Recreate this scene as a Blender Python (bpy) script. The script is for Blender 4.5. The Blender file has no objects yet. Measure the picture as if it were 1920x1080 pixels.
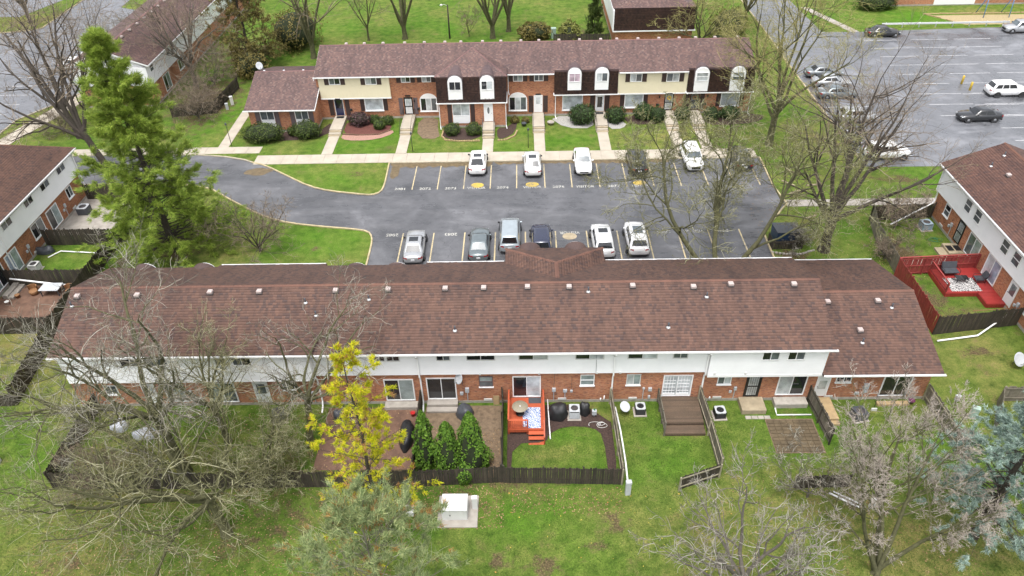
import bpy, math, random
import numpy as np
from mathutils import Vector, Matrix
R = math.radians
sc = bpy.context.scene
# ---------------------------------------------------------------- camera
cam_d = bpy.data.cameras.new('camera'); cam = bpy.data.objects.new('camera', cam_d)
sc.collection.objects.link(cam); sc.camera = cam
cam_d.sensor_width = 36.0; cam_d.lens = 1380.0 / 1920.0 * 36.0; cam_d.clip_start = 0.5; cam_d.clip_end = 900.0
_th, _yaw, _roll = R(38.5), R(-1.3), R(-1.5)
_f = Vector((math.sin(_yaw)*math.cos(_th), math.cos(_yaw)*math.cos(_th), -math.sin(_th)))
_r = Vector((math.cos(_yaw), -math.sin(_yaw), 0)); _u = _r.cross(_f)
_r2 = _r*math.cos(_roll) + _u*math.sin(_roll); _u2 = _u*math.cos(_roll) - _r*math.sin(_roll)
cam.matrix_world = Matrix(((_r2.x, _u2.x, -_f.x, 0), (_r2.y, _u2.y, -_f.y, 0), (_r2.z, _u2.z, -_f.z, 39.5), (0, 0, 0, 1)))
# ---------------------------------------------------------------- sky and sun (bright overcast)
SUN_EL, SUN_AZ = R(74), R(200)
wd = bpy.data.worlds.new('World'); sc.world = wd; wd.use_nodes = True
nt = wd.node_tree; nt.nodes.clear()
sky = nt.nodes.new('ShaderNodeTexSky'); sky.sky_type = 'NISHITA'; sky.sun_disc = False
sky.sun_elevation = SUN_EL; sky.sun_rotation = SUN_AZ; sky.dust_density = 4.0; sky.air_density = 1.0; sky.ozone_density = 1.0
hs = nt.nodes.new('ShaderNodeHueSaturation'); hs.inputs['Saturation'].default_value = 0.22
bg = nt.nodes.new('ShaderNodeBackground'); bg.inputs['Strength'].default_value = 0.15
wo = nt.nodes.new('ShaderNodeOutputWorld')
nt.links.new(sky.outputs[0], hs.inputs['Color']); nt.links.new(hs.outputs[0], bg.inputs['Color']); nt.links.new(bg.outputs[0], wo.inputs['Surface'])
sun_d = bpy.data.lights.new('sun', 'SUN'); sun_d.energy = 0.8; sun_d.angle = R(14); sun_d.color = (1.0, 0.965, 0.92)
sun = bpy.data.objects.new('sun', sun_d); sc.collection.objects.link(sun)
_sd = Vector((math.sin(SUN_AZ)*math.cos(SUN_EL), math.cos(SUN_AZ)*math.cos(SUN_EL), math.sin(SUN_EL)))
sun.rotation_euler = _sd.to_track_quat('Z', 'Y').to_euler(); sun.location = (0, 0, 80)
vs = sc.view_settings; vs.view_transform = 'Standard'; vs.look = 'None'; vs.gamma = 1.0; vs.use_curve_mapping = False; vs.exposure = 1.2
sc.cycles.use_denoising = True
sc.cycles.max_bounces = 6; sc.cycles.diffuse_bounces = 3; sc.cycles.glossy_bounces = 3; sc.cycles.transparent_max_bounces = 8
rng = random.Random(7); nrng = np.random.default_rng(7)
col = sc.collection

# ---------------------------------------------------------------- materials
def nodes(m):
    m.use_nodes = True; t = m.node_tree; t.nodes.clear()
    o = t.nodes.new('ShaderNodeOutputMaterial'); b = t.nodes.new('ShaderNodeBsdfPrincipled')
    t.links.new(b.outputs[0], o.inputs[0]); return t, b
def N(t, typ, **kw):
    n = t.nodes.new(typ)
    for k, v in kw.items():
        if k.startswith('i_'):
            key = k[2:]; key = int(key) if key.isdigit() else key.replace('_', ' ')
            n.inputs[key].default_value = v
        else: setattr(n, k, v)
    return n
def ramp(t, src, stops, interp='LINEAR'):
    r = t.nodes.new('ShaderNodeValToRGB'); e = r.color_ramp.elements; r.color_ramp.interpolation = interp
    while len(e) < len(stops): e.new(0.5)
    for i, (p, c) in enumerate(stops):
        e[i].position = p; e[i].color = c if len(c) == 4 else (*c, 1)
    t.links.new(src, r.inputs[0]); return r.outputs[0]
def noise(t, scale, detail=4, rough=0.55, vec=None, dim='3D', dist=0.0):
    n = N(t, 'ShaderNodeTexNoise', noise_dimensions=dim); n.inputs['Scale'].default_value = scale
    n.inputs['Detail'].default_value = detail; n.inputs['Roughness'].default_value = rough; n.inputs['Distortion'].default_value = dist
    if vec is not None: t.links.new(vec, n.inputs['Vector'])
    return n.outputs['Fac']
def mix(t, fac, a, b, typ='MIX'):
    m = t.nodes.new('ShaderNodeMix'); m.data_type = 'RGBA'; m.blend_type = typ
    for sock, v in ((m.inputs[0], fac), (m.inputs[6], a), (m.inputs[7], b)):
        if isinstance(v, (int, float)): sock.default_value = v
        elif isinstance(v, tuple): sock.default_value = v if len(v) == 4 else (*v, 1)
        else: t.links.new(v, sock)
    return m.outputs[2]
def math_(t, op, a, b=None):
    m = N(t, 'ShaderNodeMath', operation=op)
    for i, v in enumerate((a, b)):
        if v is None: continue
        if isinstance(v, (int, float)): m.inputs[i].default_value = v
        else: t.links.new(v, m.inputs[i])
    return m.outputs[0]
def bump(t, b, h, strength=0.4, dist=0.02):
    n = N(t, 'ShaderNodeBump'); n.inputs['Strength'].default_value = strength; n.inputs['Distance'].default_value = dist
    t.links.new(h, n.inputs['Height']); t.links.new(n.outputs[0], b.inputs['Normal'])
def objpos(t): return N(t, 'ShaderNodeTexCoord').outputs['Object']
def geopos(t): return N(t, 'ShaderNodeNewGeometry').outputs['Position']
def uv(t): return N(t, 'ShaderNodeTexCoord').outputs['UV']
def dark(c, k): return tuple(x*k for x in c)
MATS = {}
def simple(name, c, rough=0.6, var=0.15, scale=3.0, metal=0.0, spec=0.4, bmp=0.0, bscale=40):
    if name in MATS: return MATS[name]
    m = bpy.data.materials.new(name); t, b = nodes(m); p = geopos(t)
    n = noise(t, scale, 5, 0.6, p)
    cc = ramp(t, n, [(0.25, dark(c, 1-var)), (0.75, tuple(min(1, x*(1+var)) for x in c))])
    t.links.new(cc, b.inputs['Base Color']); b.inputs['Roughness'].default_value = rough; b.inputs['Metallic'].default_value = metal
    b.inputs['Specular IOR Level'].default_value = spec
    if bmp: bump(t, b, noise(t, bscale, 3, 0.6, p), bmp, 0.01)
    MATS[name] = m; return m
def isl(t): return N(t, 'ShaderNodeNewGeometry').outputs['Random Per Island']
def obrand(t): return N(t, 'ShaderNodeObjectInfo').outputs['Random']
def island_mat(name, stops, rough=0.8, nscale=1.2, namt=0.25, trans=0.0, spec=0.3, interp='LINEAR'):
    if name in MATS: return MATS[name]
    m = bpy.data.materials.new(name); t, b = nodes(m)
    c = ramp(t, isl(t), stops, interp)
    nn = noise(t, nscale, 3, 0.6, geopos(t))
    v = ramp(t, nn, [(0.3, (1-namt,)*3), (0.7, (1+namt*0.6,)*3)])
    t.links.new(mix(t, 1.0, c, v, 'MULTIPLY'), b.inputs['Base Color']); b.inputs['Roughness'].default_value = rough
    b.inputs['Specular IOR Level'].default_value = spec
    if trans:
        tr = N(t, 'ShaderNodeBsdfTranslucent'); t.links.new(mix(t, 1.0, c, v, 'MULTIPLY'), tr.inputs['Color'])
        ms = N(t, 'ShaderNodeMixShader'); ms.inputs[0].default_value = trans
        t.links.new(b.outputs[0], ms.inputs[1]); t.links.new(tr.outputs[0], ms.inputs[2])
        t.links.new(ms.outputs[0], t.nodes['Material Output'].inputs[0])
    MATS[name] = m; return m
def shingle_mat(name, tones, stain):
    m = bpy.data.materials.new(name); t, b = nodes(m); p = geopos(t)
    tones = sorted(tones, key=sum); n = len(tones)
    at = N(t, 'ShaderNodeAttribute', attribute_name='tone'); sp = N(t, 'ShaderNodeSeparateColor'); t.links.new(at.outputs['Color'], sp.inputs[0])
    c = ramp(t, sp.outputs[0], [(0.08+0.84*i/(n-1), tones[i]) for i in range(n)])
    c = mix(t, sp.outputs[1], c, dark(stain, 0.7))
    big = noise(t, 0.55, 4, 0.6, p); mid = noise(t, 2.3, 4, 0.65, p); fine = noise(t, 60, 2, 0.7, p)
    c = mix(t, 1.0, c, ramp(t, big, [(0.3, (0.86, 0.86, 0.88)), (0.7, (1.1, 1.08, 1.06))]), 'MULTIPLY')
    c = mix(t, ramp(t, mid, [(0.55, (0, 0, 0)), (0.8, (0.22, 0.22, 0.22))]), c, stain)
    st = noise(t, 1.0, 5, 0.6, N_scaled(t, p, (1.3, 0.16, 0.3)))
    c = mix(t, 1.0, c, ramp(t, st, [(0.3, (0.76, 0.77, 0.80)), (0.5, (1, 1, 1)), (0.72, (1.16, 1.13, 1.1))]), 'MULTIPLY')
    c = mix(t, 1.0, c, ramp(t, fine, [(0.3, (0.72, 0.72, 0.72)), (0.7, (1.3, 1.3, 1.3))]), 'MULTIPLY')
    t.links.new(c, b.inputs['Base Color']); b.inputs['Roughness'].default_value = 0.72; b.inputs['Specular IOR Level'].default_value = 0.35
    bump(t, b, fine, 0.5, 0.008); MATS[name] = m; return m
def brick_mat(name, tones, mortar, scale=1.0):
    m = bpy.data.materials.new(name); t, b = nodes(m); v = uv(t)
    br = N(t, 'ShaderNodeTexBrick'); t.links.new(v, br.inputs['Vector'])
    br.inputs['Scale'].default_value = scale; br.inputs['Brick Width'].default_value = 0.215; br.inputs['Row Height'].default_value = 0.075
    br.inputs['Mortar Size'].default_value = 0.006; br.inputs['Mortar Smooth'].default_value = 0.1; br.inputs['Bias'].default_value = 0.0
    br.inputs['Color1'].default_value = (0, 0, 0, 1); br.inputs['Color2'].default_value = (1, 1, 1, 1); br.inputs['Mortar'].default_value = (0.3, 0.3, 0.3, 1)
    c = ramp(t, br.outputs['Color'], tones)
    p = geopos(t)
    # rows of dark clinker bricks laid in short runs
    n2 = noise(t, 3.0, 2, 0.5, N_scaled(t, v, (1.0, 8.0, 1.0)))
    run = ramp(t, n2, [(0.555, (0, 0, 0)), (0.61, (1, 1, 1))])
    c = mix(t, math_(t, 'MULTIPLY', run, ramp(t, br.outputs['Color'], [(0.35, (0, 0, 0)), (0.5, (0.9, 0.9, 0.9))])), c, (0.10, 0.055, 0.04))
    c = mix(t, br.outputs['Fac'], c, mortar)
    c = mix(t, 1.0, c, ramp(t, noise(t, 0.7, 4, 0.6, p), [(0.3, (0.82, 0.8, 0.8)), (0.7, (1.12, 1.1, 1.1))]), 'MULTIPLY')
    t.links.new(c, b.inputs['Base Color']); b.inputs['Roughness'].default_value = 0.85; b.inputs['Specular IOR Level'].default_value = 0.2
    bump(t, b, math_(t, 'SUBTRACT', 1.0, br.outputs['Fac']), 0.6, 0.01); MATS[name] = m; return m
def N_scaled(t, vec, s):
    n = N(t, 'ShaderNodeMapping'); n.inputs['Scale'].default_value = s; t.links.new(vec, n.inputs['Vector']); return n.outputs[0]
def wood_mat(name, tones, rough=0.8, dirt=(0.03, 0.035, 0.02), dirt_amt=0.5):
    """weathered board: one tone per object, grain along the board, algae / dirt blotches"""
    if name in MATS: return MATS[name]
    m = bpy.data.materials.new(name); t, b = nodes(m)
    n = len(tones); c = ramp(t, obrand(t), [(i/(n-1), tones[i]) for i in range(n)])
    p = geopos(t); g = noise(t, 6, 4, 0.65, N_scaled(t, p, (6, 6, 0.5)))
    c = mix(t, 1.0, c, ramp(t, g, [(0.3, (0.65, 0.65, 0.65)), (0.7, (1.3, 1.3, 1.3))]), 'MULTIPLY')
    c = mix(t, ramp(t, noise(t, 1.7, 5, 0.65, p), [(0.45, (0, 0, 0)), (0.7, (dirt_amt,)*3)]), c, dirt)
    t.links.new(c, b.inputs['Base Color']); b.inputs['Roughness'].default_value = rough; b.inputs['Specular IOR Level'].default_value = 0.3
    bump(t, b, g, 0.4, 0.01); MATS[name] = m; return m
def glass_mat(name, c, rough=0.06, curtain=None):
    """window pane: dark room or drawn blind behind a glossy pane"""
    if name in MATS: return MATS[name]
    m = bpy.data.materials.new(name); t, b = nodes(m); p = geopos(t)
    cc = ramp(t, noise(t, 1.3, 3, 0.6, p), [(0.3, dark(c, 0.6)), (0.7, dark(c, 1.3))])
    if curtain:
        w = N(t, 'ShaderNodeTexWave', wave_type='BANDS', bands_direction='X'); w.inputs['Scale'].default_value = curtain
        w.inputs['Distortion'].default_value = 0.6; t.links.new(uv(t), w.inputs['Vector'])
        cc = mix(t, 1.0, cc, ramp(t, w.outputs['Fac'], [(0.0, (0.72, 0.72, 0.72)), (1.0, (1.1, 1.1, 1.1))]), 'MULTIPLY')
    t.links.new(cc, b.inputs['Base Color']); b.inputs['Roughness'].default_value = rough; b.inputs['Specular IOR Level'].default_value = 0.6
    b.inputs['Coat Weight'].default_value = 0.5; b.inputs['Coat Roughness'].default_value = 0.03
    MATS[name] = m; return m
def paint_mat(name, c, metal=0.0, rough=0.3):
    if name in MATS: return MATS[name]
    m = bpy.data.materials.new(name); t, b = nodes(m); p = geopos(t)
    cc = ramp(t, noise(t, 2.0, 4, 0.6, p), [(0.3, dark(c, 0.9)), (0.7, dark(c, 1.06))])
    t.links.new(cc, b.inputs['Base Color']); b.inputs['Metallic'].default_value = metal; b.inputs['Roughness'].default_value = rough
    b.inputs['Coat Weight'].default_value = 0.8; b.inputs['Coat Roughness'].default_value = 0.06
    MATS[name] = m; return m

# ---------------------------------------------------------------- mesh building
class MB:
    def __init__(self): self.v = []; self.f = []; self.sm = []
    def add(self, vs, fs, smooth=False):
        o = len(self.v); self.v += [tuple(map(float, p)) for p in vs]
        for f in fs: self.f.append(tuple(i+o for i in f)); self.sm.append(smooth)
        return self
    def box(self, x0, x1, y0, y1, z0, z1):
        v = [(x0,y0,z0),(x1,y0,z0),(x1,y1,z0),(x0,y1,z0),(x0,y0,z1),(x1,y0,z1),(x1,y1,z1),(x0,y1,z1)]
        return self.add(v, [(3,2,1,0),(4,5,6,7),(0,1,5,4),(1,2,6,5),(2,3,7,6),(3,0,4,7)])
    def bbox(self, x0, x1, y0, y1, z0, z1, b=0.02):
        """box with chamfered vertical edges and top edge"""
        b = min(b, (x1-x0)*0.45, (y1-y0)*0.45, (z1-z0)*0.45)
        def ring(i, z): return [(x0+b+i,y0+i,z),(x1-b-i,y0+i,z),(x1-i,y0+b+i,z),(x1-i,y1-b-i,z),(x1-b-i,y1-i,z),(x0+b+i,y1-i,z),(x0+i,y1-b-i,z),(x0+i,y0+b+i,z)]
        rs = [ring(0, z0), ring(0, z1-b), ring(b, z1)]
        vs = [p for r in rs for p in r]; fs = [tuple(range(7, -1, -1)), tuple(range(16, 24))]
        for k in range(2):
            for i in range(8): j = (i+1) % 8; fs.append((k*8+i, k*8+j, (k+1)*8+j, (k+1)*8+i))
        return self.add(vs, fs)
    def prism(self, poly, axis, a0, a1):
        """poly of 2D points extruded along axis 'x','y','z' from a0 to a1"""
        def mk(p, a): return {'x': (a, p[0], p[1]), 'y': (p[0], a, p[1]), 'z': (p[0], p[1], a)}[axis]
        n = len(poly); vs = [mk(p, a0) for p in poly] + [mk(p, a1) for p in poly]
        fs = [tuple(range(n-1, -1, -1)), tuple(range(n, 2*n))] + [(i, (i+1) % n, n+(i+1) % n, n+i) for i in range(n)]
        if axis == 'y': fs = [tuple(reversed(f)) for f in fs]
        return self.add(vs, fs)
    def cyl(self, p0, p1, r0, r1=None, n=10, smooth=True, cap=True):
        r1 = r0 if r1 is None else r1
        a, b = Vector(p0), Vector(p1); d = (b-a).normalized()
        u = d.orthogonal().normalized(); w = d.cross(u)
        vs = []
        for c, r in ((a, r0), (b, r1)):
            for i in range(n):
                t = 2*math.pi*i/n; vs.append(c + u*(r*math.cos(t)) + w*(r*math.sin(t)))
        self.add(vs, [(i, (i+1) % n, n+(i+1) % n, n+i) for i in range(n)], smooth)
        if cap: o = len(self.v)-2*n; self.f += [tuple(range(o+n-1, o-1, -1)), tuple(range(o+n, o+2*n))]; self.sm += [False, False]
        return self
    def tube(self, pts, r, n=6, smooth=True):
        P_ = [Vector(p) for p in pts]; m = len(P_); rr = r if isinstance(r, (list, tuple)) else [r]*m
        vs = []; up = None
        for i, p in enumerate(P_):
            d = (P_[min(i+1, m-1)]-P_[max(i-1, 0)]).normalized()
            if up is None: up = d.orthogonal().normalized()
            up = (up - d*up.dot(d)); up = up.normalized() if up.length > 1e-6 else d.orthogonal().normalized()
            w = d.cross(up)
            for k in range(n):
                t = 2*math.pi*k/n; vs.append(p + up*(rr[i]*math.cos(t)) + w*(rr[i]*math.sin(t)))
        fs = []
        for i in range(m-1):
            for k in range(n): j = (k+1) % n; fs.append((i*n+k, i*n+j, (i+1)*n+j, (i+1)*n+k))
        fs += [tuple(range(n-1, -1, -1)), tuple(range((m-1)*n, m*n))]
        return self.add(vs, fs, smooth)
    def lathe(self, prof, c=(0, 0, 0), n=12, smooth=True):
        vs = []; m = len(prof)
        for (r, z) in prof:
            for k in range(n): t = 2*math.pi*k/n; vs.append((c[0]+r*math.cos(t), c[1]+r*math.sin(t), c[2]+z))
        fs = []
        for i in range(m-1):
            for k in range(n): j = (k+1) % n; fs.append((i*n+k, i*n+j, (i+1)*n+j, (i+1)*n+k))
        fs += [tuple(range(n-1, -1, -1)), tuple(range((m-1)*n, m*n))]
        return self.add(vs, fs, smooth)
    def bar(self, p0, p1, w, h):
        """rectangular bar between two points, w across (horizontal), h deep"""
        a, b = Vector(p0), Vector(p1); d = (b-a).normalized(); up = Vector((0, 0, 1))
        s = d.cross(up); s = s.normalized() if s.length > 1e-4 else Vector((1, 0, 0)); q = s.cross(d)
        vs = [c + s*(sx*w/2) + q*(sy*h/2) for c in (a, b) for sx, sy in ((-1,-1),(1,-1),(1,1),(-1,1))]
        return self.add(vs, [(0,1,2,3),(7,6,5,4),(0,4,5,1),(1,5,6,2),(2,6,7,3),(3,7,4,0)])
    def mesh(self, name, mat):
        me = bpy.data.meshes.new(name); me.from_pydata(self.v, [], self.f)
        if any(self.sm): me.polygons.foreach_set('use_smooth', self.sm)
        box_uv(me); 
        if mat is not None: me.materials.append(mat)
        me.update(); return me
    def build(self, name, mat, parent=None, world=False, kind=None):
        """world=True: vertices are world coordinates and are moved into the parent's frame (parents are not rotated)"""
        if world and parent is not None:
            o = parent; off = Vector((0, 0, 0))
            while o is not None: off += o.location; o = o.parent
            self.v = [(x-off.x, y-off.y, z-off.z) for x, y, z in self.v]
        return link(name, self.mesh(name, mat), parent, kind=kind)
def box_uv(me):
    nl = len(me.loops)
    if nl == 0: return
    co = np.empty(len(me.vertices)*3, np.float32); me.vertices.foreach_get('co', co); co = co.reshape(-1, 3)
    li = np.empty(nl, np.int32); me.loops.foreach_get('vertex_index', li)
    nf = len(me.polygons); nr = np.empty(nf*3, np.float32); me.polygons.foreach_get('normal', nr); nr = np.abs(nr.reshape(-1, 3))
    tot = np.empty(nf, np.int32); me.polygons.foreach_get('loop_total', tot)
    ax = np.repeat(np.argmax(nr*np.array([1, 1, 0.9]), 1), tot); c = co[li]
    u_ = np.where(ax == 0, c[:, 1], c[:, 0]); v_ = np.where(ax == 2, c[:, 1], c[:, 2])
    lay = me.uv_layers.new(name='UVMap'); lay.data.foreach_set('uv', np.stack([u_, v_], 1).astype(np.float32).ravel())
def link(name, data, parent=None, loc=(0, 0, 0), rz=0.0, kind=None):
    o = bpy.data.objects.new(name, data); col.objects.link(o); o.location = loc; o.rotation_euler = (0, 0, rz)
    if parent is not None: o.parent = parent
    if kind: o['kind'] = kind
    return o
def tag(o, label, cat, group=None):
    o['label'] = label; o['category'] = cat
    if group: o['group'] = group
    return o
def thing(name, label, cat, loc=(0, 0, 0), rz=0.0, group=None):
    return tag(link(name, None, None, loc, rz), label, cat, group)
def struct(o, label=None):
    o['kind'] = 'structure'
    if label: o['label'] = label
    return o
def copy_tree(o, parent=None):
    c = o.copy(); col.objects.link(c); c.parent = parent
    for ch in list(o.children): copy_tree(ch, c)
    return c
def np_mesh(name, verts, faces_flat, nper, mat, smooth=False):
    """fast mesh from numpy: all faces have nper corners"""
    me = bpy.data.meshes.new(name); nv = len(verts); nf = len(faces_flat)//nper
    me.vertices.add(nv); me.vertices.foreach_set('co', np.asarray(verts, np.float32).ravel())
    me.loops.add(nf*nper); me.loops.foreach_set('vertex_index', np.asarray(faces_flat, np.int32))
    me.polygons.add(nf); me.polygons.foreach_set('loop_start', np.arange(0, nf*nper, nper, dtype=np.int32))
    me.polygons.foreach_set('loop_total', np.full(nf, nper, np.int32))
    if smooth: me.polygons.foreach_set('use_smooth', np.ones(nf, bool))
    me.update(calc_edges=True); me.validate()
    if mat is not None: me.materials.append(mat)
    return me

# ---------------------------------------------------------------- shared materials
M_SH_NEAR = shingle_mat('shingle_red_brown', [(0.122,0.069,0.052),(0.109,0.061,0.047),(0.135,0.077,0.058),(0.086,0.052,0.044),(0.117,0.066,0.050),(0.076,0.049,0.044),(0.129,0.073,0.055)], (0.07,0.048,0.045))
M_SH_FAR = shingle_mat('shingle_mauve_brown', [(0.145,0.090,0.080),(0.122,0.078,0.072),(0.165,0.103,0.090),(0.100,0.068,0.068),(0.135,0.085,0.078),(0.19,0.13,0.115),(0.11,0.072,0.068)], (0.09,0.065,0.064))
M_SH_RIGHT = shingle_mat('shingle_umber', [(0.13,0.070,0.055),(0.108,0.060,0.050),(0.15,0.082,0.064),(0.085,0.05,0.046),(0.12,0.066,0.053)], (0.07,0.047,0.044))
M_SH_MANS = shingle_mat('shingle_dark_mansard', [(0.060,0.032,0.026),(0.045,0.025,0.022),(0.075,0.042,0.033),(0.035,0.022,0.02),(0.055,0.030,0.025)], (0.03,0.02,0.02))
M_CAP = shingle_mat('ridge_cap_shingle', [(0.165,0.082,0.055),(0.15,0.074,0.05),(0.18,0.09,0.06),(0.135,0.067,0.048)], (0.11,0.062,0.046))
M_CAPF = shingle_mat('ridge_cap_mauve', [(0.20,0.11,0.10),(0.23,0.13,0.11),(0.18,0.10,0.095)], (0.14,0.09,0.085))
M_BRICK = brick_mat('orange_brick', [(0.0,(0.50,0.215,0.105)),(0.35,(0.45,0.18,0.085)),(0.6,(0.54,0.255,0.14)),(0.85,(0.39,0.135,0.07)),(1.0,(0.34,0.125,0.075))], (0.42,0.31,0.24))
M_BRICKT = brick_mat('tan_brick', [(0.0,(0.40,0.17,0.08)),(0.35,(0.34,0.135,0.06)),(0.6,(0.43,0.19,0.09)),(0.85,(0.28,0.10,0.05)),(1.0,(0.25,0.09,0.05))], (0.32,0.23,0.17))
M_WSID = simple('white_siding', (0.86,0.865,0.88), 0.5, 0.05, 0.8)
M_CREAM = simple('cream_siding', (0.76,0.69,0.50), 0.6, 0.05, 0.8)
M_WHITE = simple('white_trim', (0.84,0.84,0.84), 0.5, 0.04, 2)
M_GREYW = simple('off_white_trim', (0.62,0.62,0.60), 0.55, 0.06, 2)
M_FOUND = simple('foundation_concrete', (0.36,0.33,0.29), 0.85, 0.25, 2.5, bmp=0.2)
M_CONC = simple('pale_concrete', (0.40,0.355,0.29), 0.8, 0.14, 0.9, bmp=0.15)
M_CONC2 = simple('grey_concrete', (0.33,0.30,0.265), 0.75, 0.25, 1.4, bmp=0.2)
M_TANC = simple('tan_step_concrete', (0.32,0.265,0.18), 0.8, 0.25, 2.0, bmp=0.15)
M_KERB = simple('kerb_concrete', (0.38,0.335,0.25), 0.8, 0.3, 1.3)
M_KERBY = simple('kerb_yellow_worn', (0.42,0.35,0.21), 0.8, 0.35, 1.8)
M_SHUT = simple('brown_shutter', (0.055,0.035,0.032), 0.6, 0.12, 4)
M_SHUTG = simple('mauve_shutter', (0.13,0.10,0.105), 0.6, 0.12, 4)
M_BLACK = simple('black_metal', (0.015,0.015,0.016), 0.4, 0.2, 5)
M_DGREY = simple('dark_grey_metal', (0.06,0.065,0.075), 0.45, 0.2, 5)
M_LGREY = simple('light_grey_metal', (0.45,0.47,0.49), 0.4, 0.1, 5)
M_VENT = simple('vent_taupe', (0.42,0.35,0.33), 0.5, 0.08, 5)
M_VENTD = simple('vent_dark_metal', (0.07,0.06,0.06), 0.6, 0.1, 5)  # dark metal of the roof vent bases and air conditioner coils
M_GALV = simple('galvanised', (0.55,0.56,0.57), 0.35, 0.1, 8, metal=0.5)
M_GDARK = glass_mat('glass_dark', (0.018,0.02,0.024))
M_GMID = glass_mat('glass_grey', (0.11,0.125,0.135))
M_GBLIND = glass_mat('glass_blind', (0.46,0.49,0.49), 0.12, 14)
M_GCURT = glass_mat('glass_curtain', (0.56,0.60,0.62), 0.15, 5)
M_GTEAL = glass_mat('glass_teal_blind', (0.30,0.36,0.355), 0.1, 8)
M_GPINK = glass_mat('glass_pink_curtain', (0.58,0.44,0.52), 0.15, 6)
M_GBLUE = glass_mat('glass_blue_curtain', (0.36,0.42,0.52), 0.15, 4)
M_NAVY = paint_mat('navy_paint', (0.012,0.018,0.07), 0.0, 0.35)
M_DOORW = simple('white_door', (0.76,0.77,0.78), 0.4, 0.03, 3)
M_FENCE = wood_mat('weathered_fence', [(0.050,0.040,0.032),(0.068,0.055,0.043),(0.04,0.034,0.028),(0.085,0.07,0.053)], dirt=(0.022,0.028,0.014))
M_FENCEG = wood_mat('grey_fence', [(0.17,0.15,0.12),(0.22,0.19,0.15),(0.14,0.125,0.10),(0.25,0.22,0.175)], dirt=(0.07,0.075,0.045))
M_FENCEL = wood_mat('pale_rail', [(0.33,0.30,0.22),(0.28,0.25,0.18),(0.38,0.34,0.25)], dirt=(0.12,0.12,0.07), dirt_amt=0.35)
M_FENCER = wood_mat('red_fence', [(0.27,0.05,0.046),(0.30,0.058,0.052),(0.24,0.045,0.042)], 0.6, (0.18,0.04,0.036), 0.4)
M_DECKR = wood_mat('red_deck', [(0.31,0.036,0.034),(0.34,0.042,0.038),(0.28,0.034,0.032)], 0.35, (0.21,0.03,0.03), 0.4)
M_DECKO = wood_mat('orange_deck', [(0.44,0.095,0.042),(0.48,0.11,0.05),(0.39,0.085,0.04)], 0.5, (0.30,0.07,0.035), 0.4)
M_DECKB = wood_mat('brown_deck', [(0.105,0.072,0.05),(0.13,0.09,0.062),(0.085,0.06,0.043),(0.15,0.105,0.072)], 0.7, (0.06,0.05,0.035), 0.45)
M_TIMBER = simple('tan_timber', (0.36,0.26,0.14), 0.8, 0.2, 3, bmp=0.2)
M_MULCH = simple('dark_mulch', (0.052,0.032,0.026), 0.95, 0.6, 9, bmp=0.8, bscale=22)
M_MULCHR = simple('red_mulch', (0.115,0.042,0.034), 0.95, 0.45, 9, bmp=0.8, bscale=22)
M_GRAVELW = simple('white_gravel', (0.33,0.32,0.30), 0.9, 0.5, 14, bmp=0.8, bscale=26)
M_GRAVELP = simple('pink_gravel', (0.33,0.19,0.15), 0.9, 0.45, 14, bmp=0.8, bscale=26)
M_SOIL = simple('bare_soil', (0.16,0.115,0.075), 0.95, 0.45, 3, bmp=0.5, bscale=12)
M_STRAW = simple('dead_straw', (0.34,0.27,0.15), 0.95, 0.35, 5, bmp=0.5, bscale=25)
M_PAVER = simple('brick_paver', (0.14,0.08,0.055), 0.8, 0.4, 1.5, bmp=0.3)
M_COVER = simple('black_cover', (0.02,0.02,0.022), 0.5, 0.3, 3, bmp=0.9, bscale=7)
M_TARP = simple('grey_tarp', (0.48,0.50,0.55), 0.5, 0.25, 3, bmp=0.9, bscale=7)
M_GREENP = simple('green_plastic', (0.02,0.16,0.075), 0.4, 0.15, 5)
M_UTGREEN = simple('utility_green', (0.30,0.40,0.34), 0.5, 0.1, 4)
M_TERRA = simple('wicker_brown', (0.25,0.13,0.06), 0.7, 0.25, 10)
M_YEL = simple('yellow_paint', (0.60,0.42,0.06), 0.7, 0.3, 3)
M_BLUEM = simple('blue_steel', (0.06,0.17,0.34), 0.4, 0.1, 4)

NEARV = [(-27.35, 40.11), (-22.20, 40.28), (-18.71, 40.28), (-13.31, 40.29), (-9.62, 40.33), (-5.60, 40.35), (-2.90, 40.36), (0.17, 40.40), (3.08, 40.36), (7.52, 40.39), (11.73, 40.25), (14.35, 40.42), (18.71, 40.36), (-31.61, 40.08)]
NEARP = [(-15.33, 39.47), (-14.45, 38.51), (-10.91, 39.66), (-4.80, 37.31), (4.41, 40.06), (9.66, 37.37), (12.56, 39.56), (-31.80, 39.40)]
WINGV = [(21.96, 41.36), (25.59, 41.40), (23.67, 39.05)]
WINGP = [(26.47, 40.90), (23.60, 38.14)]
DORN = [-29.64, -25.01, -13.09, -9.93, 0.40, 4.05]
FARL_PX = [-11.65, -9.01, -6.28, -3.51, -0.75, 2.2, 5.01, 7.9, 10.69, 13.5, 16.3, 19.1, 21.8, 24.4]
NEARL_PX = [-11.55, -8.62, -5.67, -2.75, 0.09, 2.94, 5.89, 8.78, 11.64, 14.5, 17.35, 20.3]
FARTXT = [('2081', -12.9), ('2072', -10.3), ('2073', -7.63), ('VISITOR', -4.95), ('2074', -2.2), ('VISITOR', 0.87), ('2076', 3.59), ('VISITOR', 6.36), ('2077', 9.33), ('VISITOR', 12.08)]
NEARTXT = [('2085', -12.6), ('2084', -10.1), ('2083', -7.0), ('VISITOR', 4.29), ('2080', 13.2), ('VISITOR', 16.0), ('2079', 18.7)]
EMB = [-4.86, 0.88, 6.44, 12.08, 4.26]
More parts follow.
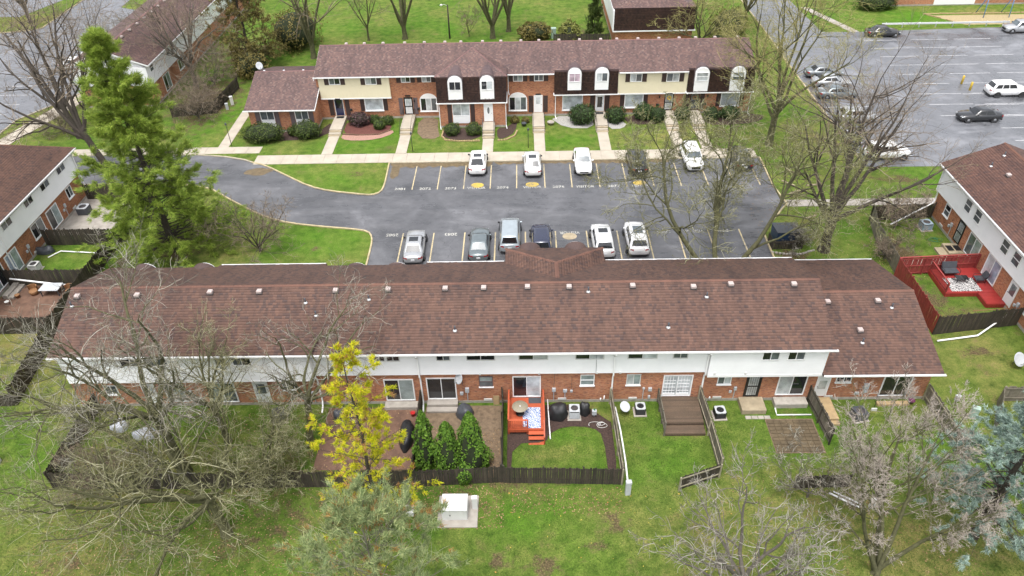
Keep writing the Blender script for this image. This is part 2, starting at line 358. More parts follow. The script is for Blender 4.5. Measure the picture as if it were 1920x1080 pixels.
WEAR = [  # channel (0 bare soil, 1 dry grass, 2 lush grass), x, y, rx, ry, amount
    (2, *(-21.94, 69.43), 6, 2.5, 0.9), (2, *(-18.18, 56.40), 7, 3, 1.0), (2, *(-34.23, 111.99), 9, 8, 0.8), (2, *(-12.21, 113.17), 14, 8, 0.7), (2, *(-17.95, 76.90), 5, 3, 0.7), (2, *(-9.26, 76.35), 3, 2, 0.5), (2, *(-1.30, 76.74), 3, 3, 0.9), (2, *(5.45, 76.91), 4, 3, 0.7),
    (2, *(3.70, 32.65), 3, 3, 0.9), (2, *(61.58, 116.44), 10, 6, 1.0), (2, *(78.51, 120.61), 12, 6, 0.9), (2, *(0.33, 26.44), 6, 3, 0.75), (2, *(8.56, 31.25), 3, 4, 0.7), (2, *(14.25, 33.01), 3, 4, 0.6), (2, *(-36.85, 85.81), 3, 9, 0.9), (2, *(29.35, 33.78), 3, 4, 0.5), (2, *(29.01, 57.95), 5, 4, 0.6), (2, *(28.84, 77.71), 5, 5, 0.6), (2, *(-40.99, 54.36), 3, 2.5, 0.7),
    (2, *(-32.68, 29.91), 5, 6, 0.5), (2, *(17.46, 31.61), 4, 4, 0.6), (2, *(42.12, 67.55), 5, 2.5, 0.6), (2, *(-76.24, 116.50), 7, 7, 0.3), (2, *(35.92, 57.78), 4, 3, 0.5),
    (1, *(-39.99, 42.25), 5, 6, 0.8), (1, *(-31.40, 36.49), 4, 4, 0.6), (1, *(-25.91, 29.85), 6, 4, 0.9), (1, *(-28.89, 25.16), 8, 5, 0.6), (1, *(14.78, 25.60), 8, 4, 0.8), (1, *(23.53, 23.78), 8, 4, 0.9), (1, *(33.39, 39.97), 5, 4, 0.6), (1, *(-58.68, 82.14), 5, 8, 0.6), (1, *(8.69, 79.08), 4, 3, 0.4), (1, *(16.54, 77.46), 6, 4, 0.6), (1, *(32.47, 73.71), 7, 6, 0.7),
    (1, *(-21.32, 102.76), 9, 5, 0.3), (1, *(1.59, 103.72), 6, 10, 0.5), (1, *(-18.49, 53.07), 5, 2, 0.2), (1, *(25.77, 57.13), 4, 5, 0.4), (1, *(6.77, 25.65), 6, 4, 0.4), (1, *(-29.65, 57.54), 6, 5, 0.6), (1, *(72.56, 117.08), 6, 2.5, 1.0), (1, *(1.85, 31.76), 1.6, 0.7, 0.9), (1, *(-63.25, 88.38), 4, 5, 0.5), (1, *(-80.70, 121.75), 8, 8, 0.7),
    (0, *(-16.88, 25.45), 5, 3, 0.5), (0, *(-14.38, 27.31), 4, 2.5, 0.5), (0, *(-32.37, 55.18), 2.6, 1.4, 0.8), (0, *(-4.73, 28.43), 4, 1.4, 0.55), (0, *(-3.81, 30.29), 3, 1.0, 0.6), (0, *(5.28, 26.78), 1.2, 0.7, 0.75), (0, *(5.67, 25.84), 1.0, 0.4, 0.7), (0, *(3.96, 24.77), 0.9, 0.5, 0.7), (0, *(1.06, 23.41), 1.2, 0.8, 0.85), (0, *(-1.59, 23.86), 0.8, 0.8, 0.8),
    (0, *(-17.18, 30.20), 6, 4, 0.55), (0, *(-10.18, 30.56), 4, 3, 0.8), (0, *(-25.36, 31.14), 5, 2.4, 0.5), (0, *(-6.66, 27.26), 2, 2, 0.6), (0, *(19.56, 29.44), 2, 1.2, 0.5), (0, *(20.35, 27.82), 2.5, 1.5, 0.5), (0, *(34.34, 41.12), 2, 0.8, 0.7), (0, *(34.05, 54.38), 2.2, 4, 0.7), (0, *(23.82, 53.79), 2.0, 0.9, 0.9), (0, *(39.18, 67.09), 4, 1.0, 0.8), (0, *(-25.04, 55.70), 1.5, 0.8, 0.6), (0, *(-19.40, 56.00), 0.7, 0.5, 0.9), (0, *(-17.96, 69.77), 0.8, 0.5, 0.9),
    (0, *(-40.64, 89.12), 6, 12, 0.75), (0, *(-40.63, 105.72), 5, 8, 0.7), (0, *(-36.88, 53.46), 1.2, 5, 0.7), (0, *(32.61, 47.57), 3, 3, 0.85), (0, *(34.73, 45.49), 3, 2, 0.6), (0, *(9.85, 112.03), 5, 4, 0.5), (0, *(-28.74, 73.18), 2.5, 0.6, 0.8), (0, *(0.73, 29.40), 2.5, 0.8, 0.5), (0, *(-1.00, 29.63), 2.0, 1.0, 0.7), (0, *(-27.54, 23.74), 2, 1, 0.6), (0, *(-18.02, 79.32), 0.9, 0.5, 0.8), (0, *(-7.48, 77.34), 0.8, 0.4, 0.5)]

# ================================================================ ground, roads, kerbs, walks
def in_poly(X, Y, poly):
    inside = np.zeros(X.shape, bool); n = len(poly)
    for i in range(n):
        (x0, y0), (x1, y1) = poly[i], poly[(i+1) % n]
        c = ((y0 > Y) != (y1 > Y)) & (X < (x1-x0)*(Y-y0)/(y1-y0+1e-12)+x0); inside ^= c
    return inside
def lawn_material():
    m = bpy.data.materials.new('lawn'); t, b = nodes(m); p = geopos(t)
    at = N(t, 'ShaderNodeAttribute', attribute_name='wear'); sp = N(t, 'ShaderNodeSeparateColor'); t.links.new(at.outputs['Color'], sp.inputs[0])
    soil, dry, lush = sp.outputs[0], sp.outputs[1], sp.outputs[2]
    n1 = noise(t, 0.16, 6, 0.62, p); n2 = noise(t, 1.1, 6, 0.68, p); n3 = noise(t, 9, 4, 0.75, p); n4 = noise(t, 38, 2, 0.7, p)
    g = ramp(t, n2, [(0.28, (0.036, 0.075, 0.012)), (0.45, (0.068, 0.130, 0.018)), (0.58, (0.098, 0.175, 0.024)), (0.75, (0.160, 0.205, 0.042))])
    yel = ramp(t, n2, [(0.3, (0.125, 0.130, 0.040)), (0.55, (0.205, 0.195, 0.065)), (0.75, (0.28, 0.24, 0.10))])
    lu = ramp(t, n2, [(0.3, (0.050, 0.120, 0.012)), (0.7, (0.100, 0.225, 0.020))])
    f = math_(t, 'ADD', math_(t, 'MULTIPLY', ramp(t, n1, [(0.40, (0, 0, 0)), (0.64, (1, 1, 1))]), 0.68), math_(t, 'MULTIPLY', dry, 0.9))
    f = math_(t, 'MULTIPLY', f, ramp(t, n2, [(0.25, (0.3, 0.3, 0.3)), (0.65, (1, 1, 1))]))
    c = mix(t, lush, g, lu); c = mix(t, f, c, yel)
    so = ramp(t, n3, [(0.3, (0.055, 0.036, 0.024)), (0.5, (0.105, 0.075, 0.048)), (0.7, (0.19, 0.135, 0.085))])
    sf = ramp(t, math_(t, 'ADD', math_(t, 'MULTIPLY', soil, 1.35), math_(t, 'MULTIPLY', math_(t, 'SUBTRACT', noise(t, 0.9, 7, 0.75, p), 0.5), 3.6)), [(0.5, (0, 0, 0)), (0.95, (0.9, 0.9, 0.9))])
    # small worn spots everywhere
    sp2 = ramp(t, noise(t, 0.55, 7, 0.7, p), [(0.555, (0, 0, 0)), (0.70, (0.7, 0.7, 0.7))])
    c = mix(t, sp2, c, so); c = mix(t, sf, c, so)
    c = mix(t, 1.0, c, ramp(t, n3, [(0.25, (0.55, 0.6, 0.55)), (0.5, (1, 1, 1)), (0.75, (1.45, 1.4, 1.3))]), 'MULTIPLY')
    c = mix(t, 1.0, c, ramp(t, n4, [(0.25, (0.6, 0.62, 0.6)), (0.75, (1.4, 1.38, 1.3))]), 'MULTIPLY')
    t.links.new(c, b.inputs['Base Color']); b.inputs['Roughness'].default_value = 0.95; b.inputs['Specular IOR Level'].default_value = 0.1
    bump(t, b, math_(t, 'ADD', n3, math_(t, 'MULTIPLY', n4, 0.8)), 0.9, 0.06); return m
M_LAWN = lawn_material()
def blob(G, ch, x, y, rx, ry=None, a=1.0, ang=0.0):
    ry = ry or rx; X, Y = G['X']-x, G['Y']-y; c, s = math.cos(ang), math.sin(ang)
    d = ((X*c+Y*s)/rx)**2+((-X*s+Y*c)/ry)**2; G['W'][..., ch] = np.maximum(G['W'][..., ch], a*np.exp(-d*1.1))
gx = np.concatenate([np.array([-420, -300, -200, -140]), np.arange(-100, 100.01, 0.5), np.array([140, 200, 300, 420])])
gy = np.concatenate([np.array([-60, -20]), np.arange(4, 150.01, 0.5), np.array([200, 300, 500, 800])])
GX, GY = np.meshgrid(gx, gy); GR = {'X': GX, 'Y': GY, 'W': np.zeros(GX.shape+(3,))}
for ch, x, y, rx, ry, a in WEAR: blob(GR, ch, x, y, rx, ry, a)
nyv, nxv = GX.shape
gz = 0.03*np.sin(GX*0.21)*np.sin(GY*0.17)*0
vv = np.stack([GX, GY, gz], -1).reshape(-1, 3); ii = np.arange(nyv*nxv).reshape(nyv, nxv)
ff = np.stack([ii[:-1, :-1], ii[:-1, 1:], ii[1:, 1:], ii[1:, :-1]], -1).reshape(-1)
gme = np_mesh('ground', vv, ff, 4, M_LAWN)
ca = gme.color_attributes.new('wear', 'FLOAT_COLOR', 'POINT'); ca.data.foreach_set('color', np.concatenate([GR['W'].reshape(-1, 3), np.ones((nyv*nxv, 1))], 1).astype(np.float32).ravel())
struct(link('ground', gme), 'green lawn ground of the housing complex')

def asphalt(name, base, wet=0.5):
    m = bpy.data.materials.new(name); t, b = nodes(m); p = geopos(t)
    n1 = noise(t, 0.22, 6, 0.62, p, dist=0.6); n2 = noise(t, 1.6, 6, 0.7, p); n3 = noise(t, 45, 2, 0.7, p)
    st = noise(t, 0.5, 5, 0.6, N_scaled(t, p, (0.35, 1.6, 1)), dist=0.3)
    c = ramp(t, n1, [(0.28, dark(base, 0.55)), (0.45, dark(base, 0.9)), (0.55, dark(base, 1.1)), (0.72, dark(base, 1.6))])
    c = mix(t, 1.0, c, ramp(t, n2, [(0.3, (0.86, 0.86, 0.86)), (0.7, (1.14, 1.14, 1.14))]), 'MULTIPLY')
    c = mix(t, 1.0, c, ramp(t, st, [(0.35, (0.85, 0.85, 0.86)), (0.65, (1.15, 1.15, 1.16))]), 'MULTIPLY')
    c = mix(t, 1.0, c, ramp(t, n3, [(0.3, (0.75, 0.75, 0.75)), (0.7, (1.25, 1.25, 1.25))]), 'MULTIPLY')
    # cracks
    vo = N(t, 'ShaderNodeTexVoronoi', feature='DISTANCE_TO_EDGE'); vo.inputs['Scale'].default_value = 0.28
    wv = N(t, 'ShaderNodeVectorMath', operation='ADD'); nz = N(t, 'ShaderNodeTexNoise'); nz.inputs['Scale'].default_value = 0.9; nz.inputs['Detail'].default_value = 4
    t.links.new(p, nz.inputs['Vector']); t.links.new(p, wv.inputs[0])
    sc2 = N(t, 'ShaderNodeVectorMath', operation='SCALE'); sc2.inputs['Scale'].default_value = 1.8; t.links.new(nz.outputs['Color'], sc2.inputs[0]); t.links.new(sc2.outputs[0], wv.inputs[1])
    t.links.new(wv.outputs[0], vo.inputs['Vector'])
    cr = ramp(t, vo.outputs['Distance'], [(0.0, (0.55, 0.55, 0.55)), (0.012, (0, 0, 0))])
    cr = math_(t, 'MULTIPLY', cr, ramp(t, n1, [(0.45, (0, 0, 0)), (0.6, (1, 1, 1))]))
    c = mix(t, cr, c, dark(base, 0.4))
    t.links.new(c, b.inputs['Base Color'])
    rg = ramp(t, math_(t, 'ADD', math_(t, 'MULTIPLY', st, 0.5), math_(t, 'MULTIPLY', n1, 0.5)), [(0.40, (0.16,)*3), (0.5, (0.4,)*3), (0.62, (0.75,)*3)])
    t.links.new(rg, b.inputs['Roughness']); b.inputs['Specular IOR Level'].default_value = wet
    bump(t, b, n3, 0.25, 0.01); return m
M_ASPH = asphalt('asphalt_court', (0.090, 0.091, 0.097), 0.6)
M_ASPHL = asphalt('asphalt_lot', (0.118, 0.121, 0.131), 0.9)
def worn_paint(name, c, base, amt):
    m = bpy.data.materials.new(name); t, b = nodes(m); p = geopos(t)
    w = ramp(t, math_(t, 'ADD', math_(t, 'MULTIPLY', noise(t, 7, 5, 0.75, p), 0.65), math_(t, 'MULTIPLY', noise(t, 0.6, 3, 0.5, p), 0.35)), [(amt-0.06, (0, 0, 0)), (amt+0.07, (1, 1, 1))])
    t.links.new(mix(t, w, base, c), b.inputs['Base Color']); b.inputs['Roughness'].default_value = 0.7; return m
M_LINE = worn_paint('worn_yellow_line', (0.50, 0.41, 0.24), (0.15, 0.145, 0.13), 0.44)
M_LINEW = worn_paint('worn_white_line', (0.50, 0.50, 0.51), (0.19, 0.195, 0.21), 0.43)
M_TXT = worn_paint('worn_white_paint', (0.50, 0.49, 0.44), (0.13, 0.13, 0.135), 0.46)
M_EMBY = worn_paint('worn_yellow_disc', (0.52, 0.36, 0.05), (0.13, 0.125, 0.11), 0.47)
def sheet(name, poly, z, mat, parent=None, thick=0.0):
    m = MB(); n = len(poly)
    area = sum(poly[i][0]*poly[(i+1) % n][1]-poly[(i+1) % n][0]*poly[i][1] for i in range(n))
    if area < 0: poly = list(reversed(poly))
    if thick: m.prism(poly, 'z', z-thick, z)
    else: m.add([(x, y, z) for x, y in poly], [tuple(range(n))])
    return m.build(name, mat, parent)
def smooth_poly(pts, it=2, closed=True):
    for _ in range(it):
        q = []; n = len(pts)
        for i in range(n if closed else n-1):
            a, b = pts[i], pts[(i+1) % n]; q += [(a[0]*0.75+b[0]*0.25, a[1]*0.75+b[1]*0.25), (a[0]*0.25+b[0]*0.75, a[1]*0.25+b[1]*0.75)]
        pts = q if closed else [pts[0]]+q+[pts[-1]]
    return pts
def blob_poly(cx, cy, rx, ry, n=18, j=0.18, ang=0.0):
    out = []
    for i in range(n):
        t = 2*math.pi*i/n; r = 1+rng.uniform(-j, j); x, y = rx*r*math.cos(t), ry*r*math.sin(t)
        out.append((cx+x*math.cos(ang)-y*math.sin(ang), cy+x*math.sin(ang)+y*math.cos(ang)))
    return smooth_poly(out, 1)
low = smooth_poly([(-70, 68.1), (-47.5, 68.2), (-40, 68.1), (-33.8, 67.7), (-30.3, 64.8), (-26.9, 62.2), (-25.3, 61.2), (-23.0, 60.2), (-19.6, 59.5), (-16.4, 59.0), (-15.0, 58.6), (-14.45, 57.6), (-14.3, 55.9), (-14.3, 48.7)], 1, False)
isl_out = smooth_poly([(-30.2, 72.6), (-28.4, 71.8), (-25.3, 69.3), (-22.6, 67.2), (-20.3, 66.2), (-17.1, 65.5), (-15.7, 65.25), (-14.85, 65.8), (-14.65, 67.3), (-14.75, 70.4), (-14.8, 72.0)], 1, False)
court = low + [(22.2, 48.7), (22.4, 57.5), (24.5, 60.5), (26.0, 62.5), (25.6, 66), (25.8, 72.0)] + list(reversed(isl_out)) + [(-31.2, 73.2), (-33.5, 73.9), (-37.0, 74.5), (-48, 74.7), (-70, 75.0)]
cobj = struct(sheet('parking_court', court, 0.02, M_ASPH), 'wet dark asphalt parking court with numbered stalls between the two rows')
lot = [(36.4, 69.6), (110, 69.0), (110, 112.0), (71.9, 110.9), (56.6, 110.3), (50.2, 109.9), (44.8, 110.2), (44.3, 125.3), (44.0, 160), (36.0, 160), (36.5, 125.8), (36.6, 110.6), (36.4, 100)]
lobj = struct(sheet('parking_lot', lot, 0.02, M_ASPHL), 'large wet grey parking lot at the right')
stl = [(-77.2, 60), (-63.2, 60), (-63.2, 84.5), (-59.3, 91), (-57.8, 95), (-58.3, 112), (-60, 112.5), (-60.2, 124), (-68.5, 128), (-70.3, 160), (-77.6, 160), (-77.2, 118), (-84, 116), (-84, 100), (-90, 98), (-90, 60)]
sobj = struct(sheet('street', stl, 0.024, M_ASPHL), 'wet street with parking at the upper left')
st2 = struct(sheet('street', [(-150, 128), (-84, 124), (-80.5, 134), (-80, 165), (-150, 170)], 0.02, M_ASPHL), 'distant grey pavement at the top left corner')
def kerb_run(name, pts, mat, label, h=0.13, w=0.16, par=None):
    m = MB(); n = len(pts); L = []
    for i in range(n):
        a = Vector(pts[max(i-1, 0)]); b = Vector(pts[min(i+1, n-1)]); d = (b-a).normalized(); s = Vector((-d.y, d.x)); p = Vector(pts[i]); L.append((p-s*w/2, p+s*w/2))
    vs = []
    for a, b in L: vs += [(a.x, a.y, 0.0), (a.x, a.y, h-0.03), (a.x*0.85+b.x*0.15, a.y*0.85+b.y*0.15, h), (b.x*0.85+a.x*0.15, b.y*0.85+a.y*0.15, h), (b.x, b.y, h-0.03), (b.x, b.y, 0.0)]
    fs = [(i*6+k, (i+1)*6+k, (i+1)*6+k+1, i*6+k+1) for i in range(n-1) for k in range(5)] + [(0, 1, 2, 3, 4, 5), tuple(range((n-1)*6+5, (n-1)*6-1, -1))]
    m.add(vs, fs); o = m.build(name, mat, par)
    if par is None: struct(o, label)
    return o
kerb_run('kerb', low, M_KERBY, 'yellowish kerb along the lower side of the court drive')
kerb_run('kerb', isl_out, M_KERBY, 'yellowish kerb round the grass island')
kerb_run('kerb', [(-14.8, 72.02), (25.8, 72.02)], M_KERB, 'kerb along the front sidewalk of the far stalls')
kerb_run('kerb', [(-70, 75.05), (-48, 74.75), (-37, 74.55), (-33.5, 73.95), (-31.2, 73.2), (-30.2, 72.6)], M_KERB, 'kerb between the drive and the front sidewalk')
kerb_run('kerb', [(22.25, 48.7), (22.45, 57.5), (24.55, 60.5), (26.05, 62.5), (25.65, 66), (25.8, 71.9)], M_KERBY, 'kerb at the right end of the court')
kerb_run('kerb', [(36.35, 69.6), (36.35, 100), (36.55, 110.6), (36.45, 125.8), (36, 150)], M_KERBY, 'yellow kerb along the left side of the parking lot')
kerb_run('kerb', [(-77.2, 150), (-77.2, 118.2), (-78.6, 117.2), (-84, 116.0)], M_KERBY, 'yellow kerb of the upper left street')
kerb_run('kerb', [(-63.1, 60), (-63.1, 84.4), (-59.2, 90.9), (-57.7, 95)], M_KERB, 'pale kerb of the upper left car park')
# sidewalk slabs
walk_meshes = {}
def slabs(name, label, x0, x1, y0, y1, step, along='x', mat=None, z=0.06, lift=None):
    o = struct(MB().box(x0+0.005, x1-0.005, y0+0.005, y1-0.005, -0.02, z-0.045).build(name, M_CONC2), label)
    L = (x1-x0) if along == 'x' else (y1-y0); n = max(1, round(L/step)); w = L/n
    key = (round(w, 3), round((y1-y0) if along == 'x' else (x1-x0), 3), along, z)
    if key not in walk_meshes:
        d = (y1-y0) if along == 'x' else (x1-x0)
        walk_meshes[key] = (MB().bbox(0.008, w-0.008, 0, d, -0.05, 0.0, 0.008) if along == 'x' else MB().bbox(0, d, 0.008, w-0.008, -0.05, 0.0, 0.008)).mesh('slab', mat or M_CONC)
    for i in range(n):
        s = link('slab', walk_meshes[key], o, (x0+(i*w if along == 'x' else 0), y0+(i*w if along != 'x' else 0), z+rng.uniform(-0.004, 0.006)))
    return o
slabs('sidewalk', 'long concrete sidewalk in front of the far townhouse row', -30.0, 25.6, 72.12, 74.15, 1.55)
slabs('sidewalk', 'concrete sidewalk along the drive behind the tall pine', -60.0, -30.0, 74.75, 76.3, 1.55, z=0.055)
slabs('sidewalk', 'concrete walk leading from the court to the right row', 26.0, 41.5, 62.0, 63.2, 1.5, mat=M_CONC2)
WALKS = [(-22.2, 'navy'), (-13.8, 'grilled white'), (-4.05, 'oval-window'), (1.85, 'half-glazed white'), (9.25, 'dark-pane'), (17.5, 'yellow wreath'), (20.6, 'brown wreath')]
for X, nm in WALKS:
    ye = 78.6 if X != -4.05 else 77.4
    slabs('path', 'straight concrete path to the %s door of the far row' % nm, X-0.62, X+0.62, 74.2, ye, 1.5, 'y', z=0.058)
    st = thing('entrance_steps', 'concrete entrance steps at the %s door of the far row' % nm, 'steps', (X, ye, 0), group='entrance steps of the far row')
    yw = 83.3 if X != -4.05 else 80.45; nst = 4; zt = 0.45 if X != -4.05 else 0.7
    ys = ye
    for k in range(nst):
        a = ys+k*0.34; MB().bbox(-0.72, 0.72, a-ye, (a-ye+0.34) if k < nst-1 else yw-ye-0.02, 0.0, zt*(k+1)/nst, 0.02).build('step' if k < nst-1 else 'landing', M_CONC if k % 2 else M_TANC, st)
    if X in (-13.8, 1.85, 9.25, 20.6, -4.05):
        for s in (-0.66, 0.66):
            r = MB(); y0, y1 = 0.15, yw-ye-0.2
            r.tube([(s, y0, 0.0), (s, y0, 0.95), (s, 1.2, zt+0.9), (s, y1, zt+0.9), (s, y1, zt)], 0.022, 6)
            for q in np.linspace(0.5, y1-0.3, 5): r.cyl((s, q, 0.1), (s, q, min(zt+0.9, 0.95+(q-y0)*0.4)), 0.01, n=5)
            r.build('railing', M_BLACK if X != -4.05 else M_DGREY, st)
    if X in (-22.2, 9.25): tag(MB().box(X-0.45, X+0.45, yw-0.75, yw-0.2, zt+0.001, zt+0.02).build('doormat', M_BLACK), 'black doormat in front of the %s door' % nm, 'doormat')
slabs('path', 'concrete path beside the left wing of the far row', -35.2, -34.0, 75.5, 86.0, 1.5, 'y', z=0.05)
ang = struct(sheet('path', [(-63.5, 74), (-61.6, 74), (-57.5, 88), (-56.2, 94.5), (-58.2, 94.5), (-60.2, 88)], 0.028, M_CONC), 'grey diagonal path at the left by the street')
struct(sheet('path', [(44.9, 121.5), (46.1, 121.6), (50.3, 110.0), (49.0, 109.9)], 0.03, M_CONC2), 'narrow walk running down to the parking lot')
# stall lines
lm = MB().box(-0.055, 0.055, 0.0, 4.95, 0.0, 0.004).mesh('stall_line', M_LINE)
FARL = FARL_PX
for X in FARL: link('stall_line', lm, cobj, (X, 66.25, 0.026))
lm2 = MB().box(-0.06, 0.06, 0.0, 5.6, 0.0, 0.004).mesh('stall_line', M_LINE)
for X in NEARL_PX: link('stall_line', lm2, cobj, (X, 52.6, 0.026))
def text_mesh(s, size, name):
    c = bpy.data.curves.new(name, 'FONT'); c.body = s; c.size = size; c.align_x = 'CENTER'; c.align_y = 'CENTER'; c.resolution_u = 2; c.offset = 0.012*size; c.extrude = 0.001
    o = bpy.data.objects.new(name, c); col.objects.link(o); bpy.context.view_layer.update()
    me = bpy.data.meshes.new_from_object(o.evaluated_get(bpy.context.evaluated_depsgraph_get())); bpy.data.objects.remove(o); bpy.data.curves.remove(c)
    me.materials.clear(); return me
_tm = {}
def ground_text(s, x, y, rz, size, mat, par, sx=1.0):
    if s not in _tm: _tm[s] = text_mesh(s, size, 'stall_number')
    me = _tm[s]
    if not me.materials: me.materials.append(mat)
    o = link('stall_number', me, par, (x, y, 0.027), rz); o.scale = (sx, 1, 1); return o
for s, px in FARTXT: ground_text(s, px, 66.4, 0, 0.62, M_TXT, cobj, 1.0 if len(s) < 5 else 0.85)
for s, px in NEARTXT: ground_text(s, px, 57.95, math.pi, 0.62, M_TXT, cobj, 1.0 if len(s) < 5 else 0.85)
dk = MB().lathe([(0.62, 0.0), (0.62, 0.003)], n=24, smooth=False).mesh('stall_emblem', M_EMBY)
for x, y in ((EMB[0], 66.95), (EMB[1], 66.95), (EMB[3], 66.95)): link('stall_emblem', dk, cobj, (x, y, 0.026)).scale = (1.1, 0.8, 1)
dk2 = MB().lathe([(0.62, 0.0), (0.62, 0.003)], n=24, smooth=False).mesh('stall_emblem', M_TANC); link('stall_emblem', dk2, cobj, (EMB[4], 57.35, 0.026)).scale = (1.1, 0.9, 1)
# lot lines
lm3 = MB().box(0.0, 5.3, -0.05, 0.05, 0.0, 0.004).mesh('stall_line', M_LINEW)
for k in range(9):
    y = 106.3-k*3.1
    for X in (49.6, 56.3, 62.5): link('stall_line', lm3, lobj, (X, y, 0.026))
for y in (87.5, 84.3, 81.2, 78.1, 75.0, 71.9):
    for X in (37.0, 55.0, 61.5): link('stall_line', lm3, lobj, (X, y, 0.026))
for k in range(7): link('stall_line', lm3, sobj, (-70.5, 86+k*3.0, 0.03))
M_MUD = simple('wet_silt', (0.13, 0.095, 0.05), 0.35, 0.45, 2.5)
for x0, x1, d0, lb in ((-14.6, -3.4, 1.3, 'brown silt along the far kerb left of the first car'), (-3.2, 6.0, 0.75, 'brown silt along the far kerb by the pearl sedan'), (6.4, 16.0, 0.9, 'brown silt along the far kerb right of the white sedan')):
    n = 26; pts = [(x0+(x1-x0)*i/n, 71.92) for i in range(n+1)]+[(x1-(x1-x0)*i/n, 71.9-d0*(0.45+0.4*abs(math.sin(i*1.1+x0))+rng.uniform(-0.1, 0.1))*(0.3 if i in (0, n) else 1)) for i in range(n+1)]
    struct(sheet('silt', pts, 0.0235, M_MUD), lb)
struct(sheet('silt', blob_poly(-29.0, 70.6, 1.5, 0.8), 0.0235, M_MUD), 'wet brown puddle at the island corner'); struct(sheet('silt', blob_poly(-13.9, 70.2, 0.5, 1.6), 0.0232, M_MUD), 'brown silt beside the island kerb')
# yards: beds, patios
def bed(name, poly, mat, label, z=0.03): return struct(sheet(name, poly, z, mat), label)
bed('planting_bed', smooth_poly([(-21.4, 82.9), (-16.2, 82.9), (-15.6, 80.2), (-17.0, 79.0), (-19.5, 78.8), (-21.3, 79.2)], 1), M_MULCHR, 'red mulch bed beside the navy door')
bed('gravel_bed', smooth_poly([(-21.3, 79.2), (-19.5, 78.85), (-17.0, 79.0), (-15.6, 80.2), (-15.2, 79.2), (-17.0, 77.7), (-19.6, 77.4), (-21.3, 77.9)], 1), M_GRAVELP, 'pink gravel edge of the red mulch bed', 0.034)
bed('planting_bed', smooth_poly([(-12.7, 83.2), (-10.3, 83.2), (-10.2, 80.5), (-9.6, 77.6), (-12.4, 77.8)], 1), M_SOIL, 'bare soil bed below the arched window')
bed('planting_bed', smooth_poly([(-9.7, 80.3), (-5.0, 80.3), (-5.0, 77.2), (-9.2, 77.3)], 1), M_MULCH, 'dark mulch bed under the dormered bay')
bed('planting_bed', smooth_poly([(-3.1, 80.3), (-1.8, 80.3), (-0.6, 82.9), (-0.9, 79.0), (-2.2, 77.4), (-3.0, 77.4)], 1), M_MULCH, 'small dark mulch bed right of the oval-window door')
bed('gravel_bed', smooth_poly([(3.0, 83.1), (8.4, 83.1), (8.4, 79.7), (5.0, 79.8)], 1), M_GRAVELW, 'white gravel strip under the large window')
bed('gravel_bed', smooth_poly([(10.0, 83.0), (12.4, 81.0), (11.8, 79.5), (10.0, 79.4)], 1), M_GRAVELW, 'white gravel patch right of the dark-pane door')
bed('planting_bed', smooth_poly([(12.0, 83.0), (16.7, 83.0), (16.7, 80.6), (12.6, 80.4)], 1), M_MULCH, 'mulch bed between two gravel and door paths')
bed('planting_bed', smooth_poly([(21.6, 83.0), (29.0, 83.0), (28.4, 80.8), (24.5, 79.9), (21.6, 80.1)], 1), M_MULCH, 'brown mulch bed at the right end of the far row')
bed('planting_bed', smooth_poly([(-33.0, 80.0), (-24.3, 80.0), (-23.1, 82.8), (-23.0, 78.4), (-28.0, 77.6), (-33.0, 78.0)], 1), M_MULCH, 'mulch bed under the wing windows')
# stone edging
def edging(pts, label, mat=None, s=0.24):
    t = thing('stone_edging', label, 'edging', (pts[0][0], pts[0][1], 0)); mm = [MB().bbox(-s/2, s/2, -0.08, 0.08, 0, 0.13+0.02*k, 0.02).mesh('edging_stone', mat or M_CONC2) for k in range(3)]
    for (a, b) in zip(pts[:-1], pts[1:]):
        d = Vector(b)-Vector(a); n = max(1, int(d.length/(s+0.02)))
        for i in range(n):
            p = Vector(a)+d*((i+0.5)/n); link('edging_stone', mm[rng.randrange(3)], t, (p.x-pts[0][0], p.y-pts[0][1], 0.01), math.atan2(d.y, d.x)+rng.uniform(-0.08, 0.08))
    return t
edging([(-9.4, 80.0), (-9.5, 78.2), (-9.0, 77.2), (-7.5, 76.9), (-5.0, 76.9)], 'curved stone edging round the bed left of the oval-window door', M_TIMBER)
edging([(-3.0, 76.9), (-2.0, 77.1), (-1.0, 78.0), (-0.7, 79.4)], 'curved stone edging right of the oval-window door', M_TIMBER)
edging([(-21.3, 79.1), (-19.5, 78.8), (-17.0, 78.9), (-15.7, 80.0)], 'stone edging between red mulch and pink gravel', M_PAVER)
# near yards
bed('planting_bed', smooth_poly([(-1.35, 36.1), (5.9, 36.1), (5.9, 29.4), (5.3, 29.4), (5.25, 33.2), (4.6, 34.0), (2.6, 34.1), (1.5, 33.4), (1.35, 32.7), (-0.95, 32.6), (-1.1, 29.8), (-1.35, 29.8)], 1), M_MULCH, 'dark mulch border round the small lawn by the orange deck')
bed('patio', [(-14.2, 36.0), (-7.7, 36.0), (-7.7, 30.5), (-14.2, 30.5)], M_PAVER, 'reddish patio behind the yellow pine', 0.026)
bed('patio', [(-7.2, 36.1), (-1.7, 36.1), (-1.7, 29.6), (-7.2, 29.6)], M_SOIL, 'dark bare earth yard behind the clipped evergreens', 0.022)
pav = struct(MB().box(16.6, 19.9, 31.6, 34.6, 0.0, 0.02).build('patio', M_SOIL), 'small mossy paver patio in the yard of the black security door')
pm = MB().bbox(0.01, 0.44, 0.01, 0.29, 0, 0.05, 0.01).mesh('paver', simple('mossy_paver', (0.105, 0.078, 0.045), 0.8, 0.4, 1.5))
for i in range(7):
    for j in range(9): link('paver', pm, pav, (16.65+i*0.45+(0.2 if j % 2 else 0)*0, 31.7+j*0.31, 0.015+rng.uniform(0, 0.012)))
bed('patio', [(-43.4, 66.0), (-45.6, 66.0), (-45.6, 58.6), (-39.0, 58.6), (-39.0, 65.0)], M_CONC2, 'concrete patio behind the left row', 0.03)
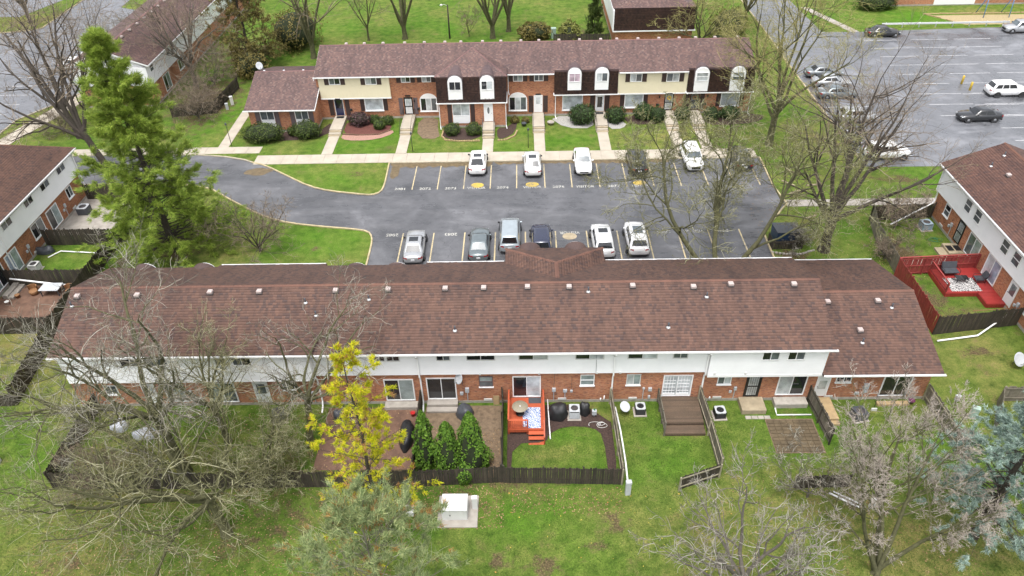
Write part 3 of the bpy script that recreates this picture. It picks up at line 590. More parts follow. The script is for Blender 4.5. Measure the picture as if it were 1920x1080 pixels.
bed('patio', [(-45.5, 50.9), (-38.6, 50.9), (-38.6, 44.6), (-45.5, 44.6)], M_PAVER, 'worn brick patio at the left row', 0.026)
slabs('path', 'short concrete walk in the right row yard', 33.6, 37.4, 52.2, 53.1, 1.2, z=0.05)
struct(MB().bbox(-5.6, -3.1, 26.1, 28.4, 0.0, 0.09, 0.02).build('concrete_pad', M_CONC2), 'concrete pad under the white utility cabinet').location = (0, 0, 0)

# ---------------------------------------------------------------- building kit (local frame: u = x along the front, v = y from front to rear)
def V3(*a): return np.array(a, float)
def shingle_arrays(p0, e, s, a, b, Ls, tab=0.25, exp=0.215, thick=0.03, clip=None):
    """tabs on a plane: p0 eave corner, e along the eave, s up the slope, row extent a(t)..b(t)"""
    p0, e, s = map(np.array, (p0, e, s)); n = np.cross(e, s); n = n/np.linalg.norm(n)
    if n[2] < 0: n = -n
    Vs, Ts = [], []
    rows = int(Ls/exp)
    for r in range(rows+1):
        t = r*exp; t1 = min(t+exp*1.25, Ls); x0, x1 = a(min(t+exp*0.5, Ls)), b(min(t+exp*0.5, Ls))
        if x1-x0 < 0.1 or t >= Ls-0.02: continue
        k = max(1, int((x1-x0)/tab)+1); w = nrng.uniform(0.6, 1.4, k); c = np.concatenate([[0], np.cumsum(w)]); c = x0+(x1-x0)*c/c[-1]
        xa, xb = c[:-1], c[1:]-0.006
        hi = thick*nrng.uniform(0.55, 1.3, k)
        def pt(x, tt, h): return p0+np.outer(x, e)+s*tt+np.outer(h, n)
        tn = np.where((np.arange(k)+r*1) % 2 == 0, 0.30, 0.70); fl = nrng.random(k) < 0.16; tn = np.where(fl, 1-tn, tn)+nrng.normal(0, 0.13, k); Ts.append(tn.clip(0.02, 0.98))
        z0 = np.full(k, 0.002); hu = np.full(k, 0.004)
        Vs.append(np.stack([pt(xa, t, hi), pt(xb, t, hi), pt(xb, t1, hu), pt(xa, t1, hu), pt(xa, t, z0), pt(xb, t, z0)], 1))
    if not Vs: return np.zeros((0, 3)), np.zeros(0, int), np.zeros(0)
    A = np.concatenate(Vs, 0); m = len(A)
    f = (np.arange(m)[:, None]*6 + np.array([0, 1, 2, 3, 4, 5, 1, 0])[None]).ravel()
    return A.reshape(-1, 3), f, np.concatenate(Ts)
def shingles(parent, planes, mat, name='shingles', stains=(), **kw):
    Vs, Fs, Tn, o = [], [], [], 0
    for pl in planes:
        A, f, tn = shingle_arrays(*pl, **kw); Vs.append(A); Fs.append(f+o); Tn.append(tn); o += len(A)
    V = np.concatenate(Vs); tn = np.concatenate(Tn); me = np_mesh(name, V, np.concatenate(Fs), 4, mat)
    cen = V.reshape(-1, 6, 3).mean(1); sg = np.zeros(len(cen))
    for u, v in stains: sg = np.maximum(sg, 0.75*np.exp(-(((cen[:, 0]-u)/0.55)**2+((cen[:, 1]-v-0.1)/0.5)**2)))
    if len(me.polygons) == 2*len(tn):
        ca = me.color_attributes.new('tone', 'FLOAT_COLOR', 'CORNER'); d = np.stack([tn, sg*nrng.uniform(0.5, 1.1, len(tn)), tn*0, tn*0+1], 1).astype(np.float32)
        ca.data.foreach_set('color', np.repeat(d, 8, 0).ravel())
    return link(name, me, parent, kind='stuff')
def cap_line(mb, p0, p1, w=0.15, step=0.2, drop=0.06):
    a, b = Vector(p0), Vector(p1); d = b-a; L = d.length; d.normalize(); s = d.cross(Vector((0, 0, 1))).normalized(); up = s.cross(d)
    if up.z < 0: up = -up
    k = max(1, int(L/step))
    for i in range(k):
        q0 = a+d*(L*i/k); q1 = a+d*(L*(i+1)/k+0.03); h0, h1 = 0.05, 0.03
        w_ = w*rng.uniform(0.94, 1.06)
        vs = [q0-s*w_-up*(drop-h0), q0+up*h0, q0+s*w_-up*(drop-h0), q1-s*w_-up*(drop-h1), q1+up*h1, q1+s*w_-up*(drop-h1)]
        mb.add(vs, [(0, 3, 4, 1), (1, 4, 5, 2), (0, 1, 2)])
def const(x): return lambda t: x
def lin(x0, k): return lambda t: x0+k*t
def wall_window(root, u0, u1, z0, z1, v, out, frame=None, panes=(None,), split='v', fw=0.07, sill=None, name='window', proud=0.05):
    """out = -1 faces -v, +1 faces +v. frame proud of the wall, panes set back inside it"""
    frame = frame or M_WHITE
    m = MB(); a, b = sorted((v-out*0.02, v+out*proud))
    m.box(u0-fw, u1+fw, a, b, z1, z1+fw); m.box(u0-fw, u1+fw, a, b, z0-fw, z0); m.box(u0-fw, u0, a, b, z0, z1); m.box(u1, u1+fw, a, b, z0, z1)
    n = len(panes)
    for i in range(1, n):
        if split == 'v': c = u0+(u1-u0)*i/n; m.box(c-0.025, c+0.025, a, b, z0, z1)
        else: c = z0+(z1-z0)*i/n; m.box(u0, u1, a, b, c-0.025, c+0.025)
    w = m.build(name, frame, root)
    for i, g in enumerate(panes):
        q = MB(); a, b = sorted((v-out*0.03, v+out*0.015))
        if split == 'v': q.box(u0+(u1-u0)*i/n+(0.025 if i else 0), u0+(u1-u0)*(i+1)/n-(0.025 if i < n-1 else 0), a, b, z0, z1)
        else: q.box(u0, u1, a, b, z0+(z1-z0)*i/n+(0.025 if i else 0), z0+(z1-z0)*(i+1)/n-(0.025 if i < n-1 else 0))
        q.build('pane', g or M_GDARK, w)
    if sill:
        a, b = sorted((v-out*0.02, v+out*0.11)); MB().box(u0-fw-0.04, u1+fw+0.04, a, b, z0-fw-0.08, z0-fw-0.003).build('sill', sill, w)
    return w
def shutter(root, u0, u1, z0, z1, v, out, mat=None):
    m = MB(); a, b = sorted((v-out*0.01, v+out*0.035)); c, d = sorted((v-out*0.01, v+out*0.05))
    m.box(u0, u1, a, b, z0, z1)
    for q0, q1 in ((u0, u0+0.05), (u1-0.05, u1)): m.box(q0, q1, c, d, z0-0.002, z1+0.002)
    zm = (z0+z1)/2
    for q0, q1 in ((z0, z0+0.07), (zm-0.04, zm+0.04), (z1-0.07, z1)): m.box(u0+0.051, u1-0.051, c, d, q0+0.003, q1-0.003)
    return m.build('shutter', mat or M_SHUT, root)
def wall_door(root, u0, u1, z0, z1, v, out, leaf, frame=None, glass=None, gl=(0.18, 0.82, 0.3, 0.92), grille=False, oval=False, knob=None, fw=0.08):
    frame = frame or M_WHITE
    m = MB(); a, b = sorted((v-out*0.02, v+out*0.06))
    m.box(u0-fw, u1+fw, a, b, z1, z1+fw); m.box(u0-fw, u0, a, b, z0, z1); m.box(u1, u1+fw, a, b, z0, z1)
    d = m.build('door', frame, root)
    a, b = sorted((v-out*0.02, v+out*0.025)); MB().box(u0, u1, a, b, z0, z1).build('leaf', leaf, d)
    W, H = u1-u0, z1-z0
    if glass:
        if oval:
            q = MB(); n = 14; cu, cz = (u0+u1)/2, z0+H*0.62
            ring = [(cu+0.14*math.cos(2*math.pi*i/n), cz+0.42*math.sin(2*math.pi*i/n)) for i in range(n)]
            q.prism(ring, 'y', *sorted((v+out*0.02, v+out*0.035))); q.build('pane', glass, d)
        else:
            a, b = sorted((v+out*0.01, v+out*0.032)); MB().box(u0+W*gl[0], u0+W*gl[1], a, b, z0+H*gl[2], z0+H*gl[3]).build('pane', glass, d)
    if grille:
        g = MB(); a, b = sorted((v+out*0.033, v+out*0.055))
        for q in (0.0, 0.93): g.box(u0+W*q, u0+W*(q+0.07), a, b, z0, z1)
        for q in (0.0, 0.46, 0.95): g.box(u0+W*0.072, u0+W*0.928, a, b, z0+H*q, z0+H*(q+0.05))
        for i in range(1, 5): c = u0+W*(0.07+0.86*i/5); g.box(c-0.008, c+0.008, a, b, z0+H*0.051, z0+H*0.459); g.box(c-0.008, c+0.008, a, b, z0+H*0.511, z0+H*0.949)
        g.build('security_grille', M_BLACK, d)
    q = MB(); q.cyl((u0+W*0.9, v+out*0.02, z0+H*0.47), (u0+W*0.9, v+out*0.09, z0+H*0.47), 0.03, n=8); q.build('handle', knob or M_DGREY, d)
    return d
def slider(root, u0, u1, z0, z1, v, out, panes, frame=None):
    return wall_window(root, u0+0.08, u1-0.08, z0+0.08, z1-0.08, v, out, frame, panes, 'v', 0.08, name='sliding_door', proud=0.06)
def lap_siding(root, u0, u1, z0, z1, vback, v, out, mat, exp=0.2):
    a, b = sorted((vback, v-out*0.03))
    s = MB().box(u0, u1, a, b, z0+0.004, z1).build('siding', mat, root)
    n = max(1, round((z1-z0)/exp)); h = (z1-z0)/n; me = None
    for i in range(n):
        if me is None:
            q = MB(); pv = [(v-out*0.028, 0.0), (v+out*0.0, 0.0), (v-out*0.018, h-0.004), (v-out*0.028, h-0.004)]
            q.prism(pv, 'x', u0, u1); me = q.mesh('siding_board', mat)
        link('siding_board', me, s, (0, 0, z0+i*h))
    return s
def batten_siding(root, u0, u1, z0, z1, vback, v, out, mat, step=0.42):
    a, b = sorted((vback, v-out*0.02)); s = MB().box(u0, u1, a, b, z0, z1).build('siding', mat, root)
    n = round((u1-u0)/step); w = (u1-u0)/n; a, b = sorted((v-out*0.019, v)); me = MB().box(0.006, w-0.006, a, b, z0+0.003, z1).mesh('siding_panel', mat)
    for i in range(n): link('siding_panel', me, s, (u0+i*w, 0, 0))
    return s
def gutter(root, u0, u1, v, z, out, mat=None):
    m = MB(); a, b = sorted((v, v+out*0.11)); m.box(u0, u1, a, b, z-0.11, z-0.09)
    a, b = sorted((v+out*0.09, v+out*0.11)); m.box(u0, u1, a, b, z-0.089, z)
    a, b = sorted((v-out*0.02, v)); m.box(u0, u1, a, b, z-0.18, z-0.005)
    return m.build('gutter', mat or M_WHITE, root)
def downspout(root, pts, mat=None, w=0.075):
    m = MB()
    for p, q in zip(pts[:-1], pts[1:]): m.bar(p, q, w, w*0.8)
    return m.build('downspout', mat or M_WHITE, root)
def arch(u0, u1, z0, z1, n=12):
    r = (u1-u0)/2; c = (u0+u1)/2; zc = z1-r*0.85
    return [(u0, z0), (u1, z0)] + [(c+r*math.cos(math.pi*i/n), zc+r*0.85*math.sin(math.pi*i/n)) for i in range(n+1)]
def dormer(root, u0, u1, z0, z1, v, vb, roofmat, glass, sash='v', detailed=True):
    d = MB().prism(arch(u0, u1, z0, z1), 'y', v, vb).build('dormer', M_WHITE, root)
    # curved shingled hood
    m = MB(); n = 14; r = (u1-u0)/2+0.10; c = (u0+u1)/2; zc = z1-(u1-u0)/2*0.85
    rows = 9; vf = v+0.16; vs = []
    for k in range(rows+1):
        for i in range(n+1):
            t = math.pi*i/n; rr = r+(0.018 if k % 2 else 0)
            vs.append((c+rr*math.cos(t), vf+(vb-vf)*k/rows, zc+(rr*0.85+0.02)*math.sin(t)))
    fs = [(k*(n+1)+i, (k+1)*(n+1)+i, (k+1)*(n+1)+i+1, k*(n+1)+i+1) for k in range(rows) for i in range(n)]
    for s, ui in ((1, n), (-1, 0)):
        pass
    m.add(vs, fs, False)
    m.box(c-r-0.002, c-r+0.05, vf, vb, z0, zc); m.box(c+r-0.05, c+r+0.002, vf, vb, z0, zc)
    m.build('dormer_roof', roofmat, d)
    if detailed:
        w0, w1 = u0+0.2, u1-0.2; zt = zc+0.05; zb = zt-0.95
        wall_window(d, w0, w1, zb, zt, v, -1, M_WHITE, glass, sash, 0.05)
    return d
def roof_vent(root, u, v, z, size=0.36):
    r = MB(); r.box(-size*0.6, size*0.6, -size*0.62, size*0.55, -0.05, 0.03)
    o = r.build('roof_vent', M_VENTD, root); o.location = (u, v, z)
    MB().bbox(-size/2, size/2, -size/2, size/2, 0.05, 0.22, 0.03).build('vent_hood', M_VENT, o)
    return o
def vent_pipe(root, u, v, z, h=0.4):
    o = MB().cyl((0, 0, -0.1), (0, 0, h), 0.055, n=8).build('vent_pipe', M_DGREY, root); o.location = (u, v, z)
    MB().lathe([(0.16, -0.02), (0.15, 0.03), (0.07, 0.1)], n=8).build('flashing', M_GALV, o)
    return o
ZE, ZR, DP = 5.55, 7.5, 10.25
SL = (ZR-ZE)/(DP/2)
def zroof(v): return ZE+SL*min(v, DP-v)
def row_roof(root, L, mat, cap, sections, hip=None, front=True, rear=True, wing=None, thick=0.16, stains=()):
    """sections: list of (u0,u1,v_front_edge). hip=(u0,u1,vfront,zfront,vpeak). wing=(u0,u1,v0,v1,ze,zr)"""
    vm = DP/2; Ls = math.hypot(vm, ZR-ZE); s = V3(0, vm, ZR-ZE)/Ls
    roof = MB()
    for (u0, u1, vf) in sections: roof.prism([(vf, zroof(vf)-thick), (vf, zroof(vf)), (vm, ZR), (vm, ZR-thick)], 'x', u0, u1)
    roof.prism([(vm, ZR-thick), (vm, ZR), (DP, ZE), (DP, ZE-thick)], 'x', 0, L)
    rf = roof.build('roof', mat, root)
    planes = []
    for (u0, u1, vf) in sections:
        t0 = vf/vm*Ls; planes.append((V3(u0, 0, ZE)+s*t0, V3(1, 0, 0), s, const(0.0), const(u1-u0), Ls-t0))
    planes.append((V3(L, DP, ZE), V3(-1, 0, 0), s*V3(1, -1, 1), const(0.0), const(L), Ls))
    caps = MB(); cap_line(caps, (0, vm, ZR+0.01), (L, vm, ZR+0.01))
    if hip:
        u0, u1, vf, zf, zp, vp = hip; um = (u0+u1)/2
        # peak at (um, vp, zp); ridge runs level from the peak back into the main slope
        vr = (zp-ZE)/SL
        pk = V3(um, vp, zp); back = V3(um, vr+0.15, zp)
        # side planes: from side eave (u0, vf..) up to ridge
        hb = MB()
        def q(*pts): hb.add(pts, [tuple(range(len(pts)))])
        zb = zroof(0.0)
        vb0 = (zf-ZE)/SL  # where side eave meets main slope
        A, B = V3(u0, vf, zf), V3(u1, vf, zf); Cc, Dd = V3(u1, vb0, zf), V3(u0, vb0, zf)
        q(A, B, pk); q(B, Cc, back, pk); q(Dd, A, pk, back); q(A, B, Cc, Dd)
        ob = hb.build('hip_roof', mat, rf)
        # shingle planes
        def tri_plane(p0, p1, ap):
            e = (p1-p0); W = np.linalg.norm(e); e = e/W; rel = ap-p0; x = rel@e; s_ = rel-e*x; h = np.linalg.norm(s_); s_ = s_/h
            return (p0, e, s_, lin(0, x/h), lin(W, -(W-x)/h), h)
        planes.append(tri_plane(A, B, pk))
        for p0, p1, sg in ((B, Cc, 1), (Dd, A, -1)):
            e = p1-p0; W = np.linalg.norm(e); e = e/W
            apx, bpx = (pk, back) if sg > 0 else (back, pk)
            r0, r1 = apx-p0, bpx-p0; x0, x1 = r0@e, r1@e; s_ = r0-e*x0; h = np.linalg.norm(s_); s_ = s_/h
            planes.append((p0, e, s_, lin(0, x0/h), lin(W, (x1-W)/h), h))
        cap_line(caps, pk, back+V3(0, 0.3, 0)); cap_line(caps, A, pk); cap_line(caps, B, pk)
    if wing:
        u0, u1, v0, v1, ze, zr = wing; wm = (v0+v1)/2; Lw = math.hypot(wm-v0, zr-ze); sw = V3(0, wm-v0, zr-ze)/Lw
        wr = MB(); wr.prism([(v0, ze-thick), (v0, ze), (wm, zr), (v1, ze), (v1, ze-thick), (wm, zr-thick)], 'x', u0, u1)
        wo = wr.build('wing_roof', mat, root)
        planes += [(V3(u0, v0, ze), V3(1, 0, 0), sw, const(0.0), const(u1-u0), Lw), (V3(u1, v1, ze), V3(-1, 0, 0), sw*V3(1, -1, 1), const(0.0), const(u1-u0), Lw)]
        cap_line(caps, (u0, wm, zr+0.01), (u1, wm, zr+0.01))
    shingles(rf, planes, mat, stains=stains)
    caps.build('ridge_cap', cap, rf, kind='stuff')
    return rf
def fix_arch_window(root, u0, u1, z0, z1, v):
    w = MB().prism(arch(u0-0.12, u1+0.12, z0-0.1, z1+0.62), 'y', v-0.06, v+0.02).build('window', M_WHITE, root)
    n = 3; W = (u1-u0)/n
    for i, g in enumerate((M_GDARK, M_GCURT, M_GMID)): MB().box(u0+i*W+0.03, u0+(i+1)*W-0.03, v-0.07, v-0.0, z0+0.05, z1-0.02).build('pane', g, w)
    MB().box(u0-0.16, u1+0.16, v-0.12, v+0.01, z0-0.17, z0-0.103).build('sill', M_WHITE, w)
    return w
# ================================================================ far townhouse row (front towards the camera)
fx, fy = -24.5, 82.7
far = thing('townhouse_row', 'far brick townhouse row with cream siding, arched dormers and mauve shingle roof', 'building', (fx, fy, 0))
LF = 51.7; FW = 0.6
secF = [(0, 8.75, 0), (8.75, 14.5, 0), (14.5, 22.6, 0), (22.6, 28.25, 0), (28.25, 35.75, 0.5), (35.75, 43.9, 0), (43.9, LF, 0.5)]
row_roof(far, LF, M_SH_FAR, M_CAPF, secF, hip=(14.35, 22.7, -1.5, 5.95, 7.2, 4.3), wing=(-8.0, 0.25, -3.1, 10.2, 2.95, 5.0))
wb = MB(); wb.box(0, LF, FW, DP-0.6, 0.25, 5.35); wb.prism([(FW, 5.352), (DP-0.6, 5.352), (DP/2, ZR-0.17)], 'x', 0.02, 0.2); wb.prism([(FW, 5.352), (DP-0.6, 5.352), (DP/2, ZR-0.17)], 'x', LF-0.2, LF-0.02)
wb.box(14.75, 22.45, -2.2, FW-0.004, 0.25, 3.2)
wb.box(-7.7, -0.003, -2.6, 9.8, 0.25, 2.8); wb.prism([(-2.6, 2.802), (9.8, 2.802), (3.55, 4.8)], 'x', -7.68, -7.5)
wb.build('wall', M_BRICK, far)
fb = MB(); fb.box(-0.02+0.05, LF+0.02, FW-0.02, DP-0.58, -0.1, 0.246); fb.box(14.73, 22.47, -2.22, FW-0.03, -0.1, 0.243); fb.box(-7.72, 0.02, -2.62, 9.82, -0.1, 0.24)
fb.build('foundation', M_FOUND, far)
# section A and F cream board siding, jettied
for u0, u1 in ((0.35, 8.75), (35.75, 43.9)):
    s = batten_siding(far, u0, u1, 2.85, 5.38, FW+0.01, 0.28, -1, M_CREAM)
    MB().box(u0-0.02, u1+0.02, 0.25, FW, 2.70, 2.845).build('trim_board', M_WHITE, far)
# mansards
def mansard(u0, u1, vb, zb, vt, zt, vback, nm='mansard'):
    m = MB().prism([(vb, zb), (vt, zt), (vback, zt), (vback, zb)], 'x', u0, u1).build(nm, M_SH_MANS, far)
    e = V3(1, 0, 0); d = V3(0, vt-vb, zt-zb); h = np.linalg.norm(d)
    shingles(m, [(V3(u0, vb-0.004, zb), e, d/h, const(0.0), const(u1-u0), h)], M_SH_MANS, tab=0.22, exp=0.2)
    g = MB().box(u0-0.1, u1+0.1, vb-0.08, vback, zb-0.12, zb-0.003).build('fascia', M_WHITE, far)
mansard(14.5, 22.6, -2.4, 3.2, -1.5, 5.93, FW-0.01)
mansard(28.25, 35.75, 0.0, 2.95, 0.48, 5.58, FW+0.2)
mansard(43.9, LF, 0.0, 2.95, 0.48, 5.58, FW+0.2)
for (a, b, z0, z1, v, vb, g, sp) in ((15.9, 17.55, 3.25, 6.35, -2.3, 1.4, (M_GDARK, M_GDARK), 'v'), (19.6, 21.2, 3.25, 6.35, -2.3, 1.4, (M_GDARK, M_GCURT), 'v'),
        (29.8, 31.4, 3.45, 6.12, 0.05, 2.2, (M_GPINK, M_GPINK), 'v'), (33.0, 34.6, 3.45, 6.12, 0.05, 2.2, (M_GCURT, M_GMID), 'v'),
        (44.65, 46.3, 3.0, 5.98, 0.0, 1.9, (M_GCURT, M_GBLIND), 'h'), (48.85, 50.5, 3.0, 5.98, 0.0, 1.9, (M_GMID, M_GBLIND), 'h')):
    dormer(far, a, b, z0, z1, v, vb, M_SH_FAR, g, sp)
def FW_(x): return x-fx
# windows with shutters: X0,X1,z0,z1,v
for (X0, X1, z0, z1, v, g) in ((-22.8,-21.6,4.6,5.3,0.28,(M_GMID,M_GDARK)),(-18.5,-17.3,4.55,5.3,0.28,(M_GBLIND,M_GMID)),(-14.3,-13.35,4.6,5.25,FW,(M_GTEAL,M_GDARK)),(-11.85,-10.9,4.6,5.25,FW,(M_GCURT,M_GMID)),
        (-1.05,-0.05,4.5,5.25,FW,(M_GMID,M_GTEAL)),(1.43,2.4,4.5,5.25,FW,(M_GMID,M_GMID)),(12.7,13.95,4.35,5.2,0.28,(M_GCURT,M_GMID)),(16.95,18.3,4.3,5.2,0.28,(M_GMID,M_GBLIND))):
    wall_window(far, FW_(X0), FW_(X1), z0, z1, v, -1, M_WHITE, g, 'v')
    for s0, s1 in ((X0-0.62, X0-0.1), (X1+0.1, X1+0.62)): shutter(far, FW_(s0), FW_(s1), z0-0.08, z1+0.06, v, -1)
for (X0, X1, z0, z1, v, g) in ((-19.0,-16.95,1.15,2.6,FW,(M_GCURT,)),(4.85,7.1,0.8,2.55,FW,(M_GCURT,)),(12.3,14.35,1.0,2.55,FW,(M_GCURT,)),(23.8,25.85,1.0,2.5,FW,(M_GBLIND,))):
    wall_window(far, FW_(X0), FW_(X1), z0, z1, v, -1, M_WHITE, g, 'v', 0.1, M_WHITE)
    if X0 != 4.85:
        for s0, s1 in ((X0-0.62, X0-0.14), (X1+0.14, X1+0.62)): shutter(far, FW_(s0), FW_(s1), z0-0.1, z1+0.05, v, -1, M_SHUT)
fix_arch_window(far, FW_(-12.3), FW_(-10.4), 0.95, 2.5, FW); fix_arch_window(far, FW_(-1.6), FW_(0.4), 0.85, 2.45, FW)
# section C ground floor
wall_window(far, FW_(-8.2), FW_(-6.3), 1.55, 2.95, -2.2, -1, M_WHITE, (M_GBLIND, M_GCURT), 'v', 0.06)
MB().box(FW_(-8.26), FW_(-6.24), -2.24, -2.19, 0.55, 1.46).build('panel', M_WHITE, far)
for s0, s1 in ((-8.85,-8.36), (-6.14,-5.65)): shutter(far, FW_(s0), FW_(s1), 0.6, 3.0, -2.2, -1)
# wing windows with white panels under them
for X0, X1 in ((-30.8,-29.3), (-26.7,-25.25)):
    wall_window(far, FW_(X0), FW_(X1), 1.6, 2.7, -2.6, -1, M_WHITE, (M_GMID, M_GMID), 'v', 0.07)
    MB().box(FW_(X0)-0.06, FW_(X1)+0.06, -2.64, -2.59, 0.5, 1.5).build('panel', M_WHITE, far)
    for s0, s1 in ((X0-0.65, X0-0.12), (X1+0.12, X1+0.65)): shutter(far, FW_(s0), FW_(s1), 0.55, 2.75, -2.6, -1, M_SHUTG)
# doors
wall_door(far, FW_(-22.7), FW_(-21.75), 0.5, 2.55, FW, -1, M_NAVY, M_GREYW, M_GDARK, (0.12, 0.88, 0.45, 0.95))
for s in (-23.45, -21.5): shutter(far, FW_(s), FW_(s)+0.55, 0.5, 2.6, FW, -1)
wall_door(far, FW_(-14.25), FW_(-13.35), 0.5, 2.6, FW, -1, M_DOORW, M_BLACK, M_GCURT, (0.15, 0.85, 0.5, 0.92), True)
for s in (-14.95, -13.2): shutter(far, FW_(s), FW_(s)+0.5, 0.5, 2.6, FW, -1, M_SHUTG)
wall_door(far, FW_(-4.5), FW_(-3.6), 0.75, 2.95, -2.2, -1, M_DOORW, M_WHITE, M_GMID, oval=True)
wall_door(far, FW_(1.4), FW_(2.3), 0.5, 2.6, FW, -1, M_DOORW, M_WHITE, M_GCURT, (0.2, 0.8, 0.5, 0.9))
for s in (0.7, 2.45): shutter(far, FW_(s), FW_(s)+0.55, 0.5, 2.6, FW, -1)
wall_door(far, FW_(8.8), FW_(9.7), 0.5, 2.55, FW, -1, M_DOORW, M_WHITE, M_GDARK, (0.18, 0.82, 0.25, 0.9))
for s in (8.1, 9.85): shutter(far, FW_(s), FW_(s)+0.55, 0.5, 2.6, FW, -1)
wall_door(far, FW_(17.05), FW_(18.0), 0.5, 2.6, FW, -1, M_DOORW, M_BLACK, M_GBLIND, (0.12, 0.88, 0.1, 0.92), True)
wall_door(far, FW_(20.1), FW_(21.05), 0.5, 2.6, FW, -1, M_TANC, M_BLACK, M_GMID, (0.12, 0.88, 0.1, 0.92), True)
for s in (19.4, 21.2): shutter(far, FW_(s), FW_(s)+0.55, 0.5, 2.6, FW, -1)
# house-number plaques, lamps, mail boxes and wreaths
pl = []
for X, num, v, z in ((-22.2,'2084',0.28,2.72),(-13.8,'2082',FW,2.86),(17.5,'2076',0.28,2.72),(1.85,'2079',FW,2.78),(9.25,'2078',FW,2.7)):
    p = MB().box(FW_(X)-0.32, FW_(X)+0.32, v-0.045, v-0.005, z-0.09, z+0.09).build('number_plaque', M_BLACK, far); pl.append((p, num, FW_(X), v-0.046, z))
for X in (-13.05, -0.0+0.95, 16.35, 22.1):
    l = MB().lathe([(0.03, 0.0), (0.09, 0.05), (0.08, 0.25), (0.02, 0.32)], n=8).build('wall_lamp', M_BLACK, far); l.location = (FW_(X), FW-0.14, 2.1)
    MB().box(-0.02, 0.02, 0.0, 0.14, 0.27, 0.3).build('bracket', M_BLACK, l)
for X in (-20.85, -12.65, 16.2, 21.9): MB().bbox(FW_(X)-0.16, FW_(X)+0.16, FW-0.14, FW-0.003, 1.1, 1.36, 0.03).build('mailbox', M_BLACK, far)
def torus(mb, c, R_, r, n=14, k=6, axis='y'):
    vs = []
    for i in range(n):
        a = 2*math.pi*i/n
        for j in range(k):
            b = 2*math.pi*j/k; rr = R_+r*math.cos(b)*rng.uniform(0.8, 1.2)
            p = (rr*math.cos(a), r*math.sin(b), rr*math.sin(a)) if axis == 'y' else (rr*math.cos(a), rr*math.sin(a), r*math.sin(b))
            vs.append((c[0]+p[0], c[1]+p[1], c[2]+p[2]))
    mb.add(vs, [(i*k+j, i*k+(j+1) % k, ((i+1) % n)*k+(j+1) % k, ((i+1) % n)*k+j) for i in range(n) for j in range(k)], True)
    return mb
for X, mt, lb in ((17.52, M_YEL, 'yellow flower wreath hanging on the black-framed storm door'), (20.57, M_TERRA, 'brown twig wreath hanging on the grilled tan door')):
    w = torus(MB(), (0, 0, 0), 0.2, 0.075).build('door_wreath', mt); w.location = (X, fy+FW-0.14, 2.1); tag(w, lb, 'wreath')
# gutters and downspouts
for u0, u1 in ((-0.1, 14.3), (22.75, 28.2), (35.8, 43.85)): gutter(far, u0, u1, -0.01, ZE+0.02, -1)
gutter(far, -8.1, 0.3, -3.11, 2.97, -1)
for u, v0, z0, z1 in ((14.35, 0.2, 5.3, 0.2), (14.7, -2.45, 3.1, 0.2), (22.5, -2.45, 3.1, 0.2), (22.8, 0.1, 5.3, 3.3), (28.4, -0.08, 2.85, 0.2), (43.85, 0.12, 5.3, 3.0), (51.6, -0.08, 2.85, 0.15)):
    downspout(far, [(u, v0, z0), (u, min(v0+0.3, FW-0.08) if v0 > -1 else -2.3, z0-0.35), (u, min(v0+0.3, FW-0.08) if v0 > -1 else -2.3, z1), (u+0.1, v0-0.45, z1-0.1)])
MB().prism([(-3.1, 2.9), (-2.6, 3.05), (3.5, 5.0), (3.5, 4.85), (-3.1, 2.75)], 'x', 0.26, 0.31).build('rake_trim', M_WHITE, far)
MB().prism([(-0.1, 5.2), (5.3, 7.3), (5.3, 7.44), (-0.1, 5.38)], 'x', -0.06, -0.003).build('rake_trim', M_WHITE, far)
for i in range(21): roof_vent(far, 3.2+i*2.35+rng.uniform(-0.25, 0.25), DP/2+0.3, zroof(DP/2+0.3)+0.03, 0.34)
for u in (-7.0, -4.6, -2.2): vent_pipe(far, u, 3.9, 4.95, 0.35)
# ================================================================ near townhouse row (rear towards the camera)
nx, ny = 20.6, 45.95
near = thing('townhouse_row', 'nearest long townhouse row with red-brown shingle roof, white rear siding and brick ground floor', 'building', (nx, ny, 0), math.pi)
LN = 52.9
def NU(X): return nx-X
secN = [(0, 8.75, 0), (8.75, 14.4, 0), (14.4, 22.2, 0), (22.2, 28.25, 0), (28.25, 36.0, 0.5), (36.0, 44.4, 0), (44.4, LN, 0.5)]
row_roof(near, LN, M_SH_NEAR, M_CAP, secN, hip=(14.45, 22.1, -1.45, 5.75, 7.15, 2.3), wing=(-7.9, 0.3, -2.95, 10.2, 3.12, 5.15), stains=[(NU(a), ny-b) for a, b in NEARV+WINGV])
RW, RJ = 9.55, 10.08
nb = MB(); nb.box(0, LN, FW, RW, 0.25, 5.45)
nb.prism([(FW, 5.452), (RW, 5.452), (DP/2, ZR-0.2)], 'x', 0.02, 0.2); nb.prism([(FW, 5.452), (RW, 5.452), (DP/2, ZR-0.2)], 'x', LN-0.2, LN-0.02)
nb.box(14.75, 21.9, -2.2, FW-0.004, 0.25, 3.2); nb.box(-7.6, -0.003, -2.3, RW, 0.25, 2.95); nb.prism([(-2.3, 2.952), (RW, 2.952), (3.62, 4.95)], 'x', -7.58, -7.4)
nb.build('wall', M_BRICK, near)
nf = MB(); nf.box(0.02, LN+0.02, FW-0.02, RW+0.02, -0.1, 0.246); nf.box(14.73, 21.92, -2.22, FW-0.03, -0.1, 0.243); nf.box(-7.62, 0.0, -2.32, RW+0.02, -0.1, 0.24)
nf.build('foundation', M_FOUND, near)
S3, S2, S1 = (0.35, 8.15), (8.15, 35.3), (35.3, 52.5)
lap_siding(near, S3[0], S3[1], 3.12, 5.42, RW+0.01, RJ, 1, M_WSID)
for a, b in ((8.16, 14.5), (14.5, 28.0), (28.0, 35.29)): lap_siding(near, a, b, 3.13, 5.42, RW+0.005, RW+0.25, 1, M_WSID)
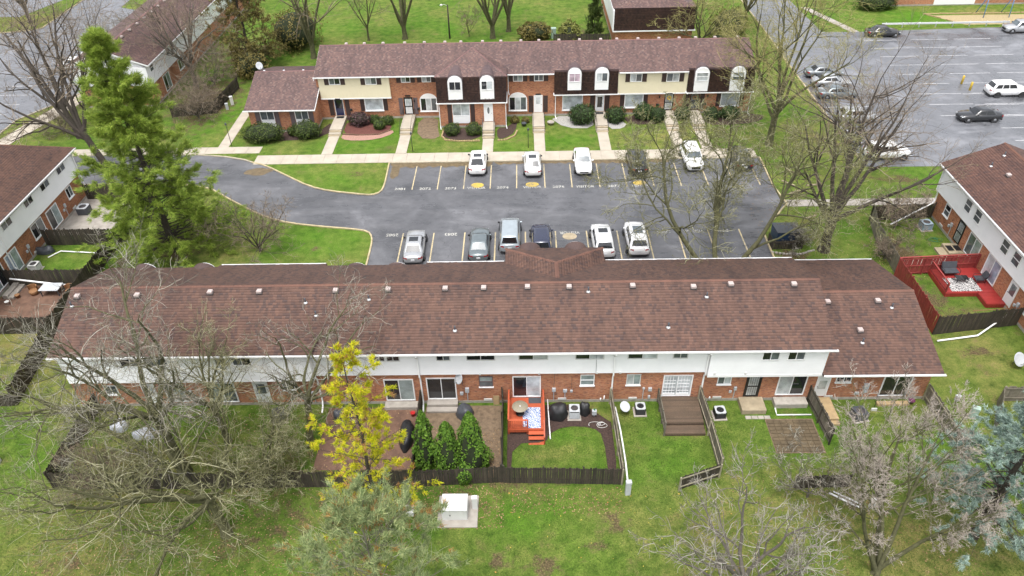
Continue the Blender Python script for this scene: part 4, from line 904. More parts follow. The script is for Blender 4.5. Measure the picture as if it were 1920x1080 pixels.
lap_siding(near, S1[0], 44.0, 3.0, 5.42, RW+0.01, RJ, 1, M_WSID); lap_siding(near, 44.0, S1[1], 3.0, 5.42, RW+0.01, RJ, 1, M_WSID)
for (a, b) in (S3, S1): MB().box(a, b, RW+0.012, RJ+0.012, 2.9, 2.995 if a > 1 else 3.115).build('trim_board', M_WHITE, near)
MB().box(0.0, LN, RW+0.1, DP-0.03, 5.425, 5.445).build('soffit', M_WHITE, near)
gutter(near, -0.1, LN+0.05, DP+0.005, ZE-0.0, 1); gutter(near, -8.0, 0.25, 10.21, 3.12, 1)
for a, b in ((0, 14.35), (22.2, 28.2), (36.1, 44.3)): gutter(near, a, b, -0.005, ZE+0.02, -1)
gutter(near, -7.9, 0.2, -2.955, 3.14, -1)
def near_win(X0, X1, z0, z1, v, frame, panes, split='v', sill=None, **kw): return wall_window(near, NU(X1), NU(X0), z0, z1, v, 1, frame, panes, split, kw.pop('fw', 0.06), sill, **kw)
for X0, X1, g in ((-10.35,-9.65,(M_GDARK,M_GMID)),(-9.45,-8.65,(M_GDARK,M_GDARK)),(-6.05,-5.2,(M_GMID,M_GDARK)),(-4.0,-2.15,(M_GDARK,M_GDARK)),(-0.45,1.45,(M_GBLIND,M_GDARK)),(3.4,5.25,(M_GCURT,M_GDARK)),(6.95,8.85,(M_GCURT,M_GDARK)),(10.0,10.9,(M_GMID,M_GMID))):
    near_win(X0, X1, 4.55, 5.3, RW+0.25, M_GREYW, g)
for X0, X1, g in ((15.9,16.95,(M_GMID,M_GDARK)),(17.6,18.65,(M_GMID,M_GDARK)),(-27.6,-26.2,(M_GMID,M_GDARK)),(-25.9,-24.4,(M_GMID,M_GMID)),(-21.1,-20.4,(M_GDARK,M_GMID)),(-19.9,-18.7,(M_GDARK,M_GMID))):
    near_win(X0, X1, 4.55, 5.25, RJ, M_WHITE, g)
near_win(-3.25, -2.4, 1.75, 2.65, RW, M_SHUTG, (M_GMID, M_GTEAL), 'h', M_WHITE)
near_win(3.85, 4.72, 1.78, 2.7, RW, M_WHITE, (M_GTEAL, M_GTEAL), 'h', M_WHITE)
near_win(7.08, 7.95, 1.78, 2.7, RW, M_GREYW, (M_GTEAL, M_GBLIND), 'v', M_WHITE)
near_win(13.45, 14.3, 1.75, 2.55, RW, M_WHITE, (M_GCURT, M_GMID), 'v', M_WHITE)
near_win(21.7, 22.65, 1.85, 2.45, RW, M_WHITE, (M_GDARK, M_GDARK), 'v', M_WHITE)
near_win(-17.2, -16.45, 1.6, 2.35, RW, M_WHITE, (M_GDARK, M_GMID), 'v', M_WHITE)
near_win(-30.0, -29.2, 1.3, 2.1, RW, M_WHITE, (M_GMID, M_GMID), 'v', M_WHITE)
def near_slider(X0, X1, z0, z1, panes, fr=None): return slider(near, NU(X1), NU(X0), z0, z1, RW, 1, panes, fr)
near_slider(-10.05, -7.95, 0.35, 2.5, (M_GTEAL, M_GDARK)); near_slider(-7.05, -4.95, 0.45, 2.6, (M_GDARK, M_GDARK))
near_slider(-0.97, 1.03, 0.6, 2.68, (M_GCURT, M_GDARK)); near_slider(17.65, 19.65, 0.55, 2.6, (M_GDARK, M_GBLIND))
near_slider(24.95, 26.95, 0.35, 2.4, (M_GDARK, M_GDARK)); near_slider(-25.8, -24.4, 0.45, 2.35, (M_GTEAL, M_GMID)); near_slider(-22.6, -20.7, 0.35, 2.35, (M_GMID, M_GTEAL))
fd = slider(near, NU(11.66), NU(9.6), 0.55, 2.64, (RW), 1, (M_GCURT, M_GCURT))
gm = MB()
for c0 in (NU(11.55), NU(10.57)):
    for i in range(1, 4): gm.box(c0+0.06+i*0.2, c0+0.085+i*0.2, RW+0.016, RW+0.04, 0.75, 2.5)
    for k in range(1, 5): gm.box(c0+0.08, c0+0.88, RW+0.017, RW+0.038, 0.75+k*0.34, 0.775+k*0.34)
    gm.box(c0+0.03, c0+0.95, RW+0.015, RW+0.05, 0.64, 0.85)
gm.build('muntins', M_WHITE, fd)
wall_door(near, NU(16.4), NU(15.5), 0.45, 2.55, RW, 1, M_BLACK, M_BLACK, M_GBLIND, (0.12, 0.88, 0.06, 0.94), True)
wall_door(near, NU(21.2), NU(20.42), 0.4, 2.45, RW, 1, M_DOORW, M_WHITE, M_GBLIND, (0.15, 0.85, 0.35, 0.75))
wall_door(near, NU(-18.4), NU(-19.3), 0.3, 2.3, RW, 1, M_DOORW, M_WHITE, M_GMID, (0.15, 0.85, 0.45, 0.92))
wall_door(near, NU(-26.5), NU(-27.3), 0.3, 2.25, RW, 1, M_DOORW, M_WHITE, M_GCURT, (0.15, 0.85, 0.45, 0.92))
for X, v in ((-7.4, RW), (6.03, RW), (12.35, RW), (-14.65, RW)):
    u = NU(X); downspout(near, [(u, DP+0.05, 5.3), (u, RW+0.33, 4.8), (u, RW+0.33, 2.95), (u, RW+0.13, 2.7), (u, RW+0.13, 0.5), (u, RW+0.35, 0.12), (u-0.05, RW+0.9, 0.08)], w=0.10)
for X in (0.9, -4.2+9.1, 12.9, 15.0, 6.5, -3.2, -13.0):
    MB().box(NU(X)-0.07, NU(X)+0.07, RW+0.2 if X < 12 else RJ-0.01, (RW+0.25 if X < 12 else RJ)+0.05, 3.1 if X < 12 else 3.2, 3.24 if X < 12 else 3.34).build('dryer_vent', M_GREYW, near)
for (px, py) in NEARV: roof_vent(near, NU(px), ny-py, zroof(ny-py)+0.03, 0.36)
for (px, py) in NEARP: vent_pipe(near, NU(px), ny-py, zroof(ny-py), 0.42)
def zwing(v): return 3.12+(5.15-3.12)/(6.575)*min(v+2.95, 10.2-v)
for (px, py) in WINGV: roof_vent(near, NU(px), ny-py, zwing(ny-py)+0.03, 0.36)
for (px, py) in WINGP: vent_pipe(near, NU(px), ny-py, zwing(ny-py), 0.42)
# front side of the near row: mansards and arched dormers whose hoods show above the eave
for u0, u1 in ((28.25, 36.0), (44.4, LN)): MB().prism([(0.0, 2.95), (0.48, 5.58), (0.8, 5.58), (0.8, 2.95)], 'x', u0, u1).build('mansard', M_SH_MANS, near)
MB().prism([(-2.4, 3.2), (-1.5, 5.7), (FW-0.01, 5.7), (FW-0.01, 3.2)], 'x', 14.45, 22.1).build('mansard', M_SH_MANS, near)
for X0, z1, v, vb in ((DORN[0], 5.84, 0.0, 1.6), (DORN[1], 5.84, 0.0, 1.6), (DORN[2], 5.66, 0.0, 1.3), (DORN[3], 5.66, 0.0, 1.3), (DORN[4], 5.86, -2.2, 0.3), (DORN[5], 5.86, -2.2, 0.3)):
    dormer(near, NU(X0)-0.8, NU(X0)+0.8, 3.3, z1, v, vb, M_SH_NEAR, (M_GMID, M_GMID))
# meters, vents, cables on the rear wall
def meter_group(root, u, v, out, boxes, mat=None):
    for (du, z, w, h, d) in boxes:
        a, b = sorted((v-out*0.005, v+out*d)); MB().bbox(u+du-w/2, u+du+w/2, a, b, z, z+h, 0.02).build('meter_box', mat or M_LGREY, root)
    a, b = sorted((v+out*0.01, v+out*0.05)); MB().box(u-0.025, u+0.025, a, b, 0.2, boxes[0][1]-0.003).build('conduit', M_LGREY, root)
for X, bx in ((-4.2, [(0, 1.2, 0.28, 0.42, 0.15), (0.4, 0.95, 0.24, 0.24, 0.16)]), (1.95, [(0, 1.2, 0.26, 0.3, 0.14)]), (2.75, [(0, 1.1, 0.28, 0.25, 0.12), (-0.45, 1.08, 0.17, 0.2, 0.1)]),
        (8.3, [(0, 1.3, 0.16, 0.16, 0.1), (-0.45, 1.15, 0.26, 0.3, 0.14)]), (8.75, [(0, 0.4, 0.16, 0.24, 0.12)]), (14.75, [(0, 1.15, 0.2, 0.3, 0.14), (0.3, 0.85, 0.18, 0.22, 0.1)]), (23.9, [(0, 1.15, 0.36, 0.5, 0.16), (-0.1, 0.75, 0.2, 0.2, 0.1), (0.5, 0.6, 0.3, 0.2, 0.12)]), (-24.0, [(0, 1.2, 0.28, 0.42, 0.15)]), (-15.2, [(0, 1.0, 0.25, 0.4, 0.15)])):
    meter_group(near, NU(X), RW, 1, bx)
for X in (-2.75, 2.55, 7.6, 13.6, 21.5): MB().box(NU(X)-0.3, NU(X)+0.3, RW+0.005, RW+0.06, 0.27, 0.45).build('crawl_vent', M_GREYW, near)
for X, h in ((5.55, 0.75), (5.3, 0.5), (13.05, 0.55)): MB().tube([(NU(X), RW+0.02, 0.3), (NU(X), RW+0.14, 0.3), (NU(X), RW+0.14, h)], 0.045, 8).build('vent_pipe', M_WHITE, near)
cb = MB()
for pts in ([(4.78,5.2,1),(4.8,4.2,1),(4.82,3.2,1)], [(14.9,2.2,0),(14.95,3.2,0)], [(3.2,2.6,0),(3.22,1.2,0)], [(1.95,1.2,0),(1.98,3.1,0)]):
    cb.tube([(NU(x), RW+(0.27 if k else 0.02), z) for x, z, k in pts], 0.012, 5)
cb.build('cable', M_DGREY, near)
# ================================================================ left townhouse row (rear faces right), right row, and the ones behind
def side_row(loc, rz, label, L, mat, brick, cap, hip_far, wins, ground, dsp, zsid=2.95):
    """rear elevation at v = RW facing +v. ground: list of ('kind', u0, u1, z0, z1, panes)"""
    t = thing('townhouse_row', label, 'building', loc, rz)
    vm = DP/2; th = 0.16; Ls = math.hypot(vm, ZR-ZE); s = V3(0, vm, ZR-ZE)/Ls
    rf = MB(); planes = []; caps = MB(); h = 3.0 if hip_far else 0.0
    if hip_far:   # hipped at u = 0
        A, B, C_, D_, E_, F_ = (0, 0, ZE), (0, DP, ZE), (L, DP, ZE), (L, 0, ZE), (h, vm, ZR), (L, vm, ZR)
        rf.add([A, B, C_, D_, E_, F_, (0, 0, ZE-th), (0, DP, ZE-th), (L, DP, ZE-th), (L, 0, ZE-th)], [(0, 4, 1)[::-1], (1, 4, 5, 2)[::-1], (3, 5, 4, 0)[::-1], (6, 7, 8, 9)[::-1], (0, 1, 7, 6), (1, 2, 8, 7), (3, 0, 6, 9), (2, 5, 3, 9, 8)])
        planes += [(V3(0, 0, ZE), V3(1, 0, 0), s, lin(0, h/Ls), const(L), Ls), (V3(L, DP, ZE), V3(-1, 0, 0), s*V3(1, -1, 1), const(0.0), lin(L, -h/Ls), Ls)]
        he = math.hypot(h, ZR-ZE); planes.append((V3(0, DP, ZE), V3(0, -1, 0), V3(h, 0, ZR-ZE)/he, lin(0, vm/he), lin(DP, -vm/he), he))
        cap_line(caps, A, E_); cap_line(caps, B, E_); cap_line(caps, E_, F_)
    else:
        rf.prism([(0, ZE-th), (0, ZE), (vm, ZR), (DP, ZE), (DP, ZE-th), (vm, ZR-th)], 'x', 0, L)
        planes += [(V3(0, 0, ZE), V3(1, 0, 0), s, const(0.0), const(L), Ls), (V3(L, DP, ZE), V3(-1, 0, 0), s*V3(1, -1, 1), const(0.0), const(L), Ls)]
        cap_line(caps, (0, vm, ZR+0.01), (L, vm, ZR+0.01))
    ro = rf.build('roof', mat, t); shingles(ro, planes, mat); caps.build('ridge_cap', cap, ro, kind='stuff')
    w = MB(); w.box(0.35, L-0.35, FW, RW, 0.25, 5.26)
    w.build('wall', brick, t); MB().box(0.33, L-0.33, FW-0.02, RW+0.02, -0.1, 0.246).build('foundation', M_FOUND, t)
    if not hip_far:
        for u in (0.36, L-0.46): MB().prism([(FW, 5.262), (RW, 5.262), (vm, ZR-0.2)], 'x', u, u+0.1).build('gable', M_WSID, t)
        for u in (-0.03, L-0.02): MB().prism([(0, ZE-0.2), (vm, ZR-0.2), (DP, ZE-0.2), (DP, ZE-0.01), (vm, ZR-0.01), (0, ZE-0.01)], 'x', u, u+0.05).build('rake_trim', M_WHITE, t)
    lap_siding(t, 0.34, L-0.34, zsid, 5.25, RW+0.005, RW+0.28, 1, M_WSID)
    MB().box(0.34, L-0.34, RW+0.01, RW+0.29, zsid-0.1, zsid-0.004).build('trim_board', M_WHITE, t)
    MB().box(0.34, L-0.34, RW+0.29, DP-0.02, 5.262, 5.285).build('soffit', M_WHITE, t)
    gutter(t, 0, L, DP+0.005, ZE, 1)
    for u0, u1, z0, z1, g, sp in wins: wall_window(t, u0, u1, z0, z1, RW+0.28, 1, M_WHITE, g, sp, 0.06)
    for gk in ground:
        k, u0, u1, z0, z1, g = gk
        if k == 'w': wall_window(t, u0, u1, z0, z1, RW, 1, M_WHITE, g, 'v', 0.07, M_WHITE)
        elif k == 'h': wall_window(t, u0, u1, z0, z1, RW, 1, M_WHITE, g, 'h', 0.07, M_WHITE)
        elif k == 's': slider(t, u0, u1, z0, z1, RW, 1, g)
        elif k == 'd': wall_door(t, u0, u1, z0, z1, RW, 1, M_DOORW, M_WHITE, g[0], (0.15, 0.85, 0.45, 0.92))
        elif k == 'b': wall_door(t, u0, u1, z0, z1, RW, 1, M_DOORW, M_BLACK, g[0], (0.12, 0.88, 0.06, 0.94), True)
        elif k == 'm': meter_group(t, u0, RW, 1, [(0, 1.2, 0.26, 0.36, 0.15), (0.35, 0.95, 0.22, 0.24, 0.12)])
        elif k == 'c': MB().box(u0, u1, RW+0.005, RW+0.06, 0.27, 0.45).build('crawl_vent', M_GREYW, t)
    for pts in dsp: downspout(t, pts, w=0.1)
    return t
# left row: local u runs towards the camera (world -Y), origin at far front corner
LX, LY = -55.15, 66.1
left = side_row((LX, LY, 0), -math.pi/2, 'townhouse row at the left edge with white siding above tan brick facing the fenced yards', 40.0, M_SH_NEAR, M_BRICKT, M_CAP, True,
    [(2.1, 3.5, 4.4, 5.15, (M_GMID, M_GDARK), 'v'), (5.2, 6.6, 4.4, 5.15, (M_GMID, M_GDARK), 'v'), (8.2, 9.5, 4.4, 5.15, (M_GDARK, M_GDARK), 'v'), (11.8, 13.2, 4.4, 5.15, (M_GDARK, M_GMID), 'v')],
    [('w', 2.2, 3.1, 1.5, 2.5, (M_GMID, M_GDARK)), ('s', 5.2, 7.2, 0.35, 2.4, (M_GTEAL, M_GDARK)), ('w', 8.0, 9.8, 1.2, 2.5, (M_GMID, M_GDARK)), ('s', 12.6, 14.4, 0.3, 2.4, (M_GTEAL, M_GBLUE)), ('s', 15.0, 17.0, 0.35, 2.4, (M_GDARK, M_GTEAL)), ('m', 4.2, 0, 0, 0, 0), ('m', 11.2, 0, 0, 0, 0), ('c', 2.6, 3.2, 0, 0, 0), ('c', 10.2, 10.8, 0, 0, 0)],
    [[(0.45, DP+0.03, 5.3), (0.45, RW+0.36, 5.0), (0.45, RW+0.36, 0.4), (0.3, RW+0.8, 0.15)], [(13.9, DP+0.03, 5.3), (13.9, RW+0.36, 5.0), (13.9, RW+0.3, 3.0), (13.9, RW+0.12, 2.8), (13.9, RW+0.12, 1.0), (13.9, RW+0.3, 0.85)]])
MB().prism([(2.5, 2.9), (8.8, 2.9), (8.8, 5.2), (2.5, 5.2)], 'x', -0.05, 0.33).build('mansard', M_CREAM, left)
for q in (8.2, 8.55): MB().box(-0.12, 0.0, q, q+0.12, 3.0, 5.2).build('shutter', M_BLACK, left)
# right row: rear faces -X; local u runs away (+Y), origin at near front corner
RXo, RYo = 38.35+DP, 60.4-30
right = side_row((RXo, RYo, 0), math.pi/2, 'townhouse row at the right edge with white siding above orange brick beside the red deck', 30.0, M_SH_RIGHT, M_BRICK, M_CAP, False,
    [(a, b, 3.8, 4.85, (M_GMID, M_GMID), 'h') for a, b in ((24.1, 25.0), (22.4, 23.3), (17.9, 18.8), (16.2, 17.1), (12.0, 12.9))],
    [('h', 27.0, 27.8, 1.5, 2.5, (M_GMID, M_GDARK)), ('b', 24.2, 25.1, 0.45, 2.5, (M_GBLIND,)), ('s', 21.2, 23.2, 0.5, 2.55, (M_GTEAL, M_GMID)), ('s', 18.0, 20.0, 0.5, 2.6, (M_GBLUE, M_GCURT)), ('d', 15.4, 16.3, 0.45, 2.5, (M_GMID,)), ('h', 12.9, 13.8, 1.3, 2.5, (M_GMID, M_GTEAL)), ('m', 26.0, 0, 0, 0, 0), ('m', 14.6, 0, 0, 0, 0), ('c', 27.2, 27.8, 0, 0, 0)],
    [[(29.6, DP+0.03, 5.3), (29.6, RW+0.36, 5.0), (29.6, RW+0.36, 3.0), (29.6, RW+0.15, 2.6), (29.5, RW+0.2, 1.9), (29.2, RW+0.5, 1.7), (27.2, RW+4.9, 0.7)]])
for u, v in ((25.3, 7.0), (20.5, 6.6), (15.0, 7.2)): roof_vent(right, u, v, zroof(v)+0.03)
for u, v in ((27.3, 7.4), (28.2, 6.0), (19.0, 8.0)): vent_pipe(right, u, v, zroof(v))
# top-left row, hipped end towards the camera
tl = side_row((-46.0-DP, 87.4+42, 0), -math.pi/2, 'upper left townhouse row seen end-on with white siding, behind the tall pine', 42.0, M_SH_FAR, M_BRICK, M_CAPF, False,
    [(a, b, 4.3, 5.15, (M_GMID, M_GDARK), 'h') for a, b in ((40.0, 40.9), (34.6, 35.5), (33.2, 34.1), (27, 27.9))],
    [('s', 36.0, 38.0, 0.4, 2.5, (M_GTEAL, M_GDARK)), ('w', 31.0, 32.6, 1.2, 2.4, (M_GMID, M_GDARK))], [])
lap = MB(); lap_siding  # (end wall siding below)
e_ = MB().box(41.66, 41.9, FW-0.02, RW+0.27, 2.95, 5.25).build('siding', M_WSID, tl)
for i in range(11): MB().prism([(0.0, 0.0), (0.03, 0.0), (0.012, 0.2), (0.0, 0.2)], 'y', FW-0.02, RW+0.27).build('siding_board', M_WSID, e_).location = (41.9, 0, 2.95+i*0.209)
for i in range(9): roof_vent(tl, 39.5-i*2.4, DP/2+0.5, zroof(DP/2+0.5)+0.03)
# row behind the far row (mansard end) and the brick block at the top right
bh = thing('townhouse_row', 'brick townhouse end with tall dark mansard behind the far row', 'building', (12.9, 104.0, 0))
MB().box(0.4, 11.2, 0.4, 22, 0.2, 2.85).build('wall', M_BRICK, bh); MB().box(0.38, 11.22, 0.38, 22.02, -0.1, 0.196).build('foundation', M_FOUND, bh)
mm = MB().prism([(0.0, 2.9), (0.9, 5.75), (22.0, 5.75), (22.0, 2.9)], 'x', 0.0, 11.4).build('mansard', M_SH_MANS, bh)
hm = math.hypot(0.9, 2.85); shingles(mm, [(V3(0, -0.004, 2.9), V3(1, 0, 0), V3(0, 0.9, 2.85)/hm, const(0.0), const(11.4), hm)], M_SH_MANS, tab=0.25, exp=0.22)
MB().box(-0.1, 11.5, -0.1, 22, 2.76, 2.896).build('fascia', M_WHITE, bh)
mr = MB(); mr.add([(-0.1, 0.8, 5.76), (11.5, 0.8, 5.76), (11.5, 22, 5.76), (-0.1, 22, 5.76), (5.7, 5.5, 7.6), (5.7, 22, 7.6)], [(0, 1, 4), (1, 2, 5, 4), (3, 0, 4, 5), (2, 3, 5), (3, 2, 1, 0)])
rr = mr.build('roof', M_SH_FAR, bh); hq = math.hypot(4.7, 1.84); hs_ = math.hypot(5.8, 1.84)
shingles(rr, [(V3(-0.1, 0.8, 5.77), V3(1, 0, 0), V3(0, 4.7, 1.84)/hq, lin(0, 5.8/hq), lin(11.6, -5.8/hq), hq), (V3(-0.1, 22, 5.77), V3(0, -1, 0), V3(5.8, 0, 1.84)/hs_, const(0.0), lin(21.2, -4.7/hs_), hs_)], M_SH_FAR)
MB().box(-0.15, 0.02, 0.0, 22, 2.95, 5.7).build('siding', M_WSID, bh)
tr = thing('apartment_block', 'low brick block with a wide white panel at the top right corner', 'building', (58.1, 121.2, 0))
MB().box(0, 26, 0, 12, 0.25, 5.4).build('wall', M_BRICK, tr); MB().box(-0.02, 26.02, -0.02, 12, -0.1, 0.246).build('foundation', M_CONC2, tr)
MB().box(7.9, 14.4, -0.06, -0.003, 0.15, 2.6).build('panel', M_WHITE, tr)
MB().prism([(-0.5, 5.4), (6, 7.4), (12.5, 5.4)], 'x', -0.4, 26.4).build('roof', M_SH_FAR, tr)

# ================================================================ cars (local frame: front towards +y)
M_TYRE = simple('tyre_rubber', (0.018, 0.018, 0.018), 0.8, 0.2, 6)
M_RIM = simple('alloy_rim', (0.42, 0.43, 0.45), 0.3, 0.1, 6, metal=0.7)
M_RIMB = simple('black_rim', (0.03, 0.03, 0.03), 0.3, 0.1, 6)
M_CGLASS = glass_mat('car_glass', (0.012, 0.014, 0.017), 0.03)
M_CGLASSL = glass_mat('car_glass_pale', (0.09, 0.11, 0.12), 0.03)
M_RED = simple('tail_lamp_red', (0.30, 0.012, 0.015), 0.2, 0.1, 6)
M_HEAD = simple('headlamp_clear', (0.62, 0.64, 0.66), 0.15, 0.1, 6)
M_PLATE = simple('license_plate', (0.65, 0.66, 0.68), 0.4, 0.08, 12)
M_TRIMB = simple('car_black_trim', (0.02, 0.02, 0.022), 0.5, 0.1, 5)
PAINT = {'white': paint_mat('car_white', (0.78, 0.78, 0.78)), 'silver': paint_mat('car_silver', (0.46, 0.47, 0.48), 0.6, 0.35), 'black': paint_mat('car_black', (0.013, 0.014, 0.017)),
         'slate': paint_mat('car_slate', (0.16, 0.19, 0.20), 0.5, 0.3), 'navy': paint_mat('car_navy', (0.02, 0.025, 0.055), 0.2, 0.25), 'grey': paint_mat('car_grey', (0.20, 0.22, 0.23), 0.5, 0.35), 'steel': paint_mat('car_steel', (0.40, 0.45, 0.48), 0.5, 0.3), 'pearl': paint_mat('car_pearl', (0.66, 0.67, 0.67), 0.1, 0.3)}
CT = {  # length, width, height, belt z, hood z, trunk z, windshield base, roof front, roof rear, rear glass base (fractions from the front)
    'sedan': (4.85, 1.84, 1.45, 0.92, 0.86, 0.98, 0.29, 0.43, 0.70, 0.85),
    'coupe': (4.70, 1.88, 1.48, 0.98, 0.92, 1.06, 0.28, 0.43, 0.66, 0.90),
    'suv':   (4.75, 1.92, 1.70, 1.06, 1.02, 1.06, 0.26, 0.38, 0.86, 0.965),
    'van':   (5.00, 1.96, 1.76, 1.05, 0.98, 1.05, 0.20, 0.36, 0.90, 0.975),
    'wagon': (4.30, 1.78, 1.62, 1.00, 0.96, 1.00, 0.29, 0.42, 0.86, 0.965)}
def ring8(hw, y0, y1, z, c):
    return [(-hw+c, y0, z), (hw-c, y0, z), (hw, y0+c, z), (hw, y1-c, z), (hw-c, y1, z), (-hw+c, y1, z), (-hw, y1-c, z), (-hw, y0+c, z)]
def make_car(kind, paint, label, x, y, heading, group, roofmat=None, sunroof=False, rim=None, tint=None):
    L, W, H, zb, zh, zt, a, b, c_, d = CT[kind]; P_ = PAINT[paint]; hw = W/2; yf = L/2
    t = thing('parked_car', label, 'car', (x, y, 0.024), heading, group)
    def Y(f): return yf-f*L
    # lower body: lofted stations (fraction, half width, z low, z top)
    stn = [(0.0, 0.62, 0.38, zh-0.28), (0.012, 0.80, 0.26, zh-0.20), (0.05, 0.91, 0.22, zh-0.10), (0.12, 0.97, 0.20, zh-0.03), (0.2, 1.0, 0.20, zh+0.01), (a, 1.0, 0.20, zb-0.02), ((a+d)/2, 1.0, 0.20, zb+0.02), (d, 0.99, 0.22, zt-0.01), (0.94, 0.95, 0.25, zt-0.02), (0.985, 0.88, 0.30, zt-0.10), (1.0, 0.74, 0.40, zt-0.26)]
    stn.sort(key=lambda s: s[0]); vs = []; k = 11
    for f, w, z0, z1 in stn:
        w *= hw; h = z1-z0; yy = Y(f)
        half = [(0.0, z0), (w*0.80, z0), (w*0.97, z0+h*0.18), (w, z0+h*0.5), (w*0.965, z0+h*0.80), (w*0.86, z1-h*0.02)]
        ring = half + [(0.0, z1+0.03)] + [(-px, pz) for px, pz in reversed(half[1:])]
        k = len(ring); vs += [(px, yy, pz) for px, pz in ring]
    fs = [(i*k+j, i*k+(j+1) % k, (i+1)*k+(j+1) % k, (i+1)*k+j) for i in range(len(stn)-1) for j in range(k)] + [tuple(range(k-1, -1, -1)), tuple(range((len(stn)-1)*k, len(stn)*k))]
    MB().add(vs, fs, True).build('body', P_, t)
    # cabin
    wb, wr = hw*0.90, hw*0.72
    r0 = ring8(wb, Y(d)+0.02, Y(a)-0.02, zb-0.03, 0.12); r1 = ring8(wr+0.03, Y(c_)-0.12, Y(b)+0.12, H-0.09, 0.13); r2 = ring8(wr-0.05, Y(c_)+0.02, Y(b)-0.02, H-0.015, 0.13); r3 = ring8(wr*0.5, Y(c_)+0.35, Y(b)-0.3, H, 0.13)
    cb_ = MB(); cb_.add(r0+r1+r2+r3, [(q*8+i, q*8+(i+1) % 8, (q+1)*8+(i+1) % 8, (q+1)*8+i) for q in range(3) for i in range(8)]+[tuple(range(24, 32))], True)
    cb_.build('cabin', roofmat or P_, t)
    # glass panels lie just proud of the cabin faces
    def panel(name, q, mat, o=0.012, nx=4):
        q = [Vector(p) for p in q]; n = (q[1]-q[0]).cross(q[3]-q[0]).normalized(); cen = sum(q, Vector())/4
        if n.dot(cen-Vector((0, cen.y*0.3, 0.6))) < 0: n = -n
        vs = [];
        for j in range(2):
            for i in range(nx+1):
                f = i/nx; p = q[0].lerp(q[1], f) if j == 0 else q[3].lerp(q[2], f); bow = 4*f*(1-f)*0.02
                vs.append(p+n*(o+bow))
        m = MB(); m.add(vs, [(i, i+1, nx+2+i, nx+1+i) for i in range(nx)], True)
        m.add([v-n*(o+0.03) for v in vs], [(nx+1+i, nx+2+i, i+1, i) for i in range(nx)]); m.build(name, mat, t)
    def lerp(p, q, f): return tuple(p[i]+(q[i]-p[i])*f for i in range(3))
    g = tint or M_CGLASS
    def face(i0, i1, m0, m1, lo, hi):
        A, B, C_, D_ = r0[i0], r0[i1], r1[i1], r1[i0]
        a0, b0 = lerp(A, D_, lo), lerp(B, C_, lo); a1, b1 = lerp(A, D_, hi), lerp(B, C_, hi)
        return [lerp(a0, b0, m0), lerp(a0, b0, m1), lerp(a1, b1, m1), lerp(a1, b1, m0)]
    panel('windshield', face(4, 5, -0.02, 1.02, 0.10, 0.97), M_CGLASSL if paint in ('white', 'silver', 'pearl', 'slate', 'steel') else g)
    panel('rear_window', face(0, 1, 0.02, 0.98, 0.22 if kind in ('suv', 'van', 'wagon') else 0.10, 0.97), M_CGLASSL if paint == 'slate' else g)
    for i0, i1 in ((2, 3), (7, 6)):
        cuts = (0.05, 0.48, 0.52, 0.93) if kind in ('sedan', 'coupe') else (0.03, 0.30, 0.33, 0.60, 0.63, 0.95)
        for q in range(0, len(cuts), 2): panel('side_window', face(i0, i1, cuts[q], cuts[q+1], 0.16, 0.92), g, nx=1)
    if sunroof: MB().bbox(-wr*0.62, wr*0.62, Y(b)-0.95 if sunroof == 1 else Y(b)-1.45, Y(b)-0.25, H-0.03, H+0.012, 0.01).build('sunroof', M_CGLASS if sunroof == 1 else M_CGLASSL, t)
    # wheels
    wr_ = 0.335 if kind in ('sedan', 'coupe', 'wagon') else 0.365
    for fx_ in (0.175, 0.80):
        for s in (-1, 1):
            MB().cyl((s*(hw-0.05), Y(fx_), wr_), (s*(hw+0.006), Y(fx_), wr_+0.02), wr_+0.07, n=18).build('wheel_arch', M_TRIMB, t)
            w = MB().lathe([(wr_*0.62, -0.02), (wr_*0.94, -0.02), (wr_, 0.02), (wr_, 0.18), (wr_*0.94, 0.22), (wr_*0.62, 0.215)], n=18).build('wheel', M_TYRE, t)
            w.location = (s*(hw+0.018), Y(fx_), wr_); w.rotation_euler = (0, s*math.pi/2, 0); w.rotation_euler = (0, -s*math.pi/2, 0)
            m = MB(); m.lathe([(0.05, -0.03), (wr_*0.62, -0.015), (wr_*0.62, 0.03)], n=18)
            w2 = m.build('rim', rim or M_RIM, w)
    # lamps, mirrors, plate, trim
    for s in (-1, 1):
        MB().add([(s*hw*0.50, yf-0.03, zh-0.22), (s*hw*0.83, yf-0.14, zh-0.20), (s*hw*0.86, yf-0.36, zh-0.12), (s*hw*0.55, yf-0.12, zh-0.14), (s*hw*0.52, yf+0.005, zh-0.26), (s*hw*0.84, yf-0.10, zh-0.26), (s*hw*0.9, yf-0.36, zh-0.20)],
                 [(0, 1, 3), (1, 2, 3), (4, 5, 1, 0), (5, 6, 2, 1)]).build('headlight', M_HEAD, t)
        MB().add([(s*hw*0.55, -yf-0.012, zt-0.30), (s*hw*0.88, -yf+0.09, zt-0.30), (s*hw*0.97, -yf+0.30, zt-0.27), (s*hw*0.92, -yf+0.28, zt-0.10), (s*hw*0.82, -yf+0.045, zt-0.10), (s*hw*0.55, -yf+0.015, zt-0.11)],
                 [(0, 1, 4, 5), (1, 2, 3, 4)]).build('taillight', M_RED, t)
        MB().bbox(min(s*(hw-0.03), s*(hw+0.17)), max(s*(hw-0.03), s*(hw+0.17)), Y(a)-0.38, Y(a)-0.24, zb+0.0, zb+0.15, 0.03).build('mirror', P_ if rng.random() < 0.5 else M_TRIMB, t)
    MB().bbox(-0.17, 0.17, -yf-0.025, -yf+0.03, zt-0.42, zt-0.26, 0.005).build('license_plate', M_PLATE, t)
    MB().bbox(-hw*0.5, hw*0.5, yf-0.06, yf+0.012, 0.40, zh-0.33, 0.02).build('grille', M_TRIMB, t)
